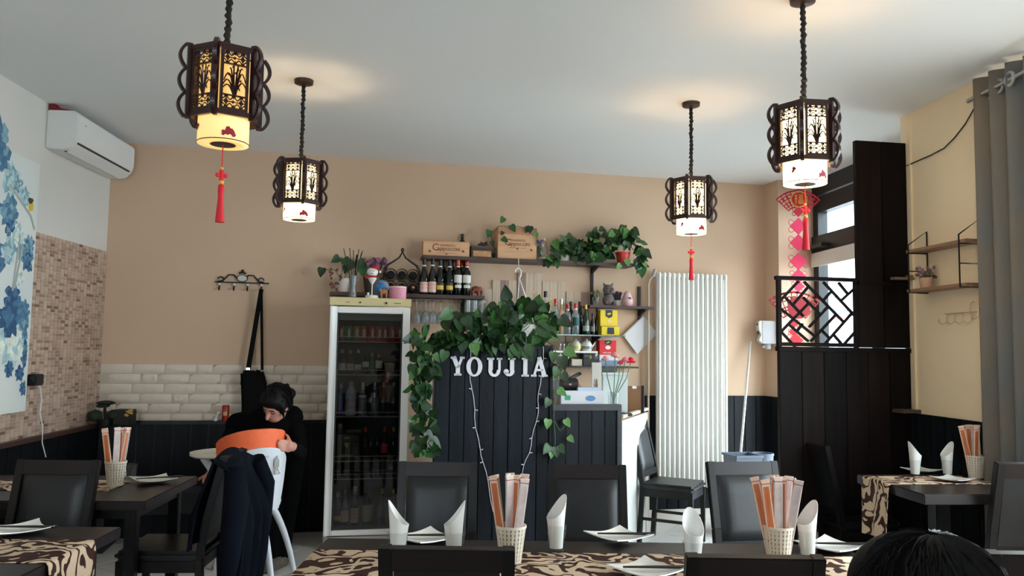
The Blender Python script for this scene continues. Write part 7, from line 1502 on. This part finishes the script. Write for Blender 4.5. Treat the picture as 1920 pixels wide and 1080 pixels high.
b = B(); o = RL(hB - 0.03, 0.016, hz + 0.01); b.tube([o + CDIR * 0.035 * math.cos(a) + Vector((0, 0, 0.05 * math.sin(a))) for a in [i * PI / 8 for i in range(16)]], 0.004, 5, closed=True); b.obj('ring', hkm, t)
t = T('wall_cable', 'thin black cable sagging across the cream wall', 'cable', Rp(0, 0, 0), 0); b = B(); b.tube([RL(rw(px, py, 0.008)[0], 0.008, rw(px, py, 0.008)[1]) for px, py in ((1700, 311), (1722, 301), (1745, 291), (1770, 278), (1790, 258), (1810, 232), (1826, 204), (1840, 180))], 0.004, 6); b.obj('cable_run', black_pl, t)
# ================================================================ CURTAIN
cm = M('curtain_grey', srgb(112, 116, 116), 0.85, col2=srgb(140, 120, 100), vscale=3.5, vstretch=(1, 1, 0.5), bump=0.1, bscale=150)
cu_ = T('grommet_curtain', 'long grey patterned curtain with metal grommets at the window edge', 'curtain', (2.60, 4.0, 0), 0)
b = B()
def cf(u, v):
    y = 0.52 - u * 0.45; amp = 0.034 + 0.008 * (1 - v); x = 0.03 + 0.04 * u + amp * math.sin(u * 2 * PI * 3.5 + 0.6) + 0.012 * (1 - v) * math.sin(u * 17); return (x, y, 0.02 + v * (CEIL - 0.05))
b.grid(cf, 90, 14); o = b.obj('cloth', cm, cu_); md = o.modifiers.new('t', 'SOLIDIFY'); md.thickness = 0.003
b = B(); b.tube([(0.03, 0.54, CEIL - 0.125), (0.07, -0.85, CEIL - 0.125)], 0.014, 10); b.obj('rod', steel_m, cu_)
for i in range(4):
    u = (i + 0.18) / 4; x, y, _ = cf(u, 1.0); b = B(); b.tube([(x - 0.004, y + 0.034 * math.cos(a), CEIL - 0.125 + 0.034 * math.sin(a)) for a in [q * PI / 8 for q in range(16)]], 0.010, 6, closed=True); b.obj('grommet', M('grommet_silver', srgb(190, 186, 180), 0.3, metal=0.5), cu_)
# ================================================================ HIGH CHAIR
hw = M('highchair_white', srgb(206, 208, 214), 0.4); ho = M('highchair_orange', srgb(236, 104, 56), 0.6, var=0.06, vscale=20, bump=0.1, bscale=80)
HC = Vector((-1.62, 5.06, 0)); hcr = T('high_chair', 'white and orange high chair held by the bending person', 'high chair', HC, 0)
FD = math.atan2(0.72, -0.62)                       # the way the child would face
def hshell(r, z0, z1, span, flare, nz=10, na=22, taper=0.0):
    b = B()
    def fn(u, v):
        a = FD + PI + (u - 0.5) * 2 * span * (1 - taper * (1 - v) ** 1.4); rr = r * (1 + flare * (v - 0.3)); z = z0 + (z1 - z0) * v - 0.10 * (abs(u - 0.5) * 2) ** 2.2 * v
        return (rr * math.cos(a), rr * math.sin(a), z)
    b.grid(fn, na, nz); return b
hshell(0.205, 0.50, 0.885, 1.15, 0.10, taper=0.35).obj('back_shell', hw, hcr, solid=0.018)
hshell(0.186, 0.56, 0.995, 1.75, 0.16).obj('seat_pad', ho, hcr, solid=0.024)
b = B(); b.lathe([(0, 0.50), (0.15, 0.50), (0.19, 0.53), (0.19, 0.56), (0, 0.56)], 24); b.obj('seat', hw, hcr)
b = B(); b.lathe([(0.0, 0.561), (0.165, 0.561), (0.165, 0.585), (0.0, 0.59)], 24); b.obj('seat_cushion', ho, hcr)
fd = Vector((math.cos(FD), math.sin(FD), 0)); sd_ = Vector((-fd.y, fd.x, 0))
tc_ = Vector((-0.20, 0.16, 0.79))
b = B(); b.lathe([(0, 0), (0.205, 0), (0.23, 0.012), (0.23, 0.032), (0.215, 0.034), (0.2, 0.014), (0, 0.012)], 28, cap=False, sx=1.0, sy=0.72); b.obj('tray', M('tray_cream', srgb(222, 212, 194), 0.4), hcr, tc_, (0, 0, FD + PI / 2))
for sg in (-1, 1): b = B(); b.bar(sd_ * sg * 0.17 + Vector((0, 0, 0.66)), tc_ + sd_ * sg * 0.15 + Vector((0, 0, 0.0)), 0.03, 0.035); b.obj('tray_arm', hw, hcr)
for i, (fx, fy, orange) in enumerate(((0.23, 0.30, 0), (-0.46, -0.09, 1), (-0.34, 0.42, 0), (0.24, -0.22, 0))):
    f = Vector((fx, fy, 0)); top = Vector((fx * 0.38, fy * 0.38, 0.52)); mid = top.lerp(f, 0.45) + Vector((fx * 0.12, fy * 0.12, 0.06))
    b = B(); pts = [top.lerp(mid, t) * (1 - t) + mid.lerp(f, t) * t for t in [j / 8 for j in range(9)]]; b.tube(pts[:6] if orange else pts, [0.024 - 0.001 * j for j in range(6 if orange else 9)], 10); lg = b.obj('leg', hw, hcr)
    if orange: b = B(); b.tube(pts[5:], [0.0195, 0.019, 0.018, 0.017], 10); b.obj('leg_sleeve', ho, lg)
    b = B(); b.ball(f + Vector((0, 0, 0.018)), (0.022, 0.022, 0.018), 8); b.obj('foot_cap', ho, lg)
b = B(); b.ball(Vector((0.15, 0.02, 0.54)), (0.05, 0.045, 0.05), 12); b.obj('leg_hub', hw, hcr)
b = B(); pk_ = atY(520, 868, 4.95) - HC; b.box(pk_, (0.03, 0.02, 0.05)); b.tube([pk_ + Vector((0, 0, -0.02)), pk_ + Vector((0.02, 0, -0.06)), pk_ + Vector((-0.01, 0, -0.07)), pk_ + Vector((0.004, 0, 0.03)), pk_ + Vector((-0.02, 0.05, 0.05))], 0.008, 6); b.obj('harness_clip', white_pl, hcr)
b = B(); b.box(fd * -0.224 + Vector((0, 0, 0.83)), (0.045, 0.004, 0.012), Matrix.Rotation(FD + PI / 2, 3, 'Z')); b.obj('badge', M('hc_badge', srgb(170, 172, 180), 0.4), hcr)
# ================================================================ PEOPLE
skin_m = M('skin', srgb(190, 134, 116), 0.55, var=0.05, vscale=20, trans=0.1); hair_m = M('black_hair', srgb(8, 6, 6), 0.6, spec=0.18, var=0.3, vscale=60, vstretch=(1, 1, 0.2)); black_cl = M('black_clothes', srgb(9, 8, 9), 0.95, spec=0.06, var=0.2, vscale=10, bump=0.1, bscale=30); trou = M('black_trousers', srgb(8, 8, 9), 0.95, spec=0.06); shoe_m = M('grey_trainer', srgb(84, 76, 66), 0.7, var=0.3, vscale=30)
V3 = lambda x, y, z: Vector((x, y, z))
def vgrow(name, prims, mats, voxel, smooth=4):
    """one continuous surface grown from overlapping capsules and ellipsoids; material by nearest shape"""
    b = B()
    for p in prims:
        if p[0] == 'c':
            _, a, c, ra, rb, m_ = p; a = Vector(a); c = Vector(c); n = 6; pts = [a.lerp(c, i / n) for i in range(n + 1)]; b.tube(pts, [ra + (rb - ra) * i / n for i in range(n + 1)], 14); b.ball(a, ra, 12); b.ball(c, rb, 12)
        else: _, c, r, R, m_ = p; b.ball(c, r, 20, R)
    me = bpy.data.meshes.new('tmp'); me.from_pydata(b.v, [], b.f); bm = bmesh.new(); bm.from_mesh(me); bmesh.ops.recalc_face_normals(bm, faces=bm.faces); bm.to_mesh(me); bm.free()
    o = bpy.data.objects.new('tmp', me); COL.objects.link(o); md = o.modifiers.new('r', 'REMESH'); md.mode = 'VOXEL'; md.voxel_size = voxel; md.use_smooth_shade = True
    ms = o.modifiers.new('s', 'SMOOTH'); ms.factor = 0.5; ms.iterations = smooth
    bpy.context.view_layer.update(); out = bpy.data.meshes.new_from_object(o.evaluated_get(bpy.context.evaluated_depsgraph_get())); bpy.data.objects.remove(o); bpy.data.meshes.remove(me)
    out.name = name; out.materials.clear()
    for m_ in mats: out.materials.append(m_)
    idx = []
    for pl in out.polygons:
        c = pl.center; best = 9; bi = 0
        for p in prims:
            if p[0] == 'c':
                _, a, e, ra, rb, m_ = p; a = Vector(a); e = Vector(e); ab = e - a; t = max(0, min(1, (c - a).dot(ab) / max(1e-9, ab.length_squared))); d = (c - a - ab * t).length - (ra + (rb - ra) * t)
            else:
                _, q, r, R, m_ = p; r = r if isinstance(r, (tuple, list)) else (r, r, r); v = c - Vector(q); v = R.inverted() @ v if R is not None else v; d = (Vector((v.x / r[0], v.y / r[1], v.z / r[2])).length - 1) * min(r)
            if d < best: best = d; bi = m_
        idx.append(bi)
    out.polygons.foreach_set('material_index', idx); out.polygons.foreach_set('use_smooth', [True] * len(out.polygons)); return out
# --- person bending over the high chair
PB_ = Vector((-1.62, 5.5, 0)); A = lambda px, py, Y: atY(px, py, Y) - PB_
f = Vector((-0.30, -0.72, -0.62)).normalized(); u = (Vector((-0.05, -0.6, 0.8)) - f * Vector((-0.05, -0.6, 0.8)).dot(f)).normalized(); r = f.cross(u).normalized(); Rh = Matrix((r, f, u)).transposed()
Hc = A(517, 758, 5.28); pel = A(528, 812, 5.86); chest = A(502, 800, 5.52); neck = A(512, 780, 5.38)
shR = A(546, 783, 5.46); shL = A(446, 797, 5.50); elR = A(562, 848, 5.42); wrR = A(551, 838, 5.14); elL = A(412, 856, 5.36); wrL = A(398, 884, 5.16)
K, BL_, TR, SH = 0, 1, 2, 3
pr = [('e', Hc, (0.074, 0.092, 0.108), Rh, K), ('e', Hc + f * 0.035 - u * 0.055, (0.055, 0.058, 0.055), Rh, K), ('c', Hc - u * 0.07 - f * 0.02, neck, 0.05, 0.055, K),
      ('c', Hc + f * 0.088 + u * 0.012, Hc + f * 0.112 - u * 0.022, 0.009, 0.015, K), ('c', Hc + f * 0.075 - u * 0.058 - r * 0.02, Hc + f * 0.075 - u * 0.058 + r * 0.02, 0.013, 0.013, K),
      ('e', Hc + r * 0.077 - u * 0.005, (0.010, 0.022, 0.032), Rh, K), ('e', Hc - r * 0.077 - u * 0.005, (0.010, 0.022, 0.032), Rh, K),
      ('c', chest, pel, 0.165, 0.15, BL_), ('c', shL, shR, 0.085, 0.085, BL_), ('e', (chest + neck) / 2, (0.17, 0.13, 0.12), None, BL_), ('e', pel, (0.175, 0.15, 0.15), None, TR),
      ('c', shR, elR, 0.062, 0.052, BL_), ('c', elR, wrR, 0.05, 0.036, BL_), ('c', shL, elL, 0.062, 0.052, BL_), ('c', elL, wrL, 0.05, 0.036, BL_)]
for sx, (kx, ky, Yk), (ax, ay, Ya) in ((1, (544, 925, 5.66), (530, 1030, 5.56)), (-1, (516, 930, 5.62), (507, 1036, 5.50))):
    hip = pel + Vector((sx * 0.09, 0, -0.05)); kn = A(kx, ky, Yk); an = A(ax, ay, Ya); an.z = 0.10
    toe = Vector((an.x - 0.05, an.y - 0.15, 0.04)); heel = Vector((an.x, an.y + 0.03, 0.045))
    pr += [('c', hip, kn, 0.10, 0.068, TR), ('c', kn, an, 0.066, 0.052, TR), ('c', heel, toe, 0.045, 0.040, SH), ('c', an + Vector((0, 0, -0.02)), heel.lerp(toe, 0.3), 0.045, 0.045, SH)]
# right hand gripping the rim: palm, four fingers of different length, thumb from the side of the palm
palm = A(540, 836, 5.06); pd_ = (A(525, 834, 5.0) - palm).normalized(); up_ = Vector((0, 0, 1)); bk_ = Vector((0, 1, 0))
pr += [('c', wrR, palm, 0.030, 0.030, K), ('e', palm, (0.036, 0.022, 0.042), None, K)]
for i, L in enumerate((0.066, 0.074, 0.070, 0.054)):
    b0 = palm + up_ * (0.030 - 0.020 * i) + pd_ * 0.022; m1 = b0 + pd_ * L * 0.5 + Vector((0, -0.014, 0)); m2 = m1 + pd_ * L * 0.34 + Vector((0, 0.008, -0.002)); m3 = m2 + pd_ * L * 0.22 + Vector((0, 0.018, -0.004))
    pr += [('c', b0, m1, 0.0095, 0.0088, K), ('c', m1, m2, 0.0088, 0.008, K), ('c', m2, m3, 0.008, 0.007, K)]
t0_ = palm + up_ * 0.034 + Vector((0.006, 0.004, 0)); t1_ = t0_ + Vector((-0.016, 0.012, 0.026)); t2_ = t1_ + Vector((-0.024, 0.020, 0.012)); pr += [('c', t0_, t1_, 0.012, 0.010, K), ('c', t1_, t2_, 0.010, 0.008, K)]
palmL = wrL + (wrL - elL).normalized() * 0.06; pr += [('c', wrL, palmL, 0.03, 0.032, K)]
for i, L in enumerate((0.062, 0.072, 0.068, 0.052)):
    d = (wrL - elL).normalized(); s_ = d.cross(Vector((0, 0, 1))).normalized(); b0 = palmL + s_ * (0.028 - 0.019 * i) + d * 0.02; m1 = b0 + d * L * 0.5; m2 = m1 + d * L * 0.3 + Vector((0, 0, -0.014)); pr += [('c', b0, m1, 0.0095, 0.0085, K), ('c', m1, m2, 0.0085, 0.0072, K)]
d = (wrL - elL).normalized(); s_ = d.cross(Vector((0, 0, 1))).normalized(); pr += [('c', palmL + s_ * 0.03, palmL + s_ * 0.055 + d * 0.03, 0.012, 0.010, K), ('c', palmL + s_ * 0.055 + d * 0.03, palmL + s_ * 0.055 + d * 0.06, 0.010, 0.008, K)]
pe = T('person', 'person in black clothes with hair in a bun bending over the high chair', 'person', PB_, 0)
place('body', vgrow('body', pr, [skin_m, black_cl, trou, shoe_m], 0.0075), pe)
hb = [('e', Hc + u * 0.022 - f * 0.022, (0.094, 0.104, 0.112), Rh, 0), ('e', Hc + u * 0.065 + f * 0.03, (0.075, 0.06, 0.05), Rh, 0), ('e', A(543, 738, 5.36), (0.042, 0.042, 0.04), None, 0), ('e', A(538, 724, 5.37), (0.018, 0.02, 0.022), None, 0), ('e', Hc - u * 0.02 - f * 0.06, (0.085, 0.06, 0.09), Rh, 0), ('c', Hc + r * 0.08 + f * 0.035 + u * 0.03, Hc + r * 0.078 + f * 0.05 - u * 0.05, 0.016, 0.008, 0), ('c', Hc - r * 0.08 + f * 0.035 + u * 0.03, Hc - r * 0.078 + f * 0.05 - u * 0.05, 0.016, 0.008, 0)]
place('hair', vgrow('hair', hb, [hair_m], 0.009), pe)
b = B(); rnd = random.Random(3)
for i in range(260):
    a = rnd.uniform(0, 2 * PI); e = rnd.uniform(-0.2, 1.5); pts = []
    for j in range(5):
        ee = e - 0.2 * j * (0.4 if math.sin(a) > 0.2 else 1); aa = a + rnd.uniform(-0.05, 0.05); li = 0.002 + 0.004 * rnd.random(); q = V3((0.094 + li) * math.cos(aa) * math.cos(ee), (0.104 + li) * math.sin(aa) * math.cos(ee), (0.112 + li) * math.sin(ee)); pts.append(Hc + u * 0.022 - f * 0.022 + Rh @ q)
        if math.sin(aa) > 0.3 and ee < 0.35: break
    if len(pts) > 1: b.tube(pts, [0.0022] * (len(pts) - 1) + [0.0006], 3)
tag(b.obj('hair_strands', hair_m, pe), 'loose strands of dark hair', kind='stuff')
for sg in (-1, 1): b = B(); b.tube([Hc + f * 0.086 + r * sg * 0.02 + u * 0.006, Hc + f * 0.088 + r * sg * 0.032 + u * 0.002, Hc + f * 0.080 + r * sg * 0.046 + u * 0.006], 0.003, 5); b.obj('eyelid', hair_m, pe); b = B(); b.tube([Hc + f * 0.090 + r * sg * 0.018 + u * 0.026, Hc + f * 0.086 + r * sg * 0.046 + u * 0.026], 0.0035, 5); b.obj('eyebrow', hair_m, pe)
b = B(); b.tube([Hc + f * 0.091 - u * 0.056 - r * 0.02, Hc + f * 0.0935 - u * 0.056, Hc + f * 0.091 - u * 0.056 + r * 0.02], 0.0042, 5); b.obj('mouth', M('lips', srgb(150, 84, 80), 0.5), pe)
b = B(); q = Hc - r * 0.082 - u * 0.03; b.ball(q, 0.005, 6); b.obj('earring', steel_m, pe)
# --- seated guest, only the top of the head shows
GB = Vector((0.535, 1.05, 0)); hz_ = 1.15
gst = T('person', 'seated guest seen from behind, only dark hair visible at the lower edge', 'person', GB, 0)
Hc = Vector((0, 0, hz_)); V = Vector
pr = [('e', Hc, (0.076, 0.095, 0.11), None, 0), ('e', Hc + V((0, 0.04, -0.06)), (0.055, 0.058, 0.05), None, 0), ('c', Hc + V((0, -0.01, -0.08)), V((0, -0.03, 0.98)), 0.055, 0.06, 0), ('c', Hc + V((0, 0.09, 0.01)), Hc + V((0, 0.112, -0.022)), 0.009, 0.014, 0),
      ('e', Hc + V((0.078, -0.005, -0.005)), (0.010, 0.02, 0.032), None, 0), ('e', Hc + V((-0.078, -0.005, -0.005)), (0.010, 0.02, 0.032), None, 0),
      ('c', (-0.15, -0.03, 0.93), (0.15, -0.03, 0.93), 0.075, 0.075, 1), ('c', (0, -0.03, 0.88), (0, -0.06, 0.60), 0.15, 0.15, 1), ('e', (0, -0.05, 0.56), (0.18, 0.14, 0.09), None, 2)]
for s in (-1, 1):
    pr += [('c', (s * 0.19, -0.03, 0.92), (s * 0.23, 0.04, 0.68), 0.058, 0.048, 1), ('c', (s * 0.23, 0.04, 0.68), (s * 0.13, 0.24, 0.63), 0.046, 0.034, 1), ('e', (s * 0.12, 0.285, 0.635), (0.036, 0.045, 0.018), None, 0),
           ('c', (s * 0.09, -0.02, 0.555), (s * 0.11, 0.38, 0.545), 0.082, 0.064, 2), ('c', (s * 0.11, 0.38, 0.545), (s * 0.11, 0.40, 0.10), 0.06, 0.045, 2), ('c', (s * 0.11, 0.38, 0.045), (s * 0.115, 0.56, 0.04), 0.045, 0.038, 3)]
    for i, L in enumerate((0.06, 0.07, 0.066, 0.05)): x = s * (0.095 + 0.017 * i); pr += [('c', (x, 0.315, 0.638), (x, 0.315 + L * 0.6, 0.636), 0.0095, 0.0085, 0), ('c', (x, 0.315 + L * 0.6, 0.636), (x, 0.315 + L, 0.624), 0.0085, 0.007, 0)]
    pr += [('c', (s * 0.085, 0.28, 0.64), (s * 0.06, 0.315, 0.638), 0.011, 0.009, 0)]
place('body', vgrow('body', pr, [skin_m, M('guest_top', srgb(40, 42, 52), 0.9), trou, shoe_m], 0.0095), gst)
hb = [('e', Hc + V((0, -0.018, 0.022)), (0.089, 0.106, 0.10), None, 0), ('e', Hc + V((-0.01, 0.02, 0.045)), (0.078, 0.08, 0.074), None, 0), ('e', Hc + V((0.0, -0.05, -0.05)), (0.082, 0.06, 0.09), None, 0)]
ho_ = place('hair', vgrow('hair', hb, [hair_m], 0.008), gst)
b = B(); rnd = random.Random(12)
for i in range(1100):
    a = rnd.uniform(0, 2 * PI); e = rnd.uniform(0.2, 1.5); da = rnd.uniform(-0.35, 0.35); pts = []
    for j in range(5):
        ee = e - 0.22 * j; aa = a + da * j * 0.3; lift = 0.003 + 0.006 * math.sin(j * 0.8) * rnd.random(); pts.append(Hc + V(((0.089 + lift) * math.cos(aa) * math.cos(ee), -0.018 + (0.106 + lift) * math.sin(aa) * math.cos(ee), 0.022 + (0.101 + lift) * math.sin(ee))))
    b.tube(pts, [0.0012, 0.0018, 0.0018, 0.0014, 0.0004], 3)
tag(b.obj('hair_strands', hair_m, gst), 'loose strands of dark hair', kind='stuff')
dupT(ch0, Vector((0.535, 1.02, 0)), PI, 'dining chair under the seated guest, below the frame')
